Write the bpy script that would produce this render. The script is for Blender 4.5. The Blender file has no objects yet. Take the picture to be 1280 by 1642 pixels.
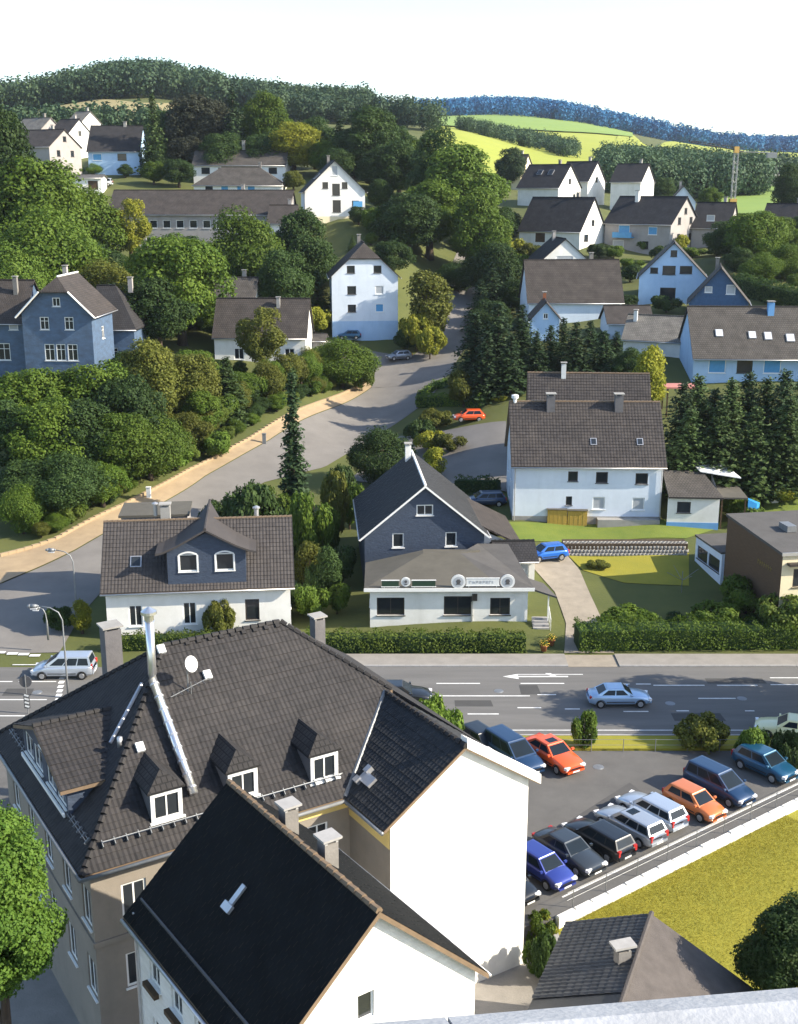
import bpy, math, random
import numpy as np
from mathutils import Vector, Matrix
R = math.radians
scene = bpy.context.scene
col = scene.collection

# ------------------------------------------------------------------ camera
F, HC, YH = 1900.0, 34.0, 300.0              # focal length (photo px), eye height above the street, row of the eye level
PITCH = math.atan((821 - YH) / F)
cam_d = bpy.data.cameras.new('camera'); cam = bpy.data.objects.new('camera', cam_d); col.objects.link(cam)
cam.location = (0, 0, HC); cam.rotation_euler = (math.pi / 2 - PITCH, 0, 0)
cam_d.sensor_fit = 'HORIZONTAL'; cam_d.sensor_width = 24.0; cam_d.lens = F / 1280 * 24.0
cam_d.clip_start = 0.1; cam_d.clip_end = 9000
scene.camera = cam
# ------------------------------------------------------------------ sky, sun, exposure
SUN_AZ, SUN_EL = -10.0, 31.0                 # degrees from +X, low over the right hand side
world = bpy.data.worlds.new('World'); scene.world = world; world.use_nodes = True
wn = world.node_tree.nodes; wl = world.node_tree.links
bg = wn['Background']; bg.inputs['Strength'].default_value = 0.15
sky = wn.new('ShaderNodeTexSky'); sky.sky_type = 'NISHITA'; sky.sun_disc = False
sky.sun_elevation = R(SUN_EL); sky.sun_rotation = R(90 - SUN_AZ)
sky.air_density = 1.0; sky.dust_density = 1.0; sky.ozone_density = 1.0; sky.altitude = 300
wl.new(sky.outputs[0], bg.inputs['Color'])
sun_d = bpy.data.lights.new('sun', 'SUN'); sun_d.energy = 4.9; sun_d.angle = R(0.5); sun_d.color = (1.0, 0.90, 0.73)
sun = bpy.data.objects.new('sun', sun_d); col.objects.link(sun)
sd = Vector((math.cos(R(SUN_AZ)) * math.cos(R(SUN_EL)), math.sin(R(SUN_AZ)) * math.cos(R(SUN_EL)), math.sin(R(SUN_EL))))
sun.rotation_euler = sd.to_track_quat('Z', 'Y').to_euler(); sun.location = (60, -10, 80)
vs = scene.view_settings
vs.view_transform = 'Standard'; vs.look = 'None'; vs.gamma = 1; vs.use_curve_mapping = False; vs.exposure = 1.15

# ------------------------------------------------------------------ pixel <-> place (used only to measure places off the photograph)
_c, _s = math.cos(PITCH), math.sin(PITCH)
def ray(px, py):
    x = (px - 640) / F; yd = (py - 821) / F
    return (x, _c - yd * _s, -_s - yd * _c)
def at_y(px, py, Y):
    r = ray(px, py); t = Y / r[1]; return (r[0] * t, Y, HC + r[2] * t)
def at_z(px, py, z):
    r = ray(px, py); t = (z - HC) / r[2]; return (r[0] * t, r[1] * t, z)
def mpp(py, Y):                                # metres per photo pixel at a place
    return Y / ray(640, py)[1] / F

# ------------------------------------------------------------------ terrain height
ANCH = [(0,905,103),(0,800,122),(0,700,135),(60,620,150),(0,500,185),(60,420,222),(60,300,285),(60,205,420),(60,178,560),(60,178,720),
 (320,790,126),(200,840,114),(430,705,143),(430,590,166),(330,480,200),(330,410,230),(385,316,278),(250,300,285),(320,200,440),(320,172,560),(220,142,720),
 (560,650,163),(600,600,178),(588,547,190),(480,585,172),(500,440,220),(535,352,240),(600,420,215),(640,290,310),(640,212,480),(640,198,650),(440,188,700),
 (740,560,186),(740,500,208),(730,440,235),(720,650,153),(740,740,132),(740,300,320),(740,215,520),
 (870,900,102),(820,832,112),(1060,832,112),(930,700,138),(915,520,185),(870,545,168),(900,395,245),(900,330,290),(820,270,440),(820,225,620),(800,195,850),
 (950,250,560),(950,222,720),(900,205,850),(880,192,1150),(870,182,1500),(660,190,1150),(640,188,1500),
 (1180,800,118),(1250,780,120),(1195,612,152),(1150,523,178),(1070,485,190),(1050,565,165),(1050,402,250),(1150,395,245),(1250,400,235),(1250,470,195),
 (1080,318,370),(1080,285,460),(1080,250,620),(1180,262,640),(1250,300,430),(1280,258,700),(1280,246,1000),(1200,243,1000),(1150,240,1500),(1280,236,1700),
 (-400,600,160),(-400,250,330),(-400,185,600),(1700,600,160),(1700,330,330),(1700,250,700),(1700,225,1500),(-400,190,1500)]
_A = [at_y(*a) for a in ANCH]
for X in (-45, -20, 0, 20, 45):
    _A.append((X, 84.0, 0.0)); _A.append((X, 92.0, 0.25)); _A.append((X, 76.0, 0.0))
_A = np.array(_A)
def _uv(x, y): return np.stack([x / y * 3.0, np.log(y)], -1)
_U = _uv(_A[:, 0], _A[:, 1])
def _k(d2): return 0.5 * d2 * np.log(d2 + 1e-9)
_n = len(_A)
_K = _k(((_U[:, None] - _U[None]) ** 2).sum(-1)) + 0.0008 * np.eye(_n)
_P = np.concatenate([np.ones((_n, 1)), _U], 1)
_S = np.linalg.solve(np.block([[_K, _P], [_P.T, np.zeros((3, 3))]]), np.concatenate([_A[:, 2], np.zeros(3)]))
def hgt_np(x, y):
    x = np.asarray(x, float); y = np.asarray(y, float)
    yc = np.clip(y, 70, 1900)
    u = np.clip(x / yc, -0.62, 0.62)
    q = np.stack([u * 3.0, np.log(yc)], -1).reshape(-1, 2)
    out = np.empty(len(q))
    for i in range(0, len(q), 4000):
        qq = q[i:i + 4000]
        out[i:i + 4000] = _k(((qq[:, None] - _U[None]) ** 2).sum(-1)) @ _S[:_n] + _S[_n] + qq @ _S[_n + 1:]
    z = out.reshape(x.shape)
    t = np.clip((y - 83.5) / 9.0, 0, 1); t = t * t * (3 - 2 * t)
    near = np.where(y < 66.0, -1.6, np.where(y < 68.5, -1.6 + (y - 66.0) / 2.5 * 1.54, -0.06))
    return np.where(y < 83.5, near, near * (1 - t) + z * t)
def hgt(x, y): return float(hgt_np(np.array([x]), np.array([y]))[0])
def ground(px, py, y0=69.0, y1=1900.0):
    r = ray(px, py); n = 500
    Y = np.exp(np.linspace(math.log(y0), math.log(y1), n)); X = r[0] / r[1] * Y; Z = HC + r[2] / r[1] * Y
    d = Z - hgt_np(X, Y); i = int(np.argmax(d < 0))
    if not (d < 0).any(): i = n - 1
    if i == 0: return (X[0], Y[0], Z[0])
    f = d[i - 1] / (d[i - 1] - d[i] + 1e-12); y = Y[i - 1] + f * (Y[i] - Y[i - 1])
    x = r[0] / r[1] * y; return (x, y, hgt(x, y))

# ------------------------------------------------------------------ materials
MATS = {}
def new_mat(name):
    m = bpy.data.materials.new(name); m.use_nodes = True; MATS[name] = m
    nt = m.node_tree; return m, nt, nt.nodes['Principled BSDF']
def N(nt, t, **kw):
    n = nt.nodes.new(t)
    for k, v in kw.items(): setattr(n, k, v)
    return n
def rgba(c): return (c[0], c[1], c[2], 1)
def mat(name, c1, c2=None, scale=1.0, rough=0.85, bump=0.0, bscale=None, metal=0.0, detail=5.0, spec=0.3, coat=0.0, stretch=None, streak=0.0):
    """plain surface: two tones mixed by large and small noise, fine relief"""
    m, nt, b = new_mat(name)
    c2 = c2 or tuple(x * 0.8 for x in c1)
    tc = N(nt, 'ShaderNodeTexCoord'); src = tc.outputs['Object']
    if stretch:
        mp = N(nt, 'ShaderNodeMapping'); mp.inputs['Scale'].default_value = stretch; nt.links.new(src, mp.inputs[0]); src = mp.outputs[0]
    n1 = N(nt, 'ShaderNodeTexNoise'); n1.inputs['Scale'].default_value = scale; n1.inputs['Detail'].default_value = detail; n1.inputs['Roughness'].default_value = 0.65
    nt.links.new(src, n1.inputs['Vector'])
    rp = N(nt, 'ShaderNodeMapRange'); rp.inputs[1].default_value = 0.3; rp.inputs[2].default_value = 0.7
    nt.links.new(n1.outputs['Fac'], rp.inputs[0])
    mx = N(nt, 'ShaderNodeMix', data_type='RGBA'); mx.inputs[6].default_value = rgba(c1); mx.inputs[7].default_value = rgba(c2)
    nt.links.new(rp.outputs[0], mx.inputs[0]); nt.links.new(mx.outputs[2], b.inputs['Base Color'])
    if streak:                                       # rain streaks and grime
        mp2 = N(nt, 'ShaderNodeMapping'); mp2.inputs['Scale'].default_value = (1.1, 1.1, .12); nt.links.new(tc.outputs['Object'], mp2.inputs[0])
        n3 = N(nt, 'ShaderNodeTexNoise'); n3.inputs['Scale'].default_value = 1.0; n3.inputs['Detail'].default_value = 8; n3.inputs['Roughness'].default_value = .7; nt.links.new(mp2.outputs[0], n3.inputs['Vector'])
        r3 = N(nt, 'ShaderNodeMapRange'); r3.inputs[1].default_value = .5; r3.inputs[2].default_value = .78; r3.inputs[4].default_value = streak; nt.links.new(n3.outputs['Fac'], r3.inputs[0])
        m3 = N(nt, 'ShaderNodeMix', data_type='RGBA'); nt.links.new(r3.outputs[0], m3.inputs[0]); nt.links.new(mx.outputs[2], m3.inputs[6]); m3.inputs[7].default_value = (c1[0]*.42, c1[1]*.41, c1[2]*.38, 1)
        nt.links.new(m3.outputs[2], b.inputs['Base Color'])
    b.inputs['Roughness'].default_value = rough; b.inputs['Metallic'].default_value = metal
    b.inputs['Specular IOR Level'].default_value = spec; b.inputs['Coat Weight'].default_value = coat
    if bump:
        n2 = N(nt, 'ShaderNodeTexNoise'); n2.inputs['Scale'].default_value = bscale or scale * 8; n2.inputs['Detail'].default_value = 4
        nt.links.new(src, n2.inputs['Vector'])
        bp = N(nt, 'ShaderNodeBump'); bp.inputs['Strength'].default_value = bump; bp.inputs['Distance'].default_value = 0.05
        nt.links.new(n2.outputs['Fac'], bp.inputs['Height']); nt.links.new(bp.outputs[0], b.inputs['Normal'])
    return m
def tile_mat(name, c1, c2, c3=None, rough=0.8, spec=0.3):
    """roof pieces built as geometry: tone per piece from the 'tint' attribute, weather streaks from noise"""
    m, nt, b = new_mat(name)
    at = N(nt, 'ShaderNodeAttribute', attribute_name='tint')
    tc = N(nt, 'ShaderNodeTexCoord'); n1 = N(nt, 'ShaderNodeTexNoise'); n1.inputs['Scale'].default_value = 0.55; n1.inputs['Detail'].default_value = 7; n1.inputs['Roughness'].default_value = 0.7
    nt.links.new(tc.outputs['Object'], n1.inputs['Vector'])
    mx = N(nt, 'ShaderNodeMix', data_type='RGBA'); mx.inputs[6].default_value = rgba(c1); mx.inputs[7].default_value = rgba(c2)
    nt.links.new(at.outputs['Fac'], mx.inputs[0])
    rp = N(nt, 'ShaderNodeMapRange'); rp.inputs[1].default_value = 0.45; rp.inputs[2].default_value = 0.75; rp.inputs[4].default_value = 0.6
    nt.links.new(n1.outputs['Fac'], rp.inputs[0])
    m2 = N(nt, 'ShaderNodeMix', data_type='RGBA'); nt.links.new(rp.outputs[0], m2.inputs[0]); nt.links.new(mx.outputs[2], m2.inputs[6])
    m2.inputs[7].default_value = rgba(c3 or tuple(x * 1.5 for x in c2)); nt.links.new(m2.outputs[2], b.inputs['Base Color'])
    b.inputs['Roughness'].default_value = rough; b.inputs['Specular IOR Level'].default_value = spec
    return m
def uv_roof_mat(name, c1, c2, mort, bw=0.3, rh=0.33, rough=0.8):
    """roofs too far away to tell the pieces apart: courses from the UV map"""
    m, nt, b = new_mat(name)
    uv = N(nt, 'ShaderNodeUVMap'); br = N(nt, 'ShaderNodeTexBrick')
    br.inputs['Color1'].default_value = rgba(c1); br.inputs['Color2'].default_value = rgba(c2); br.inputs['Mortar'].default_value = rgba(mort)
    br.inputs['Scale'].default_value = 1.0; br.inputs['Brick Width'].default_value = bw; br.inputs['Row Height'].default_value = rh
    br.inputs['Mortar Size'].default_value = 0.035; br.inputs['Mortar Smooth'].default_value = 0.4
    nt.links.new(uv.outputs[0], br.inputs['Vector'])
    n1 = N(nt, 'ShaderNodeTexNoise'); n1.inputs['Scale'].default_value = 0.7; n1.inputs['Detail'].default_value = 6
    nt.links.new(uv.outputs[0], n1.inputs['Vector'])
    mx = N(nt, 'ShaderNodeMix', data_type='RGBA', blend_type='MULTIPLY'); mx.inputs[0].default_value = 0.7
    rp = N(nt, 'ShaderNodeMapRange'); rp.inputs[1].default_value = 0.3; rp.inputs[2].default_value = 0.7; rp.inputs[3].default_value = 0.6; rp.inputs[4].default_value = 1.25
    nt.links.new(n1.outputs['Fac'], rp.inputs[0]); nt.links.new(br.outputs['Color'], mx.inputs[6]); nt.links.new(rp.outputs[0], mx.inputs[7])
    nt.links.new(mx.outputs[2], b.inputs['Base Color'])
    bp = N(nt, 'ShaderNodeBump'); bp.inputs['Strength'].default_value = 0.6; bp.inputs['Distance'].default_value = 0.03; bp.invert = True
    nt.links.new(br.outputs['Fac'], bp.inputs['Height']); nt.links.new(bp.outputs[0], b.inputs['Normal'])
    b.inputs['Roughness'].default_value = rough; b.inputs['Specular IOR Level'].default_value = 0.3
    return m
def leaf_mat(name, c1, c2, trans=0.35):
    m, nt, b = new_mat(name)
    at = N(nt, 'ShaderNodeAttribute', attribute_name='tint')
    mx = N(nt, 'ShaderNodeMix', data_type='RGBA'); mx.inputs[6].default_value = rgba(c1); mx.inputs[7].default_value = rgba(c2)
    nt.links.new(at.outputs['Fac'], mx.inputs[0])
    oi = N(nt, 'ShaderNodeObjectInfo'); hv = N(nt, 'ShaderNodeHueSaturation')
    mr = N(nt, 'ShaderNodeMapRange'); mr.inputs[3].default_value = 0.8; mr.inputs[4].default_value = 1.2; nt.links.new(oi.outputs['Random'], mr.inputs[0])
    nt.links.new(mr.outputs[0], hv.inputs['Value']); nt.links.new(mx.outputs[2], hv.inputs['Color'])
    b.inputs['Roughness'].default_value = 0.65; b.inputs['Specular IOR Level'].default_value = 0.2
    nt.links.new(hv.outputs[0], b.inputs['Base Color'])
    tr = N(nt, 'ShaderNodeBsdfTranslucent'); nt.links.new(hv.outputs[0], tr.inputs['Color'])
    ms = N(nt, 'ShaderNodeMixShader'); ms.inputs[0].default_value = trans
    nt.links.new(b.outputs[0], ms.inputs[1]); nt.links.new(tr.outputs[0], ms.inputs[2])
    nt.links.new(ms.outputs[0], nt.nodes['Material Output'].inputs['Surface'])
    return m
def paint(name, c, metal=0.25, rough=0.32):
    m, nt, b = new_mat(name); b.inputs['Base Color'].default_value = rgba(c); b.inputs['Metallic'].default_value = metal
    b.inputs['Roughness'].default_value = rough; b.inputs['Coat Weight'].default_value = 0.6; b.inputs['Coat Roughness'].default_value = 0.06
    return m

WHITE = mat('white_render', (0.80, 0.79, 0.76), (0.66, 0.65, 0.61), 0.5, 0.9, 0.15, 30, streak=.22)
WHITEB = mat('white_painted_brick', (0.80, 0.79, 0.77), (0.62, 0.61, 0.59), 1.2, 0.9, 0.4, 9, stretch=(1, 1, 4), streak=.22)
PALE = mat('pale_blue_render', (0.60, 0.68, 0.78), (0.52, 0.60, 0.70), 0.5, 0.9, 0.15, 30, streak=.18)
SHADEW = mat('blue_shade_render', (0.40, 0.56, 0.76), (0.33, 0.48, 0.68), 0.6, 0.9, streak=.18)  # white walls: the blue of their shade is put into the colour
VILLAW = mat('villa_slate', (0.085, 0.140, 0.230), (0.060, 0.085, 0.130), 0.9, 0.6, 0.5, 5, stretch=(1, 1, 2), spec=.4)
BLUEP = mat('blue_plinth', (0.16, 0.36, 0.66), (0.13, 0.30, 0.56), 0.6, 0.9)
BEIGE = mat('beige_render', (0.27, 0.235, 0.195), (0.21, 0.185, 0.155), 0.6, 0.9, 0.2, 25, streak=.22)  # beige darkened to carry the shadow lying on the hotel walls
CREAM = mat('cream_render', (0.74, 0.66, 0.46), (0.64, 0.57, 0.40), 0.6, 0.9, 0.15, 25)
YELLOWW = mat('yellow_render', (0.72, 0.55, 0.20), (0.60, 0.46, 0.18), 0.8, 0.9)
GREYW = mat('grey_render', (0.34, 0.32, 0.31), (0.28, 0.26, 0.25), 0.6, 0.9, 0.2, 25, streak=.18)
BROWNC = mat('brown_cladding', (0.115, 0.072, 0.042), (0.085, 0.052, 0.03), 1.5, 0.85, 0.3, 4, stretch=(1, 1, 9))
SLATEW = mat('slate_cladding', (0.052, 0.072, 0.112), (0.034, 0.046, 0.074), 2.2, 0.6, 0.5, 5, stretch=(1, 1, 3), spec=0.4)
WFRAME = mat('white_frame', (0.80, 0.80, 0.78), (0.72, 0.72, 0.70), 2, 0.5)
DFRAME = mat('dark_frame', (0.05, 0.04, 0.035), (0.035, 0.03, 0.028), 2, 0.5)
WOODD = mat('dark_wood', (0.09, 0.055, 0.03), (0.06, 0.038, 0.022), 3, 0.7)
SHUT = mat('shutter_grey', (0.42, 0.44, 0.47), (0.36, 0.38, 0.40), 2, 0.6)
SHUTB = mat('shutter_blue', (0.10, 0.33, 0.60), (0.08, 0.27, 0.50), 2, 0.6)
GLASS = mat('window_glass', (0.025, 0.03, 0.035), (0.015, 0.018, 0.022), 0.8, 0.08, spec=0.6)
SOFFIT = mat('soffit_wood', (0.20, 0.14, 0.09), (0.14, 0.10, 0.065), 2, 0.7)
CONC = mat('concrete', (0.33, 0.32, 0.30), (0.25, 0.24, 0.225), 0.8, 0.9, 0.3, 20)
STONE = mat('ledge_stone', (0.40, 0.41, 0.43), (0.30, 0.31, 0.33), 7, 0.9, 0.12, 60, detail=6)
SLATEC = mat('chimney_slate', (0.15, 0.145, 0.15), (0.11, 0.105, 0.11), 1.2, 0.8, 0.3, 9)
BRICKC = mat('chimney_render', (0.22, 0.205, 0.19), (0.16, 0.15, 0.14), 1.2, 0.9, 0.3, 12)
ZINC = mat('zinc', (0.55, 0.55, 0.56), (0.45, 0.45, 0.46), 2, 0.42, metal=0.7)
STEEL = mat('stainless', (0.75, 0.75, 0.76), (0.65, 0.65, 0.66), 2, 0.28, metal=0.9)
GALV = mat('galvanised', (0.26, 0.27, 0.28), (0.20, 0.21, 0.22), 3, 0.5, metal=0.5)
ASPH = mat('asphalt', (0.150, 0.145, 0.139), (0.108, 0.105, 0.102), 0.8, 0.92, 0.35, 45, detail=10, stretch=(.12, 1, 1))
ASPHL = mat('asphalt_lot', (0.128, 0.123, 0.117), (0.092, 0.089, 0.086), 0.5, 0.92, 0.35, 45, detail=9)
ASPHO = mat('asphalt_old', (0.195, 0.182, 0.168), (0.150, 0.140, 0.130), 0.3, 0.92, 0.3, 40, detail=9)
PAVE = mat('pavement_slabs', (0.27, 0.25, 0.225), (0.21, 0.195, 0.175), 1.0, 0.92, 0.3, 12, detail=8)
PAVET = mat('pavement_tan', (0.36, 0.27, 0.165), (0.27, 0.20, 0.125), 0.7, 0.92, 0.3, 12, detail=8)
KERB = mat('kerb_stone', (0.36, 0.35, 0.34), (0.28, 0.27, 0.26), 2, 0.9)
BLOCKW = mat('white_block', (0.74, 0.73, 0.70), (0.58, 0.57, 0.54), 1.5, 0.9, 0.3, 14)
LINE = mat('road_paint', (0.74, 0.74, 0.72), (0.52, 0.52, 0.51), 3, 0.7, detail=9)
GRAVEL = mat('gravel_drive', (0.31, 0.27, 0.215), (0.23, 0.20, 0.16), 1.1, 0.95, 0.5, 30, detail=9)
GRASS = mat('meadow', (0.105, 0.112, 0.030), (0.060, 0.075, 0.022), 0.12, 0.95, 0.5, 3, detail=9)
LAWN = mat('dry_lawn', (0.262, 0.232, 0.027), (0.205, 0.198, 0.025), 0.45, 0.95, 0.6, 9, detail=10)
LAWNG = mat('garden_lawn', (0.150, 0.185, 0.030), (0.105, 0.150, 0.024), 0.5, 0.95, 0.6, 9, detail=10)
FIELD1 = mat('field_yellow_green', (0.285, 0.305, 0.045), (0.235, 0.270, 0.040), 0.05, 0.95, detail=9)
FIELD2 = mat('field_green', (0.185, 0.265, 0.055), (0.150, 0.230, 0.048), 0.05, 0.95, detail=9)
FIELD3 = mat('field_straw', (0.30, 0.245, 0.120), (0.25, 0.215, 0.095), 0.05, 0.95, detail=9)
SOIL = mat('soil', (0.07, 0.05, 0.033), (0.045, 0.033, 0.022), 1.2, 0.95, 0.5, 12)
BARK = mat('bark', (0.085, 0.062, 0.045), (0.05, 0.038, 0.028), 4, 0.95, 0.6, 12, stretch=(3, 3, .6))
YWOOD = mat('yellow_wood', (0.52, 0.34, 0.07), (0.40, 0.26, 0.055), 1.5, 0.8, 0.2, 6, stretch=(6, 6, .6))
RUBBER = mat('rubber', (0.018, 0.018, 0.018), (0.012, 0.012, 0.012), 3, 0.8)
BLACKP = mat('black_plastic', (0.02, 0.02, 0.021), (0.014, 0.014, 0.015), 3, 0.5)
ALLOY = mat('alloy', (0.5, 0.5, 0.51), (0.4, 0.4, 0.41), 3, 0.35, metal=0.7)
CARGL = mat('car_glass', (0.012, 0.02, 0.03), (0.01, 0.015, 0.02), 0.8, 0.14, spec=0.22)
HLAMP = mat('headlamp', (0.75, 0.76, 0.78), (0.6, 0.6, 0.62), 4, 0.12, spec=0.7)
TLAMP = mat('taillamp', (0.42, 0.025, 0.02), (0.32, 0.02, 0.016), 4, 0.2, spec=0.6)
PLATE = mat('plate_white', (0.7, 0.7, 0.68), (0.6, 0.6, 0.58), 4, 0.5)
GREENB = mat('sign_dark_green', (0.025, 0.055, 0.035), (0.02, 0.045, 0.03), 3, 0.5)
SIGNG = mat('sign_grey', (0.10, 0.10, 0.105), (0.08, 0.08, 0.084), 3, 0.5)
SIGNW = mat('sign_white', (0.72, 0.73, 0.72), (0.64, 0.65, 0.64), 3, 0.5)
ORANGE = mat('crane_yellow', (0.60, 0.36, 0.10), (0.5, 0.3, 0.09), 3, 0.5)
TARP = mat('blue_tarp', (0.03, 0.24, 0.55), (0.025, 0.19, 0.45), 2, 0.5)
PINK = mat('pink_roof_felt', (0.45, 0.19, 0.16), (0.38, 0.16, 0.14), 1.5, 0.9)
FLOWER = mat('flower_yellow', (0.75, 0.55, 0.06), (0.6, 0.3, 0.05), 8, 0.8)
TERRA = mat('terracotta', (0.35, 0.13, 0.06), (0.28, 0.1, 0.05), 3, 0.85)

T_BROWN = tile_mat('brown_tiles', (0.032, 0.028, 0.028), (0.048, 0.042, 0.041), (0.078, 0.066, 0.058))
T_HOTEL = tile_mat('dark_brown_tiles', (0.023, 0.0215, 0.022), (0.035, 0.032, 0.0325), (0.056, 0.050, 0.047))
T_BLACK = tile_mat('black_slates', (0.006, 0.0065, 0.007), (0.011, 0.0115, 0.012), (0.014, 0.0145, 0.0145), rough=0.8, spec=0.08)
T_GREY = tile_mat('grey_tiles', (0.044, 0.039, 0.038), (0.062, 0.055, 0.053), (0.076, 0.067, 0.063))
T_ANTH = tile_mat('anthracite_tiles', (0.030, 0.031, 0.033), (0.048, 0.049, 0.051), (0.075, 0.075, 0.073), rough=0.55, spec=0.4)
T_DARK = tile_mat('dark_tiles', (0.018, 0.019, 0.021), (0.030, 0.031, 0.033), (0.04, 0.04, 0.04))
R_BROWN = uv_roof_mat('roof_brown_far', (0.062, 0.052, 0.047), (0.048, 0.041, 0.037), (0.026, 0.022, 0.021))
R_GREY = uv_roof_mat('roof_grey_far', (0.085, 0.076, 0.068), (0.070, 0.062, 0.056), (0.035, 0.032, 0.029))
R_DARK = uv_roof_mat('roof_dark_far', (0.038, 0.035, 0.037), (0.028, 0.027, 0.029), (0.015, 0.015, 0.016))
R_LIGHT = uv_roof_mat('roof_light_far', (0.20, 0.185, 0.16), (0.165, 0.15, 0.135), (0.09, 0.085, 0.075))
FELT = mat('roof_felt', (0.105, 0.097, 0.080), (0.078, 0.072, 0.060), 0.7, 0.92, 0.3, 20, detail=8)
FELTG = mat('roof_felt_grey', (0.095, 0.090, 0.086), (0.072, 0.068, 0.065), 0.7, 0.92, 0.3, 20, detail=8)
SHINGLE = mat('bitumen_shingle', (0.105, 0.092, 0.086), (0.072, 0.063, 0.059), 1.6, 0.92, 0.5, 25, detail=10)

L_MID = leaf_mat('leaf_mid', (0.048, 0.098, 0.012), (0.125, 0.180, 0.022))
L_NEAR = leaf_mat('leaf_near', (0.052, 0.115, 0.016), (0.125, 0.205, 0.030))
L_BRIGHT = leaf_mat('leaf_bright', (0.080, 0.150, 0.020), (0.160, 0.240, 0.034))
L_DARK = leaf_mat('leaf_dark', (0.024, 0.052, 0.015), (0.060, 0.100, 0.024))
L_OLIVE = leaf_mat('leaf_olive', (0.070, 0.088, 0.016), (0.150, 0.155, 0.026))
L_YELL = leaf_mat('leaf_yellow_green', (0.16, 0.19, 0.020), (0.30, 0.29, 0.030))
L_CONI = leaf_mat('needle_dark', (0.016, 0.036, 0.016), (0.038, 0.066, 0.022), 0.15)
L_CONIM = leaf_mat('needle_mid', (0.030, 0.058, 0.020), (0.065, 0.100, 0.026), 0.2)
L_PURP = leaf_mat('leaf_copper', (0.020, 0.024, 0.016), (0.040, 0.044, 0.024), 0.2)
L_HAZE = leaf_mat('foliage_haze_blue', (0.008, 0.075, 0.190), (0.022, 0.130, 0.260), 0.15)  # far ridge: blue of the distant air painted into the leaves
L_FOREST = leaf_mat('leaf_forest', (0.030, 0.066, 0.038), (0.070, 0.112, 0.048), 0.2)
L_HEDGE = leaf_mat('leaf_hedge', (0.075, 0.115, 0.020), (0.140, 0.185, 0.030))
L_GRASS = leaf_mat('grass_blade', (0.215, 0.198, 0.025), (0.29, 0.25, 0.036), 0.4)
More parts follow.
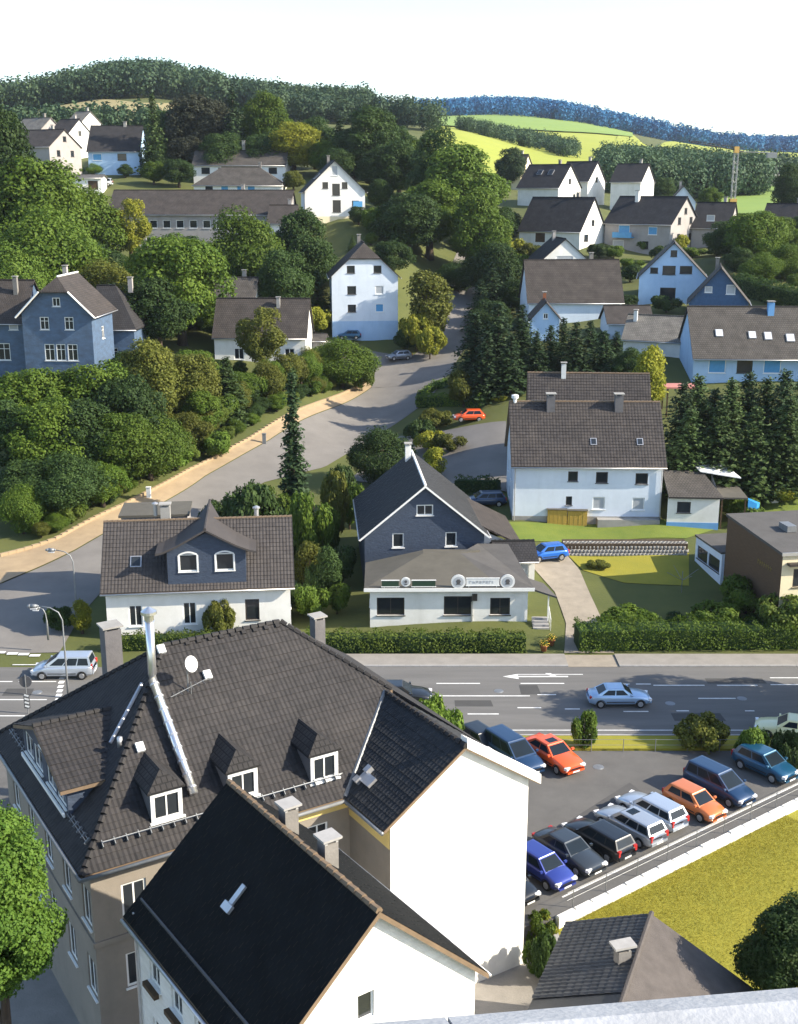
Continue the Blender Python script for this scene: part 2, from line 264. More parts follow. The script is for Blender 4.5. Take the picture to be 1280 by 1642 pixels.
# ------------------------------------------------------------------ objects, tags, mesh builder
def link(o, parent=None):
    col.objects.link(o)
    if parent is not None: o.parent = parent
    return o
def tag(o, label=None, cat=None, group=None, kind=None):
    if label: o['label'] = label
    if cat: o['category'] = cat
    if group: o['group'] = group
    if kind: o['kind'] = kind
    return o
def empty(name, loc, rz=0.0, label=None, cat=None, group=None):
    o = bpy.data.objects.new(name, None); o.empty_display_size = 0.3; link(o)
    o.location = loc; o.rotation_euler = (0, 0, rz); return tag(o, label, cat, group)
class MB:
    def __init__(s): s.v = []; s.f = []; s.uv = {}; s.tint = {}
    def face(s, pts, uv=None, tint=None):
        i = len(s.v); s.v += [tuple(p) for p in pts]; k = len(s.f); s.f.append(tuple(range(i, i + len(pts))))
        if uv: s.uv[k] = uv
        if tint is not None: s.tint[k] = tint
    def box(s, c, d, rz=0.0, rx=0.0, ry=0.0):
        m = Matrix.Rotation(rz, 3, 'Z') @ Matrix.Rotation(ry, 3, 'Y') @ Matrix.Rotation(rx, 3, 'X')
        i = len(s.v)
        for x in (-.5, .5):
            for y in (-.5, .5):
                for z in (-.5, .5):
                    p = m @ Vector((x * d[0], y * d[1], z * d[2])); s.v.append((p.x + c[0], p.y + c[1], p.z + c[2]))
        for q in ((0,1,3,2),(4,6,7,5),(0,4,5,1),(2,3,7,6),(0,2,6,4),(1,5,7,3)): s.f.append(tuple(i + a for a in q))
        return s
    def bb(s, x0, x1, y0, y1, z0, z1): return s.box(((x0+x1)/2, (y0+y1)/2, (z0+z1)/2), (x1-x0, y1-y0, z1-z0))
    def prism(s, poly, z0, z1):
        n = len(poly); i = len(s.v)
        zz0 = z0 if hasattr(z0, '__len__') else [z0] * n; zz1 = z1 if hasattr(z1, '__len__') else [z1] * n
        s.v += [(p[0], p[1], zz0[k]) for k, p in enumerate(poly)] + [(p[0], p[1], zz1[k]) for k, p in enumerate(poly)]
        s.f.append(tuple(i + n - 1 - k for k in range(n))); s.f.append(tuple(i + n + k for k in range(n)))
        for k in range(n): s.f.append((i + k, i + (k + 1) % n, i + n + (k + 1) % n, i + n + k))
        return s
    def tube(s, pts, r, n=6, cap=True):
        pts = [Vector(p) for p in pts]; rr = r if hasattr(r, '__len__') else [r] * len(pts); i0 = len(s.v)
        for k, p in enumerate(pts):
            d = (pts[min(k+1, len(pts)-1)] - pts[max(k-1, 0)]).normalized()
            a = d.cross(Vector((0, 0, 1)) if abs(d.z) < 0.9 else Vector((1, 0, 0))).normalized(); b = d.cross(a)
            for j in range(n):
                t = 2 * math.pi * j / n; s.v.append(tuple(p + (a * math.cos(t) + b * math.sin(t)) * rr[k]))
        for k in range(len(pts) - 1):
            for j in range(n):
                a0 = i0 + k*n + j; a1 = i0 + k*n + (j+1) % n; s.f.append((a0, a1, a1 + n, a0 + n))
        if cap:
            s.f.append(tuple(i0 + j for j in range(n))[::-1]); s.f.append(tuple(i0 + (len(pts)-1)*n + j for j in range(n)))
        return s
    def lathe(s, prof, n=12, c=(0, 0, 0)):
        i0 = len(s.v)
        for r, z in prof:
            for j in range(n):
                t = 2*math.pi*j/n; s.v.append((c[0] + r*math.cos(t), c[1] + r*math.sin(t), c[2] + z))
        for k in range(len(prof)-1):
            for j in range(n):
                a0 = i0+k*n+j; a1 = i0+k*n+(j+1) % n; s.f.append((a0, a1, a1+n, a0+n))
        return s
    def mesh(s, name, smooth=False):
        me = bpy.data.meshes.new(name); me.from_pydata(s.v, [], s.f)
        if s.uv:
            ul = me.uv_layers.new(name='UVMap')
            for k, uv in s.uv.items():
                for li, q in zip(me.polygons[k].loop_indices, uv): ul.data[li].uv = q
        if s.tint:
            a = me.attributes.new('tint', 'FLOAT', 'FACE')
            for k, t in s.tint.items(): a.data[k].value = t
        me.update()
        if smooth: me.polygons.foreach_set('use_smooth', [True] * len(me.polygons))
        return me
    def build(s, name, m, parent=None, smooth=False, loc=None, rz=0.0):
        me = s.mesh(name, smooth); me.materials.append(m)
        o = bpy.data.objects.new(name, me); link(o, parent)
        if loc is not None: o.location = loc
        o.rotation_euler = (0, 0, rz); return o
def copy_tree(o, parent=None):
    c = o.copy(); link(c, parent)
    for ch in list(o.children): copy_tree(ch, c)
    return c
def set_mat(o, m):
    o.material_slots[0].link = 'OBJECT'; o.material_slots[0].material = m

def clip(poly, conv):
    """convex clip of a 2D polygon"""
    out = poly; n = len(conv)
    for i in range(n):
        a, b = conv[i], conv[(i+1) % n]; inp = out; out = []
        if not inp: return []
        def sd_(p): return (b[0]-a[0])*(p[1]-a[1]) - (b[1]-a[1])*(p[0]-a[0])
        for k in range(len(inp)):
            p, q = inp[k], inp[(k+1) % len(inp)]; dp, dq = sd_(p), sd_(q)
            if dp >= -1e-9: out.append(p)
            if (dp > 1e-9 and dq < -1e-9) or (dp < -1e-9 and dq > 1e-9):
                t = dp / (dp - dq); out.append((p[0] + t*(q[0]-p[0]), p[1] + t*(q[1]-p[1])))
    return out
def area2(p): return sum(p[i][0]*p[(i+1) % len(p)][1] - p[(i+1) % len(p)][0]*p[i][1] for i in range(len(p)))

# a roof slope: slab with courses on top.  pts: convex 3D polygon, any winding
def slope(parent, pts, m, tiles=None, thick=0.16, name='roof', edge=None, rng=random.Random(3)):
    P = [Vector(p) for p in pts]
    n = Vector((0, 0, 0))
    for i in range(len(P)): n += P[i].cross(P[(i+1) % len(P)])
    n.normalize()
    if n.z < 0: P.reverse(); n = -n
    e = Vector((0, 0, 1)).cross(n); e.normalize(); u = n.cross(e)
    o = P[0]; q = [((p - o).dot(e), (p - o).dot(u)) for p in P]
    mb = MB(); mb.face(P, uv=q)
    dn = Vector((0, 0, -thick)); L = [p + dn for p in P]; mb.face(L[::-1], uv=q[::-1])
    for i in range(len(P)):
        j = (i+1) % len(P); mb.face([P[i], L[i], L[j], P[j]], uv=[q[i], q[i], q[j], q[j]])
    ro = mb.build(name, edge if (tiles and edge) else m, parent)
    if tiles:
        crs, cw, lift, roll = tiles
        if area2(q) < 0: q = q[::-1]
        u0, u1 = min(a[0] for a in q), max(a[0] for a in q); v0, v1 = min(a[1] for a in q), max(a[1] for a in q)
        tb = MB()
        def h(a, vv0, ph): return 0.012 + lift * (1 - (a[1]-vv0)/crs) + (roll * ph)
        r = 0; v = v0
        while v < v1 - 0.02:
            x = u0 - (cw/2 if r % 2 and not roll else 0); jit = rng.uniform(-.006, .006)
            while x < u1:
                tt = rng.random()
                segs = [(x, x+cw*.42, 0, 1), (x+cw*.42, x+cw, 1, 0)] if roll else [(x+.004, x+cw-.004, 0, 0)]
                dz = rng.uniform(-.004, .004) + jit
                for (a, b, pa, pb) in segs:
                    poly = [(a, v), (b, v), (b, v+crs*1.04), (a, v+crs*1.04)]
                    c = clip(poly, q)
                    if len(c) < 3: continue
                    pl = []
                    for k in c:
                        ph = pa + (pb-pa) * (k[0]-a)/(b-a)
                        pl.append(o + e*k[0] + u*k[1] + n*(h(k, v, ph) + dz))
                    tb.face(pl, tint=tt)
                    if len(c) == 4 and abs(c[0][1]-v) < 1e-6 and abs(c[1][1]-v) < 1e-6:
                        tb.face([pl[1], pl[0], o + e*c[0][0] + u*c[0][1] + n*.005, o + e*c[1][0] + u*c[1][1] + n*.005], tint=tt)
                x += cw
            v += crs; r += 1
        t = tb.build('roof_tiles', m, ro); t['kind'] = 'stuff'
    return ro

# a wall with openings.  org: 3D point, s: unit direction along the wall; outward normal = s x z
def wall_faces(mb, org, s, poly, holes, depth=0.13):
    org = Vector(org); s = Vector(s); nrm = s.cross(Vector((0, 0, 1)))
    if area2(poly) < 0: poly = poly[::-1]
    xs = sorted({round(p[0], 4) for p in poly} | {h[0] for h in holes} | {h[1] for h in holes})
    zs = sorted({round(p[1], 4) for p in poly} | {h[2] for h in holes} | {h[3] for h in holes})
    def P(a, d=0.0): return org + s*a[0] + Vector((0, 0, a[1])) - nrm*d
    for i in range(len(xs)-1):
        for j in range(len(zs)-1):
            cx, cz = (xs[i]+xs[i+1])/2, (zs[j]+zs[j+1])/2
            if any(h[0] < cx < h[1] and h[2] < cz < h[3] for h in holes): continue
            c = clip([(xs[i], zs[j]), (xs[i+1], zs[j]), (xs[i+1], zs[j+1]), (xs[i], zs[j+1])], poly)
            if len(c) >= 3: mb.face([P(k) for k in c])
    for h in holes:
        a, b, c, d = (h[0], h[2]), (h[1], h[2]), (h[1], h[3]), (h[0], h[3])
        for p, q in ((a, b), (b, c), (c, d), (d, a)): mb.face([P(p), P(q), P(q, depth), P(p, depth)])
    return nrm
# style: w plain white frame, m with one mullion, x with cross, d dark frame, s closed shutter, b blue shutter, o door, g big dark glass
def window(parent, org, s, h, style='w', depth=0.13, lv=None, name='window'):
    org = Vector(org); s = Vector(s); nrm = s.cross(Vector((0, 0, 1)))
    rz = math.atan2(s.y, s.x); w, hh = h[1]-h[0], h[3]-h[2]
    c = org + s*((h[0]+h[1])/2) + Vector((0, 0, h[2])) - nrm*(depth - 0.03)
    t = 0.10 if w > .7 else 0.07
    fm = {'d': DFRAME, 'g': DFRAME, 'o': WOODD}.get(style, WFRAME)
    mb = MB()
    mb.bb(-w/2, -w/2+t, -.03, .03, 0, hh); mb.bb(w/2-t, w/2, -.03, .03, 0, hh)
    mb.bb(-w/2+t, w/2-t, -.03, .03, 0, t); mb.bb(-w/2+t, w/2-t, -.03, .03, hh-t, hh)
    if style in 'mxg': mb.bb(-.035, .035, -.025, .025, t, hh-t)
    if style == 'x': mb.bb(-w/2+t, -.035, -.025, .025, hh*.66, hh*.66+.06); mb.bb(.035, w/2-t, -.025, .025, hh*.66, hh*.66+.06)
    if style != 'o': mb.bb(-w/2-.08, w/2+.08, -depth-.06, -.031, -.06, -.002)
    f = mb.build('door' if style == 'o' else name, fm, parent, loc=c, rz=rz)
    pm = {'s': SHUT, 'b': SHUTB, 'o': WOODD}.get(style, GLASS)
    pb = MB(); y = 0.0
    pb.bb(-w/2+t-.005, w/2-t+.005, y-.008, y+.008, t-.005, hh-t+.005)
    if style in 'sb':
        k = int(hh/.12)
        for i in range(k): pb.bb(-w/2+t, w/2-t, y-.022, y-.008, t+i*(hh-2*t)/k, t+(i+.8)*(hh-2*t)/k)
    pb.build({'s': 'shutter', 'b': 'shutter', 'o': 'door_leaf'}.get(style, 'pane'), pm, f)
    return f
def chimney(parent, c, d, z0, z1, m, capm=CONC, pots=1):
    mb = MB(); mb.bb(c[0]-d[0]/2, c[0]+d[0]/2, c[1]-d[1]/2, c[1]+d[1]/2, z0, z1); o = mb.build('chimney', m, parent)
    mb = MB(); mb.bb(c[0]-d[0]/2-.1, c[0]+d[0]/2+.1, c[1]-d[1]/2-.1, c[1]+d[1]/2+.1, z1+.14, z1+.22)
    for sx in (-1, 1):
        for sy in (-1, 1): mb.box((c[0]+sx*d[0]*.4, c[1]+sy*d[1]*.4, z1+.07), (.1, .1, .139))
    mb.build('chimney_cap', capm, o); return o

def gable_house(name, label, cat, loc, rz, L, W, ze, zr, wall, roof, zb=-2.5, o=0.4, g=0.3, wins=None, tiles=None, hipL=None, hipR=None,
                group=None, plinth=None, chim=(), sky_l=(), edge=None, gutters=True, gable_mat=None, wallz=None, thick=.16):
    """ridge along local X; loc at the centre of the plan.  hip = (z where the hip starts, run)"""
    H = empty(name, loc, rz, label, cat, group)
    k = (zr - ze) / (W/2); zo = ze - o*k
    wins = wins or {}
    def end(hip): return (hip[0], hip[1]) if hip else (zr, 0.0)
    def hy(z): return (zr - z) / k                      # half width of the roof at height z
    # walls
    faces = {'front': ((-L/2, -W/2, 0), (1, 0, 0), L), 'right': ((L/2, -W/2, 0), (0, 1, 0), W), 'back': ((L/2, W/2, 0), (-1, 0, 0), L), 'left': ((-L/2, W/2, 0), (0, -1, 0), W)}
    mb = MB()
    for fn, (org, s, ln) in faces.items():
        hs = [(ln/2+a-w/2, ln/2+a+w/2, z, z+h) for (a, z, w, h, st) in wins.get(fn, ())]
        if fn in ('front', 'back'): poly = [(0, zb), (ln, zb), (ln, ze), (0, ze)]
        else:
            zh, run = end(hipL if fn == 'left' else hipR)
            zh = max(zh, ze); y = min(hy(zh), W/2)
            poly = [(0, zb), (W, zb), (W, ze)] + ([(W/2+y, zh), (W/2-y, zh)] if y > .05 else [(W/2, zr)]) + [(0, ze)]
            if zh <= ze + .01: poly = [(0, zb), (W, zb), (W, ze), (0, ze)]
        if gable_mat and fn in ('left', 'right'):
            gm = MB(); wall_faces(gm, org, s, poly, hs); gm.build('gable_wall', gable_mat, H)
        else: wall_faces(mb, org, s, poly, hs)
        for hh, wn_ in zip(hs, wins.get(fn, ())): window(H, org, s, hh, wn_[4])
    mb.build('wall', wall, H)
    # roof
    zl, rl = end(hipL); zrr, rr = end(hipR)
    zl = max(zl, zo); zrr = max(zrr, zo)
    xl, xr = -L/2 - (o if hipL and zl <= zo + .01 else g), L/2 + (o if hipR and zrr <= zo + .01 else g)
    for sg in (-1, 1):
        pts = [(xl, sg*(W/2+o), zo), (xr, sg*(W/2+o), zo)]
        if hipR and zrr > zo + .01: pts.append((xr, sg*hy(zrr), zrr))
        pts.append((xr - rr, 0, zr))
        if rl + rr < xr - xl - .01: pts.append((xl + rl, 0, zr))
        if hipL and zl > zo + .01: pts.append((xl, sg*hy(zl), zl))
        slope(H, pts, roof, tiles, edge=edge, thick=thick)
        if gutters:
            gb = MB(); gb.tube([(xl, sg*(W/2+o+.07), zo-.12), (xr, sg*(W/2+o+.07), zo-.12)], .07, 6); gb.build('gutter', ZINC, H, True)
    for hip, x, run, sg, z_ in ((hipL, xl, rl, 1, zl), (hipR, xr, rr, -1, zrr)):
        if hip:
            y = hy(z_); slope(H, [(x, -y, z_), (x, y, z_), (x + sg*run, 0, zr)], roof, tiles, edge=edge, thick=thick)
    # ridge capping
    rb = MB(); n = max(2, int((xr-rr-xl-rl)/.4)); x0, x1 = xl+rl, xr-rr
    if x1 - x0 > .5:
        for i in range(n):
            a, b = x0+(x1-x0)*i/n, x0+(x1-x0)*(i+1)/n; rb.tube([(a, 0, zr+.0), (b-.02, 0, zr+.02)], [.11, .13], 6)
        rb.build('ridge_tiles', edge or roof, H)
    if plinth:
        pm, pz = plinth; pb = MB()
        e_ = .03
        pb.bb(-L/2-e_, L/2+e_, -W/2-e_, -W/2-.002, zb, pz); pb.bb(-L/2-e_, -L/2-.002, -W/2-e_+.002, W/2, zb, pz-.002); pb.bb(L/2+.002, L/2+e_, -W/2-e_+.002, W/2, zb, pz-.002)
        pb.build('plinth', pm, H)
    for (x, y, d, zt, m) in chim:
        chimney(H, (x, y), (d, d*.9), zr - abs(y)*k - .5, zt, m)
    for (x, sd_, z, w, h, m) in sky_l:                   # roof windows on slope side -1 front / 1 back
        y = sd_ * hy(z); ang = math.atan(k)
        fb = MB(); fb.box((0, 0, 0), (w+.16, h+.16, .12)); f = fb.build('roof_window', ZINC, H)
        f.location = (x, y - sd_*0.0, z + .1); f.rotation_euler = (-sd_*ang if sd_ < 0 else -ang, 0, 0)
        if sd_ < 0: f.rotation_euler = (ang, 0, 0)
        pb = MB(); pb.box((0, 0, .07), (w, h, .03)); pb.build('pane', m, f)
    return H
# ------------------------------------------------------------------ the ground: one sheet to the horizon
def grid_obj(name, X, Y, Z, m, smooth=True):
    ny, nx = Z.shape
    me = bpy.data.meshes.new(name)
    v = np.stack([X, Y, Z], -1).reshape(-1, 3)
    i = (np.arange(ny-1)[:, None]*nx + np.arange(nx-1)[None]).reshape(-1)
    f = np.stack([i, i+1, i+nx+1, i+nx], -1)
    np_mesh(me, v, f); me.materials.append(m)
    if smooth: me.polygons.foreach_set('use_smooth', [True]*len(me.polygons))
    o = bpy.data.objects.new(name, me); link(o); return o
def np_mesh(me, v, f, tint=None):
    nf, k = f.shape
    me.vertices.add(len(v)); me.vertices.foreach_set('co', np.ascontiguousarray(v, dtype=np.float32).ravel())
    me.loops.add(nf*k); me.loops.foreach_set('vertex_index', np.ascontiguousarray(f, dtype=np.int32).ravel())
    me.polygons.add(nf); me.polygons.foreach_set('loop_start', np.arange(0, nf*k, k, dtype=np.int32))
    if tint is not None:
        a = me.attributes.new('tint', 'FLOAT', 'FACE'); a.data.foreach_set('value', np.ascontiguousarray(tint, dtype=np.float32))
    me.update(calc_edges=True)
def knots(*seg):
    out = []
    for a, b, st in seg: out += list(np.arange(a, b, st))
    return np.array(out + [seg[-1][1]])
gx = knots((-1800, -600, 60), (-600, -120, 16), (-120, -60, 4), (-60, 60, 2), (60, 120, 4), (120, 600, 16), (600, 1800, 60))
gy = knots((-300, 20, 40), (20, 64, 4), (64, 72, .5), (72, 300, 2), (300, 700, 10), (700, 1900, 40), (1900, 2600, 100))
GX, GY = np.meshgrid(gx, gy)
o = grid_obj('ground', GX, GY, hgt_np(GX, GY), GRASS); o['kind'] = 'structure'

def resample(pl, n):
    pl = np.array(pl, float); d = np.r_[0, np.cumsum(np.hypot(*np.diff(pl[:, :2], axis=0).T))]
    t = np.linspace(0, d[-1], n); return np.stack([np.interp(t, d, pl[:, k]) for k in range(2)], -1)
def strip(name, A, B, m, n=60, k=6, dz=0.06, kind='structure', world=False):
    """a draped band between two edges given as photo points on the ground"""
    a = resample(A if world else [ground(*p)[:2] for p in A], n); b = resample(B if world else [ground(*p)[:2] for p in B], n)
    t = np.linspace(0, 1, k)[None, :, None]; q = a[:, None]*(1-t) + b[:, None]*t
    o = grid_obj(name, q[..., 0], q[..., 1], hgt_np(q[..., 0], q[..., 1]) + dz, m)
    # make faces point up
    me = o.data
    if me.polygons[0].normal.z < 0: me.flip_normals()
    o['kind'] = kind; return o
# hill road climbing from the junction on the left, its pavement and low wall
L_IN = [(-260,1010),(-120,975),(0,938),(120,884),(235,822),(330,764),(430,708),(520,660),(596,622)]
L_OUT = [(-260,965),(-120,930),(0,895),(90,868),(200,812),(300,758),(400,706),(500,652),(590,610)]
R_IN = [(-120,1049),(60,1046),(120,1000),(180,930),(300,845),(420,775),(520,750),(600,700),(690,640),(720,598)]
strip('hill_road', L_IN, R_IN, ASPHO, 90, 10)
strip('hill_pavement', L_OUT, L_IN, PAVET, 90, 4, 0.16)
strip('junction', [(-260,1049),(-120,1049),(0,1049),(95,1047)], [(-260,1000),(-120,972),(0,936),(170,920)], ASPHO, 30, 12, .05)
strip('upper_road', [(596,622),(604,585),(655,575),(700,548),(712,500),(716,440),(735,400)], [(722,600),(735,575),(748,555),(752,540),(765,500),(770,445),(765,400)], ASPHO, 50, 6, 0.07)
strip('side_lane', [(640,570),(560,552),(488,540)], [(640,602),(600,596),(478,592)], ASPHO, 30, 6, 0.08)
strip('courtyard', [(640,700),(720,690),(812,676)], [(560,770),(700,778),(815,790)], ASPHO, 30, 10, 0.08)
strip('driveway', [(905,1048),(908,1000),(890,950),(850,905),(838,890)], [(985,1048),(968,1000),(945,950),(930,915),(905,885)], GRAVEL, 40, 6, 0.05)
strip('upper_garden_lawn', [(812,838),(1000,838),(1180,838)], [(830,868),(1000,866),(1100,864)], LAWNG, 30, 6, 0.05)
strip('lower_garden_lawn', [(905,885),(1000,886),(1105,888)], [(935,915),(1000,935),(1105,940)], LAWN, 30, 6, 0.05)
strip('side_garden_lawn', [(1225,790),(1300,780)], [(1225,830),(1300,830)], LAWNG, 12, 6, 0.05)
strip('hill_garden_lawn', [(1000,425),(1044,425)], [(1000,448),(1044,446)], LAWNG, 12, 6, 0.2)
# fields on the far hills
strip('straw_field', [(18,178),(120,178),(230,182),(330,184)], [(18,160),(120,164),(230,168),(330,170)], FIELD3, 30, 10, .5)
strip('far_meadow', [(600,200),(760,206),(905,214),(1015,222)], [(600,185),(760,186),(905,194),(1015,204)], FIELD2, 40, 10, 1.3)
strip('sunny_field', [(690,262),(780,282),(900,292),(990,280)], [(690,198),(780,204),(900,212),(1010,220)], FIELD1, 40, 16, .5)
strip('ridge_field', [(985,236),(1030,236),(1120,242),(1300,272)], [(1000,206),(1040,208),(1120,218),(1300,250)], FIELD1, 40, 8, .9)
strip('valley_meadow', [(1150,345),(1220,345),(1320,340)], [(1150,285),(1220,275),(1320,272)], FIELD2, 30, 8, .5)

# main street (level), pavements with kerbs, the car park slab
def sheet(name, poly, z, m, th=None):
    mb = MB()
    if th: mb.prism(poly, z - th, z)
    else: mb.face([(p[0], p[1], z) for p in poly])
    o = mb.build(name, m); o['kind'] = 'structure'; return o
YN, YF = 69.6, 80.9
sheet('main_street', [(-90, YN), (90, YN), (90, YF), (-90, YF)], 0.0, ASPH)
dw0, dw1 = ground(905, 1052)[0], ground(985, 1052)[0]
for a, b in ((-13.5, dw0), (dw1, 90)):
    sheet('pavement', [(a, YF+.16), (b, YF+.16), (b, 83.2), (a, 83.2)], 0.12, PAVE, .3)
    kb = MB(); x = a
    while x < b - .1:
        kb.bb(x+.006, min(x+1.0, b)-.006, YF, YF+.155, -.2, .125); x += 1.0
    kb.build('kerb', KERB)['kind'] = 'structure'
sheet('pavement', [(dw0+.02, YF+.01), (dw1-.02, YF+.01), (dw1-.02, 83.2), (dw0+.02, 83.2)], 0.03, GRAVEL, .2)
sheet('pavement', [(-60, YF+.2), (-33, YF+.2), (-33, 86), (-60, 86)], 0.12, PAVE, .3)
sheet('pavement', [(-60, 66.3), (6.5, 66.3), (6.5, YN-.16), (-60, YN-.16)], 0.12, PAVE, .4)
sheet('verge', [(6.5, 67.6), (60, 67.6), (60, YN-.16), (6.5, YN-.16)], 0.10, LAWN, .4)
kb = MB(); x = -60
while x < 60: kb.bb(x+.006, x+.994, YN-.155, YN-.002, -.2, .125); x += 1.0
kb.build('kerb', KERB)['kind'] = 'structure'
LA, LB = np.array(at_z(912, 1462, 0)[:2]), np.array(at_z(1290, 1276, 0)[:2])
dl = (LB-LA)/np.linalg.norm(LB-LA); nl = np.array([dl[1], -dl[0]])       # nl points to the lawn
LC = LA + dl*23.5
sheet('car_park', [(60, 67.5), (-40, 67.5), (-40, 58), (-6, 58), (5.9, 49.2), tuple(LA - dl*1.2), tuple(LC), (60, LC[1]+.01)], 0.0, ASPHL, 1.9)
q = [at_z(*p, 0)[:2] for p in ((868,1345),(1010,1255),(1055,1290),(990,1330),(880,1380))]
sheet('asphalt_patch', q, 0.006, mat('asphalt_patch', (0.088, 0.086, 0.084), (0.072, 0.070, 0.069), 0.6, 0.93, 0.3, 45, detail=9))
sheet('lawn', [tuple(LA - dl*.9 + nl*.12), tuple(LC + nl*.12), (70, LC[1]-.2), (70, 22), (9.5, 22)], -0.47, LAWN, 1.5)
sheet('yard', [(-40, 20), (11, 20), (11, 50), (5.8, 50), (-6, 58.5), (-40, 58.5)], -1.35, PAVE)
bk = MB(); e0 = LA - dl*.9 + nl*.10; d0 = np.array([9.5, 22.0]) - e0; d0 /= np.hypot(*d0); n0_ = np.array([d0[1], -d0[0]])
bk.prism([tuple(e0), tuple(e0 + d0*20), tuple(e0 + d0*20 + n0_*.25), tuple(e0 + n0_*.25)], -1.7, -.44); bk.build('lawn_edge_wall', CONC)['kind'] = 'structure'
# strip of darker paving along the kerb blocks
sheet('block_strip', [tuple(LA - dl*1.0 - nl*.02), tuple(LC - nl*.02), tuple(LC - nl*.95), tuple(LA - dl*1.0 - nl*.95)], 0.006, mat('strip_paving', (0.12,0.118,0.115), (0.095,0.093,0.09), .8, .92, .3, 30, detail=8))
# white kerb blocks: each a piece of the wall
ew = empty('block_wall', (LA[0], LA[1], -.5), math.atan2(dl[1], dl[0]), 'low wall of whitewashed blocks between the car park and the dry lawn', 'wall')
rg = random.Random(8); x = -.9
while x < 20:
    w = rg.uniform(1.12, 1.3); mb = MB()
    h = rg.uniform(.60, .66); e_ = .05
    mb.prism([(x+.02, -.0), (x+w-.02, -.0), (x+w-.02, -.26), (x+.02, -.26)][::-1], 0, h-e_)
    mb.prism([(x+.02, -.0), (x+w-.02, -.0), (x+w-.02, -.26), (x+.02, -.26)][::-1], h-e_+.001, h-e_+.002)
    mb.prism([(x+.06, -.04), (x+w-.06, -.04), (x+w-.06, -.22), (x+.06, -.22)][::-1], h-e_+.002, h)
    mb.build('block', BLOCKW, ew); x += w
# thin light curb line in front of the parked cars
sheet('bay_line', [tuple(LA + dl*0.6 - nl*1.0), tuple(LC - nl*1.0), tuple(LC - nl*1.1), tuple(LA + dl*.6 - nl*1.1)], 0.012, LINE)
# painted markings on the street: each mark a sheet of its own
def mark(px0, px1, py, w=.14, z=.006, world=None):
    a = at_z(px0, py, 0); b = at_z(px1, py, 0); y = a[1]
    sheet('road_marking', [(a[0], y-w/2), (b[0], y-w/2), (b[0], y+w/2), (a[0], y+w/2)], z, LINE)
for a, b, y in ((700,770,1096),(835,905,1096),(700,850,1116),(862,892,1114),(985,1010,1097),(1020,1044,1097),(1048,1130,1099),(1235,1290,1087),(1150,1215,1099),(1236,1290,1098),
                (750,800,1145),(1000,1040,1141),(1085,1105,1140),(830,868,1135),(906,930,1137),(1195,1210,1140),(20,80,1066),(30,90,1093),(-40,75,1122),(-40,40,1148),(560,640,1096),(1120,1180,1120),(-20,20,1093)):
    mark(a, b, y)
mark(700, 1300, 1171, .1)
# stop line of the crossing: short blocks, and guide dashes
for i, (px, py) in enumerate(((0,1046),(20,1048),(38,1049),(56,1051))):
    p = at_z(px, py, 0); sheet('road_marking', [(p[0]-.4, p[1]-.22), (p[0]+.4, p[1]-.22), (p[0]+.4, p[1]+.22), (p[0]-.4, p[1]+.22)], .008, LINE)
for i in range(6):
    p = at_z(100 - i*1.4, 1087 + i*7, 0); sheet('road_marking', [(p[0]-.2, p[1]-.24), (p[0]+.2, p[1]-.24), (p[0]+.2, p[1]+.24), (p[0]-.2, p[1]+.24)], .008, LINE)
# repairs and manhole covers
PATCH = mat('road_repair', (0.070, 0.069, 0.068), (0.058, 0.057, 0.056), .9, .93, .3, 45, detail=9)
for px, py, w_, d_ in ((760,1128,2.6,1.0),(1120,1150,3.4,1.2),(850,1106,1.4,1.6),(590,1110,1.8,1.2),(1180,1092,4.2,.9),(30,1110,2.0,1.2)):
    p = at_z(px, py, 0); sheet('road_repair', [(p[0]-w_/2, p[1]-d_/2), (p[0]+w_/2, p[1]-d_/2), (p[0]+w_/2-.1, p[1]+d_/2), (p[0]-w_/2, p[1]+d_/2)], .004, PATCH)
for px, py in ((800,1108),(1075,1128),(720,1150),(60,1110),(1190,1120),(960,1230),(1000,1290)):
    p = at_z(px, py, 0); mb = MB(); mb.lathe([(0, .014), (.27, .014), (.275, .008), (.34, .008), (.345, .0)], 14, (p[0], p[1], .0)); mb.build('manhole_cover', GALV)['kind'] = 'structure'
# turn arrow in the middle lane
p = at_z(880, 1085, 0)
mb = MB(); z = .008
mb.face([(p[0]-2.2, p[1]-.1, z), (p[0]+1.4, p[1]-.1, z), (p[0]+1.4, p[1]+.1, z), (p[0]-2.2, p[1]+.1, z)])
mb.face([(p[0]-3.3, p[1], z), (p[0]-2.2, p[1]-.45, z), (p[0]-2.2, p[1]+.45, z)])
mb.face([(p[0]+.2, p[1]+.1, z), (p[0]+.6, p[1]+.1, z), (p[0]+.2, p[1]+.6, z), (p[0]-.2, p[1]+.6, z)])
mb.build('road_marking', LINE)['kind'] = 'structure'
mark(830, 935, 1084.5-3.0, .1)
# ------------------------------------------------------------------ foliage builders
def unit(v): return v / (np.linalg.norm(v, axis=-1, keepdims=True) + 1e-9)
def leaf_arrays(c, nrm, size, g, aspect=0.62):
    """rhombic leaf faces at points c with normals nrm"""
    n = len(c); nrm = unit(nrm); r = unit(g.normal(size=(n, 3))); a = unit(np.cross(nrm, r)); b = np.cross(nrm, a)
    s = np.asarray(size).reshape(-1, 1) * np.ones((n, 1))
    v = np.stack([c - a*s*.5, c - b*s*.5*aspect + nrm*s*.08, c + a*s*.5, c + b*s*.5*aspect + nrm*s*.08], 1).reshape(-1, 3)
    return v
def leaf_mesh(name, c, nrm, size, tint, g, m, aspect=0.62):
    v = leaf_arrays(c, nrm, size, g, aspect); me = bpy.data.meshes.new(name)
    np_mesh(me, v, np.arange(len(v)).reshape(-1, 4), np.clip(tint, 0, 1)); me.materials.append(m); return me
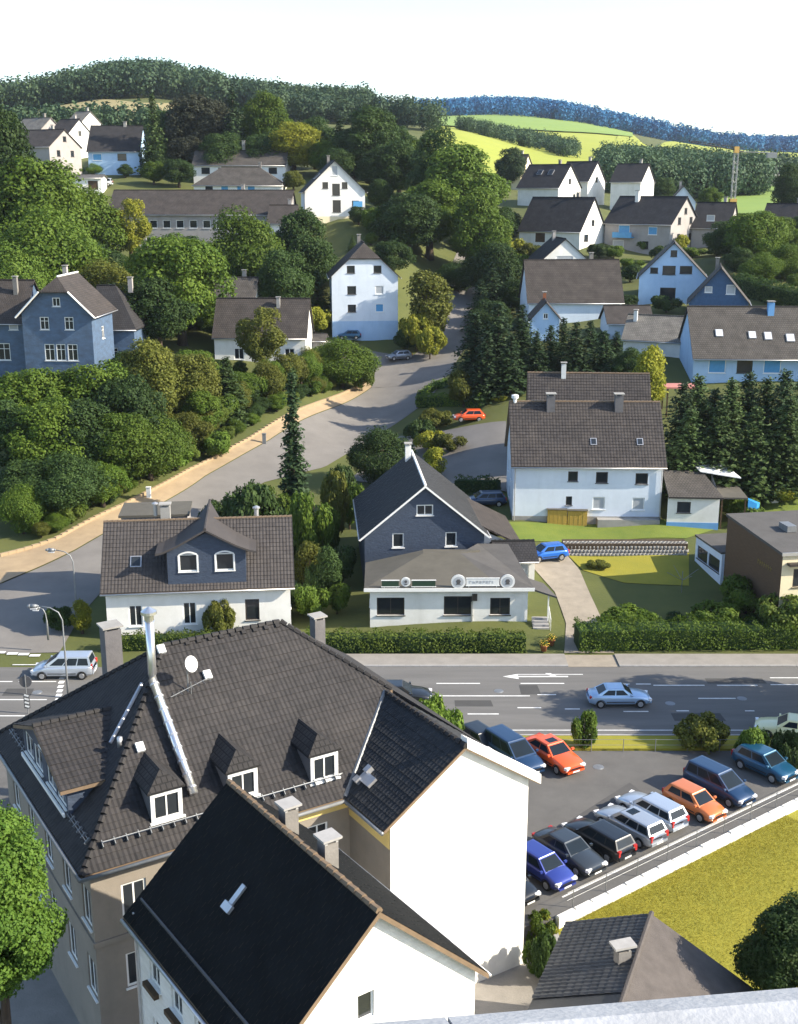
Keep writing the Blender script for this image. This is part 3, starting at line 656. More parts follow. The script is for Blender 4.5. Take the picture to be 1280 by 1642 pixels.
def lobes_crown(g, R_, H_, nl, nleaf, ls, base=0.0, lr=(.26, .42), top=1.0, flat=False):
    """leaf points of a broad crown: lobes spread through an egg shaped envelope"""
    d = unit(g.normal(size=(nl, 3))); d[:, 2] = d[:, 2]*.95 + .08
    rad = g.uniform(.45, .74, (nl, 1))
    ctr = d*rad*np.array([R_, R_, H_/2]); 
    tz = (ctr[:, 2] + H_/2)/H_; sh = np.where(tz > .5, 1 - (tz-.5)*2*(1-top), 1.0)
    ctr[:, :2] *= sh[:, None]
    lr_ = g.uniform(lr[0], lr[1], nl)*min(R_, H_/2)*1.05
    k = g.choice(nl, nleaf, p=lr_**2/np.sum(lr_**2))
    dd = unit(g.normal(size=(nleaf, 3)) + 0.75*unit(ctr[k]) + np.array([0, 0, .25]))
    rr = lr_[k]*(0.62 + 0.42*g.random(nleaf)**.6)
    bump = 1 + .22*np.sin(dd[:, 0]*9 + k) * np.sin(dd[:, 1]*8 + 2*k) * np.cos(dd[:, 2]*7)
    c = ctr[k] + dd*(rr*bump)[:, None]*np.array([1.05, 1.05, .88])
    c[:, 2] += base + H_/2
    if flat: c[:, 2] = np.maximum(c[:, 2], .03)
    nr = dd + g.normal(size=(nleaf, 3))*.55 + np.array([0, 0, .35])
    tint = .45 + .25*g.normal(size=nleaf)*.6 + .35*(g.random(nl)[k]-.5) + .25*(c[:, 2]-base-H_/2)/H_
    return c, nr, ls*g.uniform(.7, 1.3, nleaf), tint, ctr + np.array([0, 0, base + H_/2])
def trunk_mesh(name, g, H_, r, tips, n=7):
    mb = MB(); top = H_
    bend = g.normal(size=2)*.03*H_
    pts = [(bend[0]*t*t, bend[1]*t*t, top*t) for t in (0, .15, .4, .7, 1.0)]
    mb.tube(pts, [r*1.3, r, r*.8, r*.5, r*.15], n)
    for t in tips:
        s = g.uniform(.3, .7); b = (bend[0]*s*s, bend[1]*s*s, top*s)
        mid = [(b[i]*.45 + t[i]*.55) for i in range(3)]; mid[2] += .04*H_
        mb.tube([b, mid, tuple(t)], [r*.42, r*.26, r*.07], 5)
    me = mb.mesh(name, True); me.materials.append(BARK); return me
PROTO = {}
def make_broad(key, seed, R_, H_, tr, nl, nleaf, ls, m=None, top=1.0, lr=(.26, .44)):
    g = np.random.default_rng(seed)
    c, nr, s, t, ctr = lobes_crown(g, R_, H_, nl, nleaf, ls, tr, lr, top)
    crown = leaf_mesh('crown', c, nr, s, t, g, m or L_MID)
    trunk = trunk_mesh('trunk', g, tr + H_*.8, .035*(tr+H_), ctr[:min(nl, 9)])
    PROTO[key] = (trunk, crown, 2*R_*1.12, tr + H_)
def make_conifer(key, seed, R_, H_, nlev, ls, m=None, tr=.6, droop=.35, pw=.85, dens=1.0):
    g = np.random.default_rng(seed); C = []; Nn = []; S = []; T = []
    for i in range(nlev):
        t = i/nlev; z = tr + (H_-tr)*t; r = R_*(1-t)**pw*g.uniform(.85, 1.12)
        nb = max(4, int(9*dens*(.45 + .55*(1-t))))
        for b in range(nb):
            ph = g.uniform(0, 2*math.pi); rl = r*g.uniform(.8, 1.12); k = max(3, int(5 + 9*rl/R_))
            s_ = (np.arange(k)+g.uniform(.2, .9, k))/k
            x = np.stack([np.cos(ph)*rl*s_, np.sin(ph)*rl*s_, z + .12*rl*s_ - droop*rl*s_**2 + 0*s_], -1)
            x += g.normal(size=x.shape)*ls*.28
            d = np.array([math.cos(ph), math.sin(ph), 0])
            C.append(x); Nn.append(np.tile(np.array([0, 0, .9]) + d*.45, (k, 1)) + g.normal(size=(k, 3))*.55)
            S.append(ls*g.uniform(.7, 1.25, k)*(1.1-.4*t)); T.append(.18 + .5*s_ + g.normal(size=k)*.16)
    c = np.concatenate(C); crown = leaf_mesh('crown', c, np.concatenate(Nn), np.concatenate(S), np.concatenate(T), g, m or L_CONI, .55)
    mb = MB(); mb.tube([(0, 0, 0), (0, 0, H_*.5), (0, 0, H_*.97)], [.028*H_*.6, .018*H_*.6, .02], 7); me = mb.mesh('trunk', True); me.materials.append(BARK)
    PROTO[key] = (me, crown, 2*R_, H_)
make_broad('oakA', 1, 4.2, 9.4, .8, 44, 21000, .31)
make_broad('oakB', 2, 4.0, 9.8, .7, 48, 21000, .30, top=.75)
make_broad('limeC', 3, 3.4, 11.0, .6, 50, 21000, .285, top=.55)
make_broad('roundD', 4, 4.6, 8.6, .5, 44, 21000, .31, lr=(.38, .55))
make_broad('airyE', 5, 3.2, 9.6, 1.4, 32, 12000, .28, top=.6, lr=(.26, .4))
make_broad('tallF', 6, 2.6, 11.2, .5, 44, 17000, .27, top=.6)
make_broad('bushG', 7, 1.5, 2.3, .25, 18, 5200, .19, lr=(.4, .55))
make_broad('bushH', 8, 1.7, 2.0, .2, 20, 5200, .19, lr=(.38, .55))
make_broad('columnI', 9, 1.3, 6.0, .5, 30, 7500, .24, top=.6, lr=(.55, .75))
make_conifer('spruceA', 11, 2.7, 12.0, 40, .50, dens=1.3)
make_conifer('spruceB', 12, 2.4, 12.0, 44, .46, pw=.75, dens=1.3)
make_conifer('slimC', 13, 1.15, 11.0, 52, .36, pw=.8, droop=.6, dens=1.2)
make_conifer('thujaD', 14, 1.7, 10.0, 54, .36, pw=.5, droop=-.1, dens=1.5)
make_conifer('larchE', 15, 2.6, 11.0, 32, .42, L_OLIVE, droop=.3, dens=1.0)
def plant(kind, px, Y, top_py, w_px, m, label, cat='tree', group=None, name=None, base=None, rng=random.Random(5), dz=-.1):
    tr, cr, w0, h0 = PROTO[kind]
    x = at_y(px, top_py, Y)[0]; zt = at_y(px, top_py, Y)[2]; zb = hgt(x, Y) if base is None else base
    h = max(zt - zb, .8); w = w_px * mpp(top_py, Y)
    nm = name or {'spruceA': 'spruce_tree', 'spruceB': 'spruce_tree', 'slimC': 'spruce_tree', 'thujaD': 'cypress_tree', 'larchE': 'larch_tree', 'bushG': 'shrub', 'bushH': 'shrub', 'columnI': 'columnar_shrub'}.get(kind, 'broadleaf_tree')
    e = empty(nm, (x, Y, zb + dz), rng.uniform(0, 6.28), label, cat, group)
    sx = w/w0*(1.18 if kind[:4] in ('oakA', 'oakB', 'lime', 'roun', 'airy', 'tall') else 1.05); sz = h/h0; sx = min(sx, sz*{'bush': 2.2, 'spru': 2.1, 'thuj': 2.1}.get(kind[:4], 1.35))
    for n_, me in (('trunk', tr), ('crown', cr)):
        o = bpy.data.objects.new(n_, me); link(o, e); o.scale = (sx, sx, sz)
        if n_ == 'crown': set_mat(o, m)
    return e
def hedge(name, label, pts, w, h, m, zf=None, dens=75, ls=.17, seed=1, cat='hedge', top_round=.25):
    """clipped hedge: woody core and a coat of leaves; pts in world x, y"""
    g = np.random.default_rng(seed); e = empty(name, (pts[0][0], pts[0][1], zf(pts[0]) if zf else hgt(*pts[0])), 0, label, cat)
    C = []; Nn = []; core = MB()
    o0 = np.array([pts[0][0], pts[0][1], e.location.z])
    for a, b in zip(pts[:-1], pts[1:]):
        a = np.array(a, float); b = np.array(b, float); L_ = np.linalg.norm(b-a); d = (b-a)/L_; n_ = np.array([d[1], -d[0]])
        za = zf(a) if zf else hgt(*a); zb_ = zf(b) if zf else hgt(*b)
        k = int(dens*L_*(w+2*h))
        s = g.random(k)*(w+2*h); t = g.random(k)*L_
        off = np.where(s < h, -w/2, np.where(s > h+w, w/2, s-h-w/2)); zz = np.where(s < h, s, np.where(s > h+w, s-h-w, h))
        wob = 1 + .10*np.sin(t*2.1 + seed) + .07*np.sin(t*5.3) + .05*g.normal(size=k)
        zz = zz*wob; off = off*(1 + .12*np.sin(t*1.7 + zz*2) + .06*g.normal(size=k))
        p = a + d*t[:, None] + n_*off[:, None]
        z = za + (zb_-za)*t/L_ + zz
        C.append(np.column_stack([p, z]) - o0)
        nn = np.column_stack([n_[0]*off/w*2, n_[1]*off/w*2, np.where(np.abs(off) < w*.45, 1., .25)]) + g.normal(size=(k, 3))*.55
        Nn.append(nn)
        q = [tuple(a+n_*w*.38-o0[:2]), tuple(b+n_*w*.38-o0[:2]), tuple(b-n_*w*.38-o0[:2]), tuple(a-n_*w*.38-o0[:2])]
        core.prism(q, [za-.3-o0[2], zb_-.3-o0[2], zb_-.3-o0[2], za-.3-o0[2]], [za+h*.84-o0[2], zb_+h*.84-o0[2], zb_+h*.84-o0[2], za+h*.84-o0[2]])
    c = np.concatenate(C); me = leaf_mesh('foliage', c, np.concatenate(Nn), ls*g.uniform(.7, 1.3, len(c)), .5+.22*g.normal(size=len(c)), g, m)
    link(bpy.data.objects.new('foliage', me), e)
    core.build('stems', L_DARK, e); return e
def wood(name, label, pts, g, m, hs=(7, 11), ls=1.0, per=90, cat='wood'):
    """a far wood seen as one mass: many crowns in one mesh"""
    n = len(pts); hh = g.uniform(hs[0], hs[1], n); Rr = hh*g.uniform(.30, .42, n)
    d = unit(g.normal(size=(n, per, 3))); d[..., 2] = d[..., 2]*.95 + .05
    lob = 1 + .22*np.sin(d[..., 0]*5 + g.uniform(0, 6, (n, 1))) * np.cos(d[..., 1]*5 + g.uniform(0, 6, (n, 1)))
    cz = hh*.48
    c = d * (lob*g.uniform(.75, 1.0, (n, per)))[..., None] * np.stack([Rr, Rr, hh*.5], -1)[:, None]
    base = hgt_np(pts[:, 0], pts[:, 1])
    c[..., 0] += pts[:, 0:1]; c[..., 1] += pts[:, 1:2]; c[..., 2] += (base + cz)[:, None]
    nr = d + g.normal(size=d.shape)*.45
    t = (.45 + .28*g.normal(size=(n, 1))*.9 + .12*g.normal(size=(n, per)))
    me = leaf_mesh(name, c.reshape(-1, 3), nr.reshape(-1, 3), ls*g.uniform(.7, 1.3, n*per), t.reshape(-1), g, m, .8)
    o = bpy.data.objects.new(name, me); link(o); return tag(o, label, cat, None, 'stuff')
# ------------------------------------------------------------------ cars.  local +X is the nose
CAR = {
 # L, W, H, list of (x, top z, half-width factor) rear -> nose, cabin: rear base x, rear top x, front top x, front base x, belt z
 'sedan': (4.5, 1.76, 1.43, [(-2.25,.80,.74),(-2.18,.90,.88),(-1.95,.96,.96),(-1.4,.98,1),(-.5,.95,1),(.5,.94,1),(1.0,.93,1),(1.5,.86,.985),(1.95,.76,.94),(2.15,.66,.86),(2.25,.56,.74)], (-1.78,-1.0,.25,1.08), .94, 2),
 'hatch': (3.85, 1.66, 1.46, [(-1.92,.82,.78),(-1.86,.93,.9),(-1.5,.97,.97),(-.6,.95,1),(.4,.94,1),(.95,.92,1),(1.35,.85,.98),(1.65,.76,.94),(1.83,.66,.86),(1.92,.55,.74)], (-1.84,-1.45,.28,1.12), .93, 2),
 'wagon': (4.5, 1.74, 1.47, [(-2.25,.82,.8),(-2.2,.93,.9),(-1.8,.97,.97),(-.6,.95,1),(.5,.94,1),(1.05,.93,1),(1.55,.86,.985),(1.95,.76,.94),(2.15,.66,.86),(2.25,.56,.74)], (-2.16,-1.85,.3,1.12), .94, 3),
 'van': (4.5, 1.80, 1.72, [(-2.25,.90,.84),(-2.2,1.02,.93),(-1.8,1.05,.98),(-.6,1.04,1),(.6,1.02,1),(1.2,1.0,1),(1.7,.90,.98),(2.0,.78,.94),(2.17,.66,.86),(2.25,.56,.74)], (-2.17,-1.98,.35,1.45), 1.03, 3),
}
CARMESH = {}
def quadmap(q, u, v):
    a, b, c, d = [Vector(p) for p in q]; return (a*(1-u) + b*u)*(1-v) + (d*(1-u) + c*u)*v
def car_meshes(kind):
    if kind in CARMESH: return CARMESH[kind]
    L, W, H, st, cab, belt, ns = CAR[kind]; w = W/2; out = []
    def add(name, mb, m, smooth=False, parent=None):
        me = mb.mesh(name, smooth); me.materials.append(m); out.append((name, me, m, parent)); return len(out)-1
    # hull
    mb = MB(); rings = []
    for x, zt, f in st:
        ww = w*f; zb = .24 if abs(x) < L/2-.12 else .34
        half = [(0, zb), (ww*.84, zb), (ww*.965, zb+.10), (ww, .46), (ww*.985, zt-.16), (ww*.94, zt-.05), (ww*.8, zt), (0, zt+.03)]
        ring = [(x, y, z) for y, z in half] + [(x, -y, z) for y, z in half[-2:0:-1]]
        rings.append(len(mb.v)); mb.v += ring
    n = len(half)*2 - 2
    for a, b in zip(rings[:-1], rings[1:]):
        for j in range(n): mb.f.append((a+j, a+(j+1) % n, b+(j+1) % n, b+j))
    mb.f.append(tuple(rings[0]+j for j in range(n))); mb.f.append(tuple(rings[-1]+j for j in range(n))[::-1])
    ib = add('body', mb, None, True)
    # cabin
    xr0, xr1, xf1, xf0 = cab; wb, wt = w*.90, w*.73; z0 = belt-.03; z1 = H-.05
    lo = [(xr0, -wb, z0), (xf0, -wb, z0), (xf0, wb, z0), (xr0, wb, z0)]; hi = [(xr1, -wt, z1), (xf1, -wt, z1), (xf1, wt, z1), (xr1, wt, z1)]
    lo[1] = (xf0-.14, -wb, z0); lo[2] = (xf0-.14, wb, z0)
    mb = MB()
    for i in range(4):
        j = (i+1) % 4; mb.face([lo[i], lo[j], hi[j], hi[i]])
    rn = []
    for f, dz in ((1.0, 0), (.93, .035), (.72, .05), (.0, .055)):
        cx = (xr1+xf1)/2; hl = (xf1-xr1)/2; rn.append([(cx + sx*hl*(1 - (1-f)*.45), sy*wt*f, z1+dz) for sx, sy in ((-1, -1), (1, -1), (1, 1), (-1, 1))])
    for a, b in zip(rn[:-1], rn[1:]):
        for i in range(4):
            j = (i+1) % 4; mb.face([a[i], a[j], b[j], b[i]])
    add('roof', mb, None)
    def pane(q, u0, u1, v0, v1, off=.008):
        nn = (Vector(q[1])-Vector(q[0])).cross(Vector(q[3])-Vector(q[0])).normalized()
        p = MB(); pts = [quadmap(q, u, v) + nn*off for u, v in ((u0, v0), (u1, v0), (u1, v1), (u0, v1))]
        back = [x - nn*.004 for x in pts]; p.face(pts)
        for i in range(4): p.face([pts[i], back[i], back[(i+1) % 4], pts[(i+1) % 4]])
        return p
    add('windscreen', pane([lo[1], lo[2], hi[2], hi[1]], .06, .94, .1, .93), CARGL)
    add('rear_window', pane([lo[3], lo[0], hi[0], hi[3]], .08, .92, .22, .92), CARGL)
    for side in (0, 1):
        q = [lo[0], lo[1], hi[1], hi[0]] if side == 0 else [lo[2], lo[3], hi[3], hi[2]]
        cuts = {2: [(.12, .49), (.52, .88)], 3: [(.05, .30), (.325, .60), (.625, .90)]}[ns]
        for a, b in cuts:
            if side: a, b = 1-b, 1-a
            add('side_window', pane(q, a, b, .14, .88), CARGL)
    # wheels, arches
    r = .31; fx, rx = L/2-.82, -L/2+.78
    for x in (fx, rx):
        for sy in (-1, 1):
            mb = MB(); yo = sy*(w+.012); yi = sy*(w-.2)
            mb.tube([(x, yi, r), (x, yo-sy*.03, r), (x, yo, r)], [r, r, r*.93], 18); iw = add('wheel', mb, RUBBER, False)
            mb = MB(); mb.tube([(x, yo-sy*.01, r), (x, yo+sy*.008, r)], [r*.66, r*.6], 14); add('rim', mb, ALLOY, False, iw)
            mb = MB()
            for k in range(11):
                t0, t1 = math.pi*k/11, math.pi*(k+1)/11; a, b = r*1.02, r*1.17
                yy = sy*(w+.006)
                mb.face([(x+a*math.cos(t0), yy, r+a*math.sin(t0)), (x+b*math.cos(t0), yy, r+b*math.sin(t0)), (x+b*math.cos(t1), yy, r+b*math.sin(t1)), (x+a*math.cos(t1), yy, r+a*math.sin(t1))])
            add('wheel_arch', mb, BLACKP)
    # lamps, bumpers, plates, mirrors, side trim
    for sy in (-1, 1):
        mb = MB(); mb.box((L/2-.13, sy*w*.68, .62), (.22, .36, .15), rz=-sy*.28); add('headlight', mb, HLAMP)
        mb = MB(); zz = .80 if kind != 'van' else .95; mb.box((-L/2+.075, sy*w*.72, zz), (.16, .24, .2 if kind == 'sedan' else .34), rz=sy*.2); add('taillight', mb, TLAMP)
        mb = MB(); mb.box((xf0-.32, sy*(w+.07), belt+.07), (.12, .18, .12)); add('mirror', mb, None)
        mb = MB(); mb.bb(rx+.42, fx-.42, sy*(w-.01)-.012, sy*(w-.01)+.012, .45, .52); add('side_trim', mb, BLACKP)
    mb = MB(); mb.bb(L/2-.1, L/2+.015, -w*.42, w*.42, .50, .585); add('grille', mb, BLACKP)
    mb = MB(); mb.bb(L/2-.2, L/2+.03, -w*.74, w*.74, .30, .42); add('front_bumper', mb, None)
    mb = MB(); mb.bb(-L/2-.03, -L/2+.2, -w*.76, w*.76, .36, .52); add('rear_bumper', mb, None)
    mb = MB(); mb.bb(L/2+.031, L/2+.04, -.26, .26, .32, .42); add('number_plate', mb, PLATE)
    mb = MB(); mb.bb(-L/2-.042, -L/2-.031, -.26, .26, .39, .49); add('number_plate', mb, PLATE)
    CARMESH[kind] = out; return out
def car(kind, x, y, z, deg, pm, label, scale=1.0, group=None, sunroof=False, pitch=0.0):
    e = empty('car', (x, y, z), R(deg), label, 'car', group); e.scale = (scale,)*3; e.rotation_euler = (0, R(pitch), R(deg))
    objs = []
    for name, me, m, par in car_meshes(kind):
        o = bpy.data.objects.new(name, me); link(o, e if par is None else objs[par]); objs.append(o)
        if m is None:
            if not me.materials[0:1] or me.materials[0] is None: pass
            o.material_slots[0].link = 'OBJECT'; o.material_slots[0].material = pm
    if sunroof:
        H = CAR[kind][2]; mb = MB(); mb.bb(-.45, .1, -.33, .33, H-.02, H+.012); mb.build('sunroof', CARGL, e)
    return e
P_RED = paint('paint_orange_red', (0.72, 0.10, 0.02), .1); P_ORANGE = paint('paint_orange', (0.55, 0.16, 0.045), .2)
P_SILVER = paint('paint_silver', (0.50, 0.55, 0.62), .6, .3); P_WHITE = paint('paint_white', (0.62, 0.66, 0.70), .2)
P_BLACK = paint('paint_black', (0.012, 0.014, 0.017)); P_DGREY = paint('paint_dark_grey', (0.05, 0.06, 0.07), .5)
P_NAVY = paint('paint_navy', (0.012, 0.04, 0.10)); P_BLUE = paint('paint_blue', (0.02, 0.13, 0.50), .2); P_TEAL = paint('paint_teal', (0.010, 0.075, 0.15), .3); P_PALE = paint('paint_pale_silver', (0.44, 0.47, 0.51), .6, .3)
P_LBLUE = paint('paint_light_blue', (0.36, 0.50, 0.68), .5, .3); P_GREY = paint('paint_grey', (0.22, 0.24, 0.28), .6, .3); P_CREAM = paint('paint_pale_yellow', (0.75, 0.72, 0.42), .05)
P_VIOLET = paint('paint_blue_violet', (0.03, 0.05, 0.26), .3)
# ------------------------------------------------------------------ near buildings
TB = (.30, .22, .026, .022)      # pantiles: course, column, lift, roll
TS = (.24, .30, .014, 0)         # slates
R_NEAR = uv_roof_mat('roof_brown_small', (0.034, 0.031, 0.031), (0.025, 0.023, 0.023), (0.013, 0.012, 0.012), .24, .3)
# --- the tower the view is taken from
e = empty('church_tower', (0, -4, 0), 0, 'pale stone ledge of the viewpoint tower along the lower right edge', 'tower')
lx = math.atan2(.09, .73)
MB().bb(-3.2, 3.2, -4, 5.55, -.6, 31.9).build('shaft', STONE, e)
mb = MB()
c_ = Vector((.5, 2.18+4, 0)); dv = Vector((math.cos(lx), math.sin(lx), 0)); nv = Vector((-dv.y, dv.x, 0))
def lp(a, b, z): return tuple(c_ + dv*a + nv*b + Vector((0, 0, z)))
pro = [(-1.6, 32.285), (-.10, 32.36), (0, 32.31), (0, 32.06), (-.10, 31.95), (-1.6, 31.95)]
n0 = 9
for k in range(n0):
    a0, a1 = -3.6 + k*.8, -3.6 + (k+1)*.8 - .006
    for (p, q) in zip(pro, pro[1:]+pro[:1]): mb.face([lp(a0, *p), lp(a1, *p), lp(a1, *q), lp(a0, *q)])
    mb.face([lp(a0, *p) for p in pro]); mb.face([lp(a1, *p) for p in pro[::-1]])
mb.build('coping', STONE, e)

# --- black slated house, lower left
D = gable_house('slate_house', 'house with near-black slate roof and white gable, lower left foreground', 'house', (-.65+9.6/2*math.cos(R(125)), 31.1+9.6/2*math.sin(R(125)), 0), R(125+180), 9.3, 7.9, 9.45, 13.1,
    WHITEB, T_BLACK, zb=-1.7, o=.35, g=.28, tiles=TS, edge=SOFFIT, thick=.2,
    wins={'right': [(-.35, 9.3, .62, .95, 'w'), (-2.2, 6.3, .9, 1.4, 'm'), (1.5, 6.3, .9, 1.4, 'm')],
          'front': [(-3.2, 7.2, .85, 1.5, 'm'), (-1.4, 7.2, .85, 1.5, 'm'), (.4, 7.2, .85, 1.5, 'm'), (2.2, 7.2, .85, 1.5, 'm'), (-3.2, 4.2, .85, 1.5, 'm'), (-1.4, 4.2, .85, 1.5, 'm'), (.4, 4.2, .85, 1.5, 'm'), (2.2, 4.2, .85, 1.5, 'm')]})
for x in (-3.2, -1.4, .4, 2.2): MB().bb(x-.5, x+.5, -7.9/2-.28, -7.9/2-.09, 7.02, 7.2).build('flower_box', WOODD, D)
mb = MB(); mb.tube([(-4.55, -7.9/2-.10, 9.4), (-4.55, -7.9/2-.10, -1.3)], .05, 6); mb.build('downpipe', ZINC, D)
for u in (-1.75, .85):                                   # two chimneys on the far side of the ridge
    chimney(D, (u, .7), (.48, .52), 11.6, 13.25, BRICKC, KERB)
rp = MB(); rp.box((0, 0, .06), (.22, .75, .09)); rp.box((0, -.5, .1), (.5, .28, .12)); f = rp.build('roof_vent', ZINC, D); f.location = (-.6, -1.9, 11.4); f.rotation_euler = (math.atan2(3.65, 3.95), 0, 0)
rp = MB(); rp.bb(-4.7, 4.7, -3.72, -3.66, 9.68, 9.78); rp.build('snow_rail', SIGNG, D)
# round brewery sign on the wall, lower left: green shield with a blue star
sg = MB(); sg.tube([(0, 0, 0), (0, -.06, 0)], .34, 14); so = sg.build('wall_sign', GREENB, D); so.location = (-1.9, -7.9/2-.45, 5.6)
st = MB()
for k in range(5):
    t0 = math.pi/2 + k*2*math.pi/5; a = [(0, 0), (.07*math.cos(t0-.63), .07*math.sin(t0-.63)), (.19*math.cos(t0), .19*math.sin(t0)), (.07*math.cos(t0+.63), .07*math.sin(t0+.63))]
    st.face([(p[0], -.066, p[1]) for p in a])
st.build('star_emblem', TARP, so)
MB().bb(-.02, .02, -.02, .44, -.02, .02).build('sign_arm', DFRAME, so)

# --- hotel: hipped main roof, wing with a white gable, dormers
HZ, HE, HW, HL_, HLr, HGX, HGZ, HGL, HGW = 14.0, 8.16, 7.12, 6.39, 5.87, 9.45, 10.95, 3.05, 4.1
HR_ = HGX + HGW - HLr
Hh = empty('hotel', (-10.65, 50.03, 0), R(31.79), 'large building with brown tiled hipped roof, dormers and steel flue, lower left', 'building')
def hz(v): return HZ - (HZ-HE)*abs(v)/HW                  # height of the front slope at distance v from the ridge
u0, u1 = -HL_, HLr + HR_
kw = (HGZ-HE)/HGW
M_ = (HGX, -(HZ-HGZ)/(HZ-HE)*HW)                          # wing ridge meets the main slope
hipx = lambda v: HLr + HR_*v/HW
# main front slope split into convex pieces left and right of the valley
slope(Hh, [(u0, -HW, HE), (HGX-HGW, -HW, HE), (M_[0], M_[1], HGZ), (HLr, 0, HZ), (0, 0, HZ)], T_HOTEL, TB, edge=SOFFIT)
slope(Hh, [(M_[0], M_[1], HGZ), (hipx(-M_[1])*.999, M_[1]*1.0, hz(M_[1])), (HLr, 0, HZ)], T_HOTEL, TB, edge=SOFFIT)
slope(Hh, [(u0, HW, HE), (u1, HW, HE), (HLr, 0, HZ), (0, 0, HZ)], T_HOTEL, None)
slope(Hh, [(u0, -HW, HE), (u0, HW, HE), (0, 0, HZ)], T_HOTEL, TB, edge=SOFFIT)
slope(Hh, [(u1, -HW, HE), (u1, HW, HE), (HLr, 0, HZ)], T_HOTEL, None)
g0 = -HW-HGL-.25
slope(Hh, [(HGX-HGW, g0, HE), (HGX, g0, HGZ), (M_[0], M_[1], HGZ), (HGX-HGW, -HW, HE)], T_DARK, TB, edge=SOFFIT)
slope(Hh, [(HGX+HGW, g0, HE), (HGX, g0, HGZ), (M_[0]+.0, M_[1], HGZ), (HGX+HGW, -HW, HE)], T_DARK, TB, edge=SOFFIT)
# walls
mb = MB(); wm = MB()
wi = .45
def hw_(mbx, org, s, ln, zt, hs, poly=None):
    wall_faces(mbx, org, s, poly or [(0, -1.7), (ln, -1.7), (ln, zt), (0, zt)], [h[:4] for h in hs])
    for h in hs: window(Hh, org, s, h[:4], h[4])
fl = HGX-HGW+wi-(u0+wi)
hw_(mb, (u0+wi, -HW+wi, 0), (1, 0, 0), fl, HE-.05, [(1.2+i*2.1, 2.25+i*2.1, z, z+1.6, 'm') for i in range(5) for z in (5.4, 2.2)])
ll = 2*(HW-wi)
hw_(mb, (u0+wi, HW-wi, 0), (0, -1, 0), ll, HE-.05, [(1.2+i*2.7, 2.3+i*2.7, z, z+1.7, 'm') for i in range(5) for z in (5.2, 1.9)])
hw_(mb, (HGX-HGW+wi, -HW+wi, 0), (0, -1, 0), HGL+wi, HE-.02, [])
hw_(mb, (u1-wi, -HW-HGL+.02, 0), (0, 1, 0), HGL+2*HW-wi, HE-.05, [])
hw_(mb, (u1-wi, HW-wi, 0), (-1, 0, 0), u1-u0-2*wi, HE-.05, [])
mb.build('wall', BEIGE, Hh)
gw_ = HGW-wi
hw_(wm, (HGX-gw_, -HW-HGL, 0), (1, 0, 0), 2*gw_, 0, [(1.0, 1.75, 1.2, 2.2, 'd')], [(0, -1.7), (2*gw_, -1.7), (2*gw_, HE+kw*wi-.05), (gw_, HGZ-.17), (0, HE+kw*wi-.05)])
wm.build('wall', WHITE, Hh)
yb = MB(); yb.bb(HGX-HGW+wi-.03, HGX-HGW+wi-.004, -HW-HGL+.05, -HW+wi, HE-1.15, HE-.12); yb.bb(1.0, HGX-HGW+.4, -HW+wi-.03, -HW+wi-.004, HE-.75, HE-.12); yb.build('fascia', YELLOWW, Hh)
# string course and band of the wall
sc = MB(); sc.bb(u0+wi-.08, HGX-HGW+wi-.1, -HW+wi-.08, -HW+wi-.003, 4.55, 4.78); sc.bb(u0+wi-.08, u0+wi-.003, -HW+wi-.082, HW-wi, 4.55, 4.782); sc.build('string_course', BEIGE, Hh)
# white rendered stack standing on the right slope of the wing
chimney(Hh, (HGX+2.3, -HW-HGL+1.6), (1.1, .9), HGZ-3.6, HGZ-2.0, WHITE, WHITE)
# white parapet coping along the right rake of the gable
pa = MB(); p0_, p1_ = Vector((HGX+.05, -HW-HGL-.27, HGZ-.1)), Vector((HGX+HGW+.05, -HW-HGL-.27, HE-.14))
q_ = [p0_, p1_, p1_ + Vector((0, 0, .48)), p0_ + Vector((0, 0, .48))]; r_ = [p + Vector((0, .5, 0)) for p in q_]
pa.face(q_); pa.face(r_[::-1])
for i in range(4): pa.face([q_[i], r_[i], r_[(i+1) % 4], q_[(i+1) % 4]])
pa.build('gable_parapet', WHITE, Hh)
# gutters and snow guards
mb = MB(); mb.tube([(u0-.1, -HW-.09, HE-.1), (HGX-HGW, -HW-.09, HE-.1)], .085, 7); mb.tube([(u0-.09, -HW-.09, HE-.1), (u0-.09, HW, HE-.1)], .085, 7)
mb.tube([(HGX-HGW-.09, g0, HE-.1), (HGX-HGW-.09, -HW, HE-.1)], .085, 7); mb.build('gutter', GALV, Hh, True)
mb = MB()
zz = hz(HW-.75)
for dv_ in (0, .12): mb.tube([(u0+1.1, -HW+.72-dv_, zz+.16+dv_*.9), (HGX-HGW+.2, -HW+.72-dv_, zz+.16+dv_*.9)], .018, 5)
for i in range(22): mb.box((u0+1.1+i*.5, -HW+.7, zz+.1), (.03, .3, .22), rx=math.atan((HZ-HE)/HW))
mb.build('snow_guard', GALV, Hh)
mb = MB()
for dv_ in (0, .12): mb.tube([(u0+.72-dv_, -HW+1.2, zz+.16), (u0+.72-dv_, HW-1.2, zz+.16)], .018, 5)
for i in range(24): mb.box((u0+.7, -HW+1.2+i*.5, zz+.1), (.3, .03, .22), ry=-math.atan((HZ-HE)/HL_))
mb.build('snow_guard', GALV, Hh)
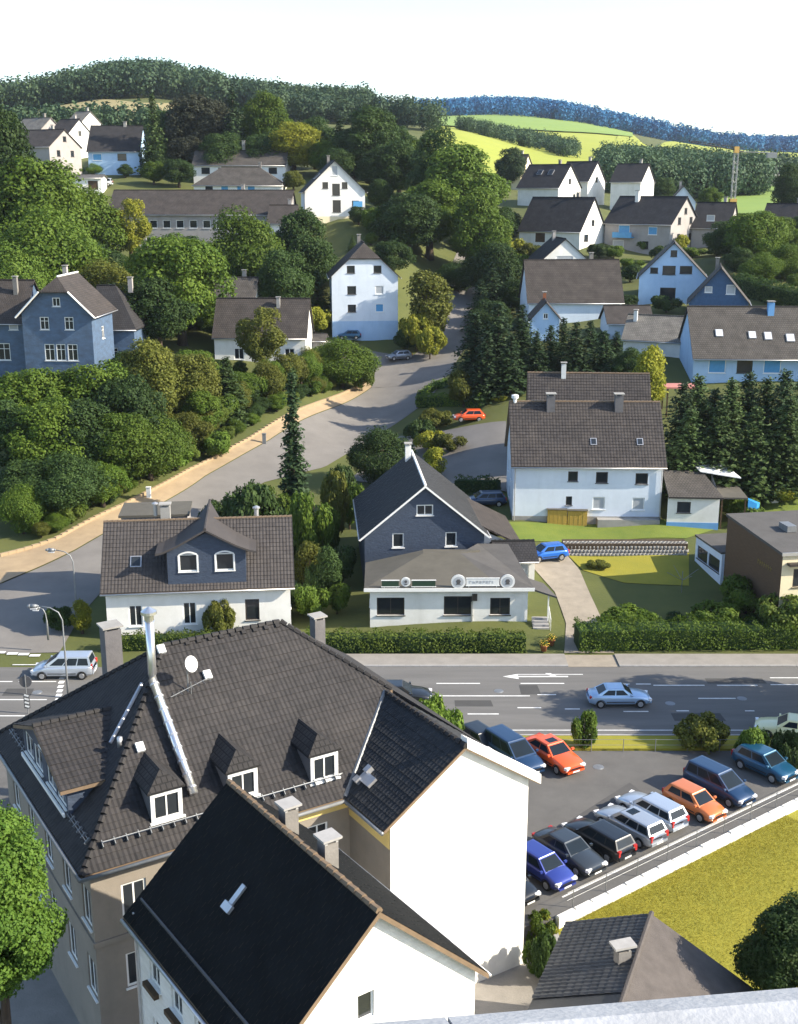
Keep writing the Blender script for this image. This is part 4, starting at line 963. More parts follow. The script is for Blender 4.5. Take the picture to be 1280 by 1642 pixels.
# hip and ridge cappings
def capping(a, b, m=T_HOTEL, r=.13):
    a, b = Vector(a), Vector(b); n = max(2, int((b-a).length/.38)); mb = MB()
    for i in range(n):
        p, q = a.lerp(b, i/n), a.lerp(b, (i+1)/n - .01); mb.tube([p, q], [r*1.12, r*.92], 6)
    return mb.build('ridge_tiles', m, Hh)
z_ = Vector((0, 0, .03))
for a, b in (((0, 0, HZ), (HLr, 0, HZ)), ((u0, -HW, HE), (0, 0, HZ)), ((u0, HW, HE), (0, 0, HZ)), ((HLr, 0, HZ), (hipx(-M_[1]), M_[1], hz(M_[1]))), ((HGX, g0, HGZ), (M_[0], M_[1], HGZ))): capping(Vector(a)+z_, Vector(b)+z_)
# valley sheet
mb = MB(); a, b = Vector((HGX-HGW, -HW, HE+.05)), Vector((M_[0], M_[1], HGZ+.05)); mb.tube([a, b], .1, 5); mb.build('valley_sheet', GALV, Hh)
def hv_at(px, py):
    """local (u, v) on the main front slope seen at a photo point"""
    org = Vector((0, 0, HC)); d = Vector(ray(px, py)); Mi = Hh.matrix_basis.inverted()
    o2 = Mi @ org; d2 = (Mi.to_3x3() @ d); k = (HZ-HE)/HW
    t = (HZ - o2.z - k*(-1)*(-o2.y)*-1*-1) if False else None
    # plane: z = HZ + k*y (front, y<0)
    t = (HZ + k*o2.y - o2.z)/(d2.z - k*d2.y); p = o2 + d2*t; return p.x, p.y, p.z
def hotel_dormer(px, py, w=1.35, h=1.25):
    """small hipped dormer; px, py the foot of its window"""
    u, v, z = hv_at(px, py); k = (HZ-HE)/HW
    d = MB(); zt = z + h + .12; back = (zt - z)/k
    for sx in (-1, 1):
        a = (u+sx*w/2, v, z-.05); b = (u+sx*w/2, v, zt); c = (u+sx*w/2, v+back, zt)
        d.face([a, b, c] if sx > 0 else [a, c, b])
    dm = d.build('dormer', SLATEC, Hh)
    rr = .62; rdg = zt + rr; e_ = .14
    lo = [(u-w/2-e_, v-e_, zt-.02), (u+w/2+e_, v-e_, zt-.02)]; back2 = (rdg - z)/k
    apex = (u, v + .55, rdg); bk = (u, v+back2, rdg); bl = (u-w/2-e_, v+back+.1, zt-.02); br = (u+w/2+e_, v+back+.1, zt-.02)
    rb = MB()
    for f in ([lo[0], lo[1], apex], [lo[1], br, bk, apex], [lo[0], apex, bk, bl]):
        a_, b_, c_ = [Vector(p) for p in f[:3]]; n_ = (b_-a_).cross(c_-a_).normalized(); e2 = Vector((0, 0, 1)).cross(n_).normalized(); u2 = n_.cross(e2)
        q_ = [((Vector(p)-a_).dot(e2), (Vector(p)-a_).dot(u2)) for p in f]
        rb.face(f, uv=q_); rb.face([(p[0], p[1], p[2]-.07) for p in f[::-1]], uv=q_[::-1])
    rb.face([lo[0], (lo[0][0], lo[0][1], lo[0][2]-.07), (lo[1][0], lo[1][1], lo[1][2]-.07), lo[1]], uv=[(0, 0)]*4)
    rb.build('dormer_roof', R_NEAR, dm)
    fb = MB(); t = .17
    fb.bb(u-w/2, u-w/2+t, v-.06, v+.04, z-.04, zt-.06); fb.bb(u+w/2-t, u+w/2, v-.06, v+.04, z-.04, zt-.06)
    fb.bb(u-w/2+t, u+w/2-t, v-.06, v+.04, zt-.28, zt-.06); fb.bb(u-w/2+t, u+w/2-t, v-.06, v+.04, z-.04, z+.13); fb.bb(u-w/2-.08, u+w/2+.08, v-.16, v-.061, z-.08, z)
    fb.bb(u-.03, u+.03, v-.02, v+.03, z+.13, zt-.28)
    fb.build('window_frame', WFRAME, dm)
    MB().bb(u-w/2+t-.01, u+w/2-t+.01, v, v+.015, z+.12, zt-.27).build('pane', GLASS, dm)
    mb = MB(); mb.bb(u-w/2+t, u-w/2+t+.2, v+.02, v+.05, z+.13, zt-.3); mb.build('curtain', WFRAME, dm)
for p in ((268, 1312), (390, 1278), (520, 1250)): hotel_dormer(*p)
# big gabled dormer on the left hip with its window band, walls slated
kl = (HZ-HE)/HL_
def lz(u): return HZ + kl*u                                # left slope height (u<0)
gu, gv0, gv1 = u0+.65, -3.5, 3.3; gz0 = lz(gu); gzt = gz0+1.55; gc = (gv0+gv1)/2; gap = gzt+1.3
d = MB(); hs = [(.35, 1.65, gz0+.3, gz0+1.4), (1.8, 3.1, gz0+.3, gz0+1.4), (3.8, 5.1, gz0+.3, gz0+1.4), (5.25, 6.55, gz0+.3, gz0+1.4), (3.0, 3.8, gz0+1.75, gz0+2.35)]
W_ = gv1-gv0
wall_faces(d, (gu, gv1, 0), (0, -1, 0), [(0, gz0-.2), (W_, gz0-.2), (W_, gzt), (W_/2, gap), (0, gzt)], hs, .1)
bu = (gzt-HZ)/kl
for v_ in (gv0, gv1): d.face([(gu, v_, gz0-.2), (gu, v_, gzt), (bu, v_, gzt)] if v_ == gv1 else [(gu, v_, gz0-.2), (bu, v_, gzt), (gu, v_, gzt)])
gd = d.build('gabled_dormer', SLATEW, Hh)
for h in hs: window(Hh, (gu, gv1, 0), (0, -1, 0), h, 'm', .1)
bu2 = min((gap-HZ)/kl, -.3); e_ = .3
for sgn, v_ in ((-1, gv0), (1, gv1)):
    ve = v_ + sgn*e_; ze_ = gzt - e_*(gap-gzt)/(W_/2)
    slope(Hh, [(gu-.35, ve, ze_), (gu-.35, gc, gap), (bu2, gc, gap), ((ze_-HZ)/kl, ve, ze_)], T_HOTEL, TB, edge=SOFFIT)
MB().bb(gu-.2, gu-.12, gv0+.1, gv1-.1, gz0+.02, gz0+.2).build('window_sill_band', WFRAME, Hh)
capping((gu-.35, gc, gap+.03), (bu2, gc, gap+.03))
# stainless flue up the hip, with cowl
def hpt(px, py, z):
    p = Hh.matrix_basis.inverted() @ Vector(at_z(px, py, z)); return tuple(p)
a = hv_at(312, 1285); b = hv_at(246, 1108)
p0 = Vector(a)+Vector((0, 0, .35)); p1 = Vector(b)+Vector((0, 0, .55)); top = p1 + Vector((0, 0, 2.75))
fb = MB(); fb.tube([p0, p0.lerp(p1, .5), p1, p1+Vector((0, 0, .25)), top], .19, 12); fl_ = fb.build('steel_flue', STEEL, Hh, True)
cb = MB(); cb.lathe([(.02, .62), (.34, .42), (.35, .30), (.21, .28), (.21, .0), (.24, -.02)], 14, tuple(top)); cb.build('flue_cowl', STEEL, fl_)
jb = MB()
for t in np.linspace(.05, .95, 9): q = p0.lerp(p1, t); dd = (p1-p0).normalized(); jb.tube([q-dd*.04, q+dd*.04], .215, 12)
jb.build('flue_clamp', ZINC, fl_)
# tall slate chimneys at the back corners of the roof
def hchim(px, pyt, pyb, d, m, Yg):
    t_ = Hh.matrix_basis.inverted() @ Vector(at_y(px, pyt, Yg)); b_ = at_y(px, pyb, Yg)[2]
    chimney(Hh, (t_.x, t_.y), (d, d), b_-1.5, t_.z-.25, m)
hchim(176, 1000, 1075, .85, SLATEC, 56); hchim(509, 985, 1035, .6, SLATEC, 59)
# dish, aerial, small roof vents, roof window of the wing, ladder rail
u, v, z = hv_at(302, 1110); db = MB(); db.tube([(u, v, z), (u, v, z+1.5)], .03, 6); mast = db.build('dish_mast', GALV, Hh)
db = MB(); db.lathe([(.0, 0), (.16, .03), (.29, .09), (.37, .16), (.36, .17), (.28, .1), (.0, .02)], 18); dish = db.build('satellite_dish', SIGNW, mast, True); dish.location = (u+.05, v-.12, z+1.35); dish.rotation_euler = (R(68), 0, R(25))
ab = MB(); ab.tube([(u+.1, v-.1, z-.1), (u+.1, v-.1, z+.5)], .022, 5); ab.tube([(u-.9, v-.2, z+.05), (u+1.0, v-.05, z+.5)], .016, 5)
for i in range(7): cx = u-.7+i*.27; ab.tube([(cx, v-.45, z+.10+i*.065), (cx, v+.2, z+.10+i*.065)], .010, 4)
ab.build('aerial', GALV, Hh)
ang = math.atan((HZ-HE)/HW)
for px, py in ((224, 1200), (332, 1084), (258, 1043)):
    u, v, z = hv_at(px, py); vb = MB(); vb.box((0, 0, .1), (.34, .42, .16)); f = vb.build('roof_vent', SIGNW, Hh); f.location = (u, v, z); f.rotation_euler = (ang, 0, 0)
for i in range(9):
    u, v, z = hv_at(300+i*18, 1032-i*3.5); vb = MB(); vb.box((0, 0, .07), (.2, .22, .1)); f = vb.build('vent_tile', T_HOTEL, Hh); f.location = (u, v, z); f.rotation_euler = (ang, 0, 0)
vb = MB(); vb.box((0, 0, .1), (.5, .9, .14)); vb.box((.35, .35, .12), (.35, .3, .3)); vb.box((-.3, .4, .12), (.3, .3, .3)); f = vb.build('roof_hatch', ZINC, Hh); f.location = (HGX-HGW+1.0, -HW-.3, HE+1.0*kw+.02); f.rotation_euler = (0, -math.atan(kw), 0)
lb = MB(); a_ = (-.9, 2.0, lz(-.9)+.15); b_ = (-3.6, -3.9, lz(-3.6)+.15); lb.tube([(-1.4, -.9, lz(-1.4)+.12), (-3.4, -2.2, lz(-3.4)+.12)], .09, 6); lb.build('lightning_rail', ZINC, Hh)
vb = MB(); vb.tube([(-3.2, -2.9, lz(-3.2)), (-3.2, -2.9, lz(-3.2)+.45)], .12, 8); vb.build('vent_pipe', ZINC, Hh, True)

# --- tiled outbuilding, lower right.  left slope of single tiles, right slope of shingle
Ob = empty('outbuilding', (0, 0, 0), 0, 'low outbuilding with dark pantiles and brown shingle slope beside the lawn, lower right', 'outbuilding')
zr_, ze_ = 4.2, 2.85
rA = Vector(at_z(1045, 1466, zr_)); rB = Vector(at_z(1000, 1600, zr_)); dR = (rB-rA).normalized()
eA = Vector(at_z(907, 1484, ze_)); 
dn_ = Vector((eA.x-rA.x, eA.y-rA.y, 0)); dn_ -= dR*dn_.dot(dR); wd = dn_.length; dn_.normalize()
Ln = 9.0
A0 = rA; A1 = rA + dR*Ln; E0 = rA + dn_*wd; E0.z = ze_; E1 = E0 + dR*Ln
ro = slope(Ob, [A0, A1, E1, E0], T_ANTH, None)
F0 = rA - dn_*4.4; F0.z = 1.75; F1 = F0 + dR*Ln
slope(Ob, [A0, A1, F1, F0], SHINGLE, None)
su = (A0-E0); sl = su.length; su.normalize(); nn = dR.cross(su); nn = nn if nn.z > 0 else -nn
cw, cr_ = .25, .34; ncol, nrow = int(5.6/cw), int(sl/cr_)
tm = MB(); prof = [(0, .02), (.07, .06), (.15, .065), (.21, .03), (.26, .018)]
for (a, b) in zip(prof[:-1], prof[1:]):
    tm.face([(a[0], 0, a[1]+.03), (b[0], 0, b[1]+.03), (b[0], cr_*1.1, b[1]), (a[0], cr_*1.1, a[1])], tint=.5); tm.face([(a[0], 0, a[1]+.03), (a[0], 0, a[1]), (b[0], 0, b[1]), (b[0], 0, b[1]+.03)], tint=.3)
tmm = [tm.mesh('tile'), None, None]
for i, tv in ((1, .15), (2, .85)):
    tmm[i] = tmm[0].copy(); a_ = tmm[i].attributes['tint']
    for dd in a_.data: dd.value = tv
for t_ in tmm: t_.materials.append(T_ANTH)
rot = Matrix((dR, su, nn)).transposed().to_4x4(); rg = random.Random(4)
if rot.determinant() < 0: rot = Matrix((-dR, su, nn)).transposed().to_4x4()
flip = rot.to_3x3().col[0].dot(dR) < 0
for i in range(ncol):
    for j in range(nrow):
        b_ = (E0 if not flip else E0 + dR*(cw*ncol)) ; o = bpy.data.objects.new('tile', rg.choice(tmm)); link(o, ro)
        p = b_ + (dR if not flip else -dR)*(i*cw) + su*(j*cr_) + nn*.01
        m4 = rot.copy(); m4.translation = p + nn*rg.uniform(0, .008); o.matrix_local = m4
rt = MB()
for i in range(22): p, q = A0 + dR*(i*.38), A0 + dR*(i*.38+.4); rt.tube([p+Vector((0, 0, .05)), q+Vector((0, 0, .07))], [.12, .1], 7)
rt.build('ridge_tiles', SHINGLE, Ob)
wb = MB(); ia = [E0 - dn_*.3 + dR*.25, A0 + dR*.25, F0 + dn_*.3 + dR*.25]; 
q = [(p.x, p.y) for p in (E0 - dn_*.35 + dR*.3, F0 + dn_*.35 + dR*.3, F1 + dn_*.35 - dR*.3, E1 - dn_*.35 - dR*.3)]
wb.prism(q, -1.7, 1.7); g_ = [(E0 - dn_*.35 + dR*.3), (F0 + dn_*.35 + dR*.3), A0 + dR*.3]
wb.face([(g_[0].x, g_[0].y, 1.7), (g_[1].x, g_[1].y, 1.7), (g_[2].x, g_[2].y, zr_-.2)]); wb.build('wall', BEIGE, Ob)
cp = A0 + dR*3.35 + dn_*.55; mb = MB(); mb.box((cp.x, cp.y, 4.05), (.55, .45, 1.0), rz=.3); ch = mb.build('chimney', BRICKC, Ob)
mb = MB(); mb.box((cp.x, cp.y, 4.78), (.95, .6, .1), rz=.3)
for sx in (-.2, .2): mb.box((cp.x+sx, cp.y, 4.64), (.07, .3, .178), rz=.3)
mb.build('chimney_cap', KERB, ch)
# ------------------------------------------------------------------ houses along the far side of the street
TP = (.36, .26, .035, .028)
# --- white house with slated cross gable, left
A = gable_house('house', 'white house with slated cross gable and two arched windows, left of the street', 'house', (-16.02, 91.15, 0), R(6.24), 14.2, 8.0, 4.35, 8.42, WHITE, T_GREY, zb=-.6, o=.42, g=.35, tiles=TP, edge=SOFFIT, thick=.22,
    wins={'front': [(-.75, 1.0, 1.05, 1.85, 'm'), (4.1, 1.15, 1.1, 1.75, 'd'), (-4.9, 1.0, 1.05, 1.75, 'm')], 'right': [(-1, 1.1, 1.0, 1.4, 'm')]}, plinth=(GREYW, .35),
    chim=((-2.6, .35, .75, 9.5, CONC),), sky_l=((-4.8, -1, 5.75, .7, .8, GLASS),))
k_ = (8.42-4.35)/4.0
cgx, cgh, cga = .72, 3.0, 9.2; fy = -4.04
hs = [(cgh-1.4-.72, cgh-1.4+.72, 5.35, 6.75), (cgh+1.4-.72, cgh+1.4+.72, 5.35, 6.75)]
mb = MB(); wall_faces(mb, (cgx-cgh, fy, 0), (1, 0, 0), [(0, 4.1), (2*cgh, 4.1), (2*cgh, 7.0), (cgh*1.4, 7.85), (cgh, 8.45), (cgh*.6, 7.85), (0, 7.0)], hs)
for sx in (-1, 1): mb.face([(cgx+sx*cgh, fy, 4.1), (cgx+sx*cgh, fy, 7.0), (cgx+sx*cgh, -(8.42-7.0)/k_, 7.0)])
cg = mb.build('cross_gable', SLATEW, A)
for h in hs:
    f = window(A, (cgx-cgh, fy, 0), (1, 0, 0), h, 'w')
    ab = MB(); w_ = h[1]-h[0]
    for i in range(8):
        t0, t1 = -1+2*i/8, -1+2*(i+1)/8; za, zb2 = .22*(1-t0*t0), .22*(1-t1*t1)
        ab.face([(t0*w_/2, -.15, 1.4+za-.12), (t1*w_/2, -.15, 1.4+zb2-.12), (t1*w_/2, -.15, 1.4+zb2), (t0*w_/2, -.15, 1.4+za)])
        ab.face([(t0*w_/2, -.15, 1.4+za), (t1*w_/2, -.15, 1.4+zb2), (t1*w_/2, .1, 1.4+zb2), (t0*w_/2, .1, 1.4+za)])
    for sx in (-1, 1): ab.bb(sx*w_/2-.06, sx*w_/2+.06, -.16, -.05, 0, 1.32)
    ab.build('arched_surround', WFRAME, f)
# bell-shaped cross-gable roof: curved section swept back over the ridge
sec = [(-3.85, 6.95), (-3.3, 7.08), (-2.3, 7.5), (-1.2, 8.1), (0, 8.78)]
sec = sec + [(-x, z) for x, z in sec[-2::-1]]
rb = MB()
yf, ybk = fy-.45, 4.3
for (x0, z0), (x1, z1) in zip(sec[:-1], sec[1:]):
    def yb_(z): return ybk if z > 8.42 else -(8.42-z)/k_ + .1
    nseg = 6
    for j in range(nseg):
        t0, t1 = j/nseg, (j+1)/nseg
        P = lambda x, z, t: (cgx+x, yf + (yb_(z)-yf)*t, z+.02)
        rb.face([P(x0, z0, t0), P(x1, z1, t0), P(x1, z1, t1), P(x0, z0, t1)], tint=.4); rb.face([(q[0], q[1], q[2]-.16) for q in (P(x0, z0, t1), P(x1, z1, t1), P(x1, z1, t0), P(x0, z0, t0))], tint=.1)
    rb.face([(cgx+x0, yf, z0+.02), (cgx+x0, yf, z0-.14), (cgx+x1, yf, z1-.14), (cgx+x1, yf, z1+.02)], tint=.9)
cr = rb.build('cross_roof', T_GREY, A)
MB().tube([(cgx, yf, 8.83), (cgx, ybk, 8.83)], .12, 6).build('ridge_tiles', T_GREY, cr)
mb = MB(); mb.lathe([(.0, .75), (.3, .6), (.3, .5), (.18, .45), (.18, -.6)], 10, (4.6, .3, 8.6)); mb.build('roof_cowl', ZINC, A)
mb = MB(); mb.lathe([(.0, .55), (.26, .42), (.26, .34), (.16, .3), (.16, -.6)], 10, (-3.4, .4, 9.3)); mb.build('roof_cowl', ZINC, A)
# low rear wing with a flat roof behind the ridge
mb = MB(); mb.bb(-6.6, -1.2, 4.1, 8.0, -.5, 7.6); mb.build('rear_wing', GREYW, A); MB().bb(-6.8, -1.0, 3.9, 8.2, 7.61, 7.8).build('flat_roof', FELT, A)

# --- slate-hung gabled house with the white restaurant front, centre
B = gable_house('restaurant_house', 'dark slate gabled house with white restaurant front, centre', 'house', (2.24-6.7*.075, 98+6.7, .3), R(94.3), 12.9, 10.4, 4.9, 9.2, SLATEW, T_DARK, zb=-1.2, o=.42, g=.45, tiles=(.3, .3, .02, 0), edge=WFRAME, thick=.2,
    wins={'left': [(0, 6.45, 1.45, .95, 'm'), (-2.3, 3.6, 1.0, 1.3, 'w'), (2.3, 3.6, 1.0, 1.3, 'w')], 'front': [(-2, 2.5, 1.2, 1.3, 'm')]}, chim=((5.0, .5, .6, 10.2, WHITE),))
mb = MB(); mb.bb(-4.2-.45, 5.4+.45, -8.1, -5.25, -.8, 4.0); 
# local frame: -X towards the street, -Y to the right hand side
wing = MB(); wall_faces(wing, (-4.4, -5.2, 0), (0, -1, 0), [(0, -1), (3.3, -1), (3.3, 3.0), (0, 4.4)], []); wall_faces(wing, (-4.4, -8.5, 0), (1, 0, 0), [(0, -1), (9, -1), (9, 3.0), (0, 3.0)], [(2, 3.2, 1, 2.3), (5.5, 6.7, 1, 2.3)])
wall_faces(wing, (4.6, -8.5, 0), (0, 1, 0), [(0, -1), (3.3, -1), (3.3, 4.4), (0, 3.0)], [])
wing.build('side_wing', WHITE, B)
slope(B, [(-4.8, -5.0, 5.05), (5.0, -5.0, 5.05), (5.0, -8.95, 3.05), (-4.8, -8.95, 3.05)], R_BROWN, None)
# restaurant front: single storey with low hipped felt roof
FRX = 0.0
Rf = empty('restaurant', (3.95, 92.4, 0), R(.6), 'white single-storey restaurant front with three wide windows and rooftop signs', 'building')
L1, D1, Z1 = 12.6, 6.2, 3.35
hs = [(.55, 2.75, .95, 2.45), (5.9, 8.15, .95, 2.55), (9.6, 11.2, .95, 2.4)]
mb = MB(); wall_faces(mb, (-L1/2, -D1/2, 0), (1, 0, 0), [(0, -.7), (L1, -.7), (L1, Z1), (0, Z1)], hs, .18)
for h in hs: window(Rf, (-L1/2, -D1/2, 0), (1, 0, 0), h, 'g', .18)
hs2 = [(.7, 2.6, 1.0, 2.4)]
wall_faces(mb, (-L1/2, D1/2, 0), (0, -1, 0), [(0, -.7), (D1, -.7), (D1, Z1), (0, Z1)], [(2.2, 4.2, .95, 2.45)], .15); window(Rf, (-L1/2, D1/2, 0), (0, -1, 0), (2.2, 4.2, .95, 2.45), 'm', .15)
wall_faces(mb, (L1/2, -D1/2, 0), (0, 1, 0), [(0, -.7), (D1, -.7), (D1, Z1), (0, Z1)], [(1.2, 2.3, 0.2, 2.3)], .15); window(Rf, (L1/2, -D1/2, 0), (0, 1, 0), (1.2, 2.3, .2, 2.3), 'o', .15)
mb.build('wall', WHITE, Rf)
e_ = .45
x0, x1, y0, y1 = -L1/2-e_, L1/2+e_, -D1/2-e_, D1/2
slope(Rf, [(x0, y0, Z1), (4.2, y0, Z1), (1.2, y1-.9, Z1+1.15), (-1.9, y1-.9, Z1+1.15)], FELT, None, .2)
slope(Rf, [(x0, y0, Z1), (-1.9, y1-.9, Z1+1.15), (-1.9, y1, Z1+1.15), (x0, y1, Z1+.05)], FELT, None, .2)
slope(Rf, [(4.2, y0, Z1), (x1, y0, Z1), (x1-1.2, y1+2.5, Z1+.9), (2.9, y1+2.5, Z1+.95), (1.2, y1-.9, Z1+1.15)], FELTG, None, .2)
slope(Rf, [(-1.9, y1-.9, Z1+1.15), (1.2, y1-.9, Z1+1.15), (2.9, y1+.2, Z1+1.05), (2.9, y1+.4, Z1+1.05), (-1.9, y1+.4, Z1+1.1)], FELT, None, .2)
fb = MB(); fb.bb(x0-.02, x1+.02, y0-.06, y0-.003, Z1-.24, Z1+.03); fb.build('fascia', WFRAME, Rf)
# boards and round emblems standing on the roof edge
def board(xa, xb, z0, z1, m, mf=WFRAME, lines=0):
    b = MB(); b.bb(xa, xb, y0+.12, y0+.17, z0, z1); o = b.build('sign_board', m, Rf)
    f = MB(); f.bb(xa-.05, xb+.05, y0+.1, y0+.19, z1+.002, z1+.06); f.bb(xa-.05, xb+.05, y0+.1, y0+.19, z0-.06, z0-.002)
    for xx in (xa+.2, xb-.2): f.bb(xx-.03, xx+.03, y0+.175, y0+.22, Z1-.05, z0)
    f.build('sign_frame', mf, o)
    if lines:
        t = MB(); n = int((xb-xa-.4)/.26); rr = random.Random(int(xa*10))
        for i in range(n):
            cx = xa+.25+i*.26; hh = (z1-z0)*.2; cz = (z0+z1)/2
            t.bb(cx, cx+.05, y0+.105, y0+.118, cz-hh, cz+hh)
            if rr.random() < .7: t.bb(cx+.055, cx+.17, y0+.105, y0+.118, cz+hh-.07, cz+hh)
            if rr.random() < .6: t.bb(cx+.055, cx+.17, y0+.105, y0+.118, cz-.035, cz+.035)
            if rr.random() < .5: t.bb(cx+.055, cx+.17, y0+.105, y0+.118, cz-hh, cz-hh+.07)
        t.build('lettering', lines, o)
    return o
board(-5.35, -4.0, Z1+.15, Z1+.62, GREENB); board(-2.95, -1.1, Z1+.15, Z1+.62, GREENB)
board(1.35, 3.95, Z1+.22, Z1+.78, SIGNW, WFRAME, SHUT)
for cx, r_ in ((-3.45, .38), (.72, .58), (4.62, .58)):
    b = MB(); b.tube([(cx, y0+.2, Z1+.52), (cx, y0+.1, Z1+.52)], r_, 20); em = b.build('round_sign', SIGNW, Rf)
    b = MB(); b.tube([(cx, y0+.1, Z1+.52), (cx, y0+.085, Z1+.52)], r_*.72, 20); b.build('sign_disc', SHUT, em)
    b = MB(); b.tube([(cx, y0+.085, Z1+.56), (cx, y0+.07, Z1+.56)], r_*.34, 6); b.bb(cx-r_*.3, cx+r_*.3, y0+.068, y0+.083, Z1+.30, Z1+.38); b.build('sign_emblem', SIGNG, em)
mb = MB(); mb.bb(1.85, 2.25, -D1/2-.16, -D1/2-.003, 2.2, 2.75); mb.build('menu_lamp_box', DFRAME, Rf)
mb = MB(); mb.bb(1.78, 1.9, -D1/2-.13, -D1/2-.003, .2, 2.1); mb.build('downpipe', ZINC, Rf)
# entrance canopy, post, stairs
slope(Rf, [(x1-.3, y0+.3, Z1-.1), (x1+1.75, y0-.5, Z1-.55), (x1+1.0, y0+2.3, Z1-.35), (x1-.5, y0+2.6, Z1+.1)], FELTG, None, .14, name='canopy')
MB().bb(x1+1.1, x1+1.2, y0+.0, y0+.1, -.1, Z1-.55).build('canopy_post', WFRAME, Rf)
for i in range(5): MB().bb(x1-.1, x1+1.2, y0-1.1+i*.32, y0-.82+i*.32, -.2, .12+i*.17).build('step', KERB, Rf)
mb = MB()
for i in range(4): mb.tube([(x1+1.25, y0-1.0+i*.45, .1+i*.2), (x1+1.25, y0-1.0+i*.45, 1.1+i*.2)], .02, 5)
mb.tube([(x1+1.25, y0-1.0, 1.1), (x1+1.25, y0+.35, 1.7)], .025, 5); mb.build('handrail', WFRAME, Rf)
# white garage box right of the slate house
G = gable_house('garage', 'small white garage with dark roof behind the restaurant, beside the blue car', 'garage', (10.0, 99.5, .9), R(3), 3.2, 4.4, 2.3, 3.2, WHITE, R_DARK, zb=-1.5, wins={'front': [(0, -.1, 2.2, 1.9, 's')]})

WHITESH = mat('white_render_shaded', (0.66, 0.72, 0.80), (0.57, 0.63, 0.71), 0.5, 0.9, 0.15, 30, streak=.18)  # white walls whose bluish shade is mixed into the base colour
# --- big white house with tiled roof, right of centre
k0 = (10.91+25.93)/2; k1 = (116.86+115.75)/2
C = gable_house('apartment_house', 'wide white two-storey house with brown tiled roof and two chimneys', 'house', (k0, k1, 2.7), R(-1.2), 14.4, 9.3, 5.75, 10.76, WHITESH, T_BROWN, zb=-1.5, o=.42, g=.3, tiles=(.36, .30, .04, .02), edge=SOFFIT, thick=.2,
    wins={'front': [(-1.45, 3.75, .95, 1.0, 'd'), (1.35, 3.6, 1.15, 1.1, 'd'), (5.2, 3.5, 1.2, 1.1, 'd'), (-1.75, 1.35, .6, .9, 'd'), (1.15, .95, 1.2, 1.25, 's'), (5.0, .9, 1.2, 1.25, 's')],
          'left': [(-1.9, 3.2, 1.0, 1.2, 'm'), (1.9, 3.2, 1.0, 1.2, 'm'), (0, .9, 1.0, 1.2, 'm'), (0, 6.4, .9, 1.1, 'm')]},
    plinth=(CONC, .25), chim=((-3.4, -.55, .8, 11.5, SLATEC), (3.3, -.55, .8, 11.5, SLATEC)), sky_l=((.6, -1, 7.3, .45, .6, GLASS), (5.1, -1, 7.3, .45, .6, GLASS)))  # both chimneys take a darker tone, their shade put into the colour
mb = MB(); mb.tube([(-7.05, -4.78, 5.0), (-7.05, -4.78, -.5)], .05, 6); mb.tube([(7.1, -4.78, 5.0), (7.1, -4.78, -.5)], .05, 6); mb.build('downpipe', ZINC, C)
mb = MB(); mb.lathe([(.0, .5), (.35, .4), (.35, .1), (.2, .05), (.2, -.4)], 10, (-6.9, 0, 11.0)); mb.build('roof_cowl', SIGNW, C)
mb = MB(); mb.bb(1.0, 7.0, -5.6, -4.7, -1, .15); mb.build('terrace', CONC, C)
gable_house('rear_house', 'brown tiled house rising just behind the wide white house', 'house', (20.6, 128.2, 3.6), R(-4.24), 12.6, 9.0, 5.6, 10.9, WHITE, T_BROWN, zb=-2, tiles=(.36, .30, .04, .02), edge=SOFFIT, chim=((-2.7, -.3, .5, 11.9, WHITE),))
# annexe, glazed roof and carport
An = empty('annexe', (25.9, 110.3, 2.6), R(-4.24), 'low white annexe with glazed roof beside the wide white house', 'annexe')
hs = [(.9, 2.2, 1.1, 2.2)]
mb = MB(); wall_faces(mb, (0, 0, 0), (1, 0, 0), [(0, -1.5), (4.9, -1.5), (4.9, 2.7), (0, 2.7)], hs); window(An, (0, 0, 0), (1, 0, 0), hs[0], 'd')
wall_faces(mb, (4.9, 0, 0), (0, 1, 0), [(0, -1.5), (5.0, -1.5), (5.0, 3.9), (0, 2.7)], [(.6, 2.6, -.2, 2.0)]); mb.build('wall', WHITE, An)
slope(An, [(-.0, -.35, 2.75), (5.2, -.35, 2.75), (3.9, 4.6, 4.2), (0, 4.6, 4.2)], R_GREY, None)
fr = slope(An, [(3.6, 3.9, 4.35), (7.6, 3.9, 3.75), (6.3, 6.6, 4.6), (3.0, 6.6, 4.7)], SIGNW, None, .1, name='glazed_roof')
for i in range(5): MB().box((4.9+i*.55, 5.0, 4.28-i*.07), (.32, .7, .03), rz=.1).build('pane', GLASS, fr)
MB().bb(-.02, 4.92, -.03, -.003, -1.5, .15).build('plinth', BLUEP, An)
mb = MB(); mb.bb(5.0, 7.6, .2, 4.8, 2.5, 2.66); mb.build('carport_roof', FELT, An)
for x in (5.2, 7.4): MB().bb(x-.06, x+.06, .25, .37, -1, 2.49).build('post', WOODD, An)
mb = MB(); pts = [(7.7, .5, 2.4), (8.6, .7, 2.0), (9.0, 1.4, 1.9), (7.9, 1.6, 2.3)]
for a, b in zip(pts, pts[1:]+pts[:1]): mb.face([a, b, (b[0], b[1], b[2]-1.5), (a[0], a[1], a[2]-1.5)])
mb.face(pts); t_ = mb.build('tarpaulin', TARP, None); t_.parent = None; t_.location = An.location; t_.rotation_euler = An.rotation_euler; tag(t_, 'blue tarpaulin hung beside the low white annexe', 'tarpaulin')
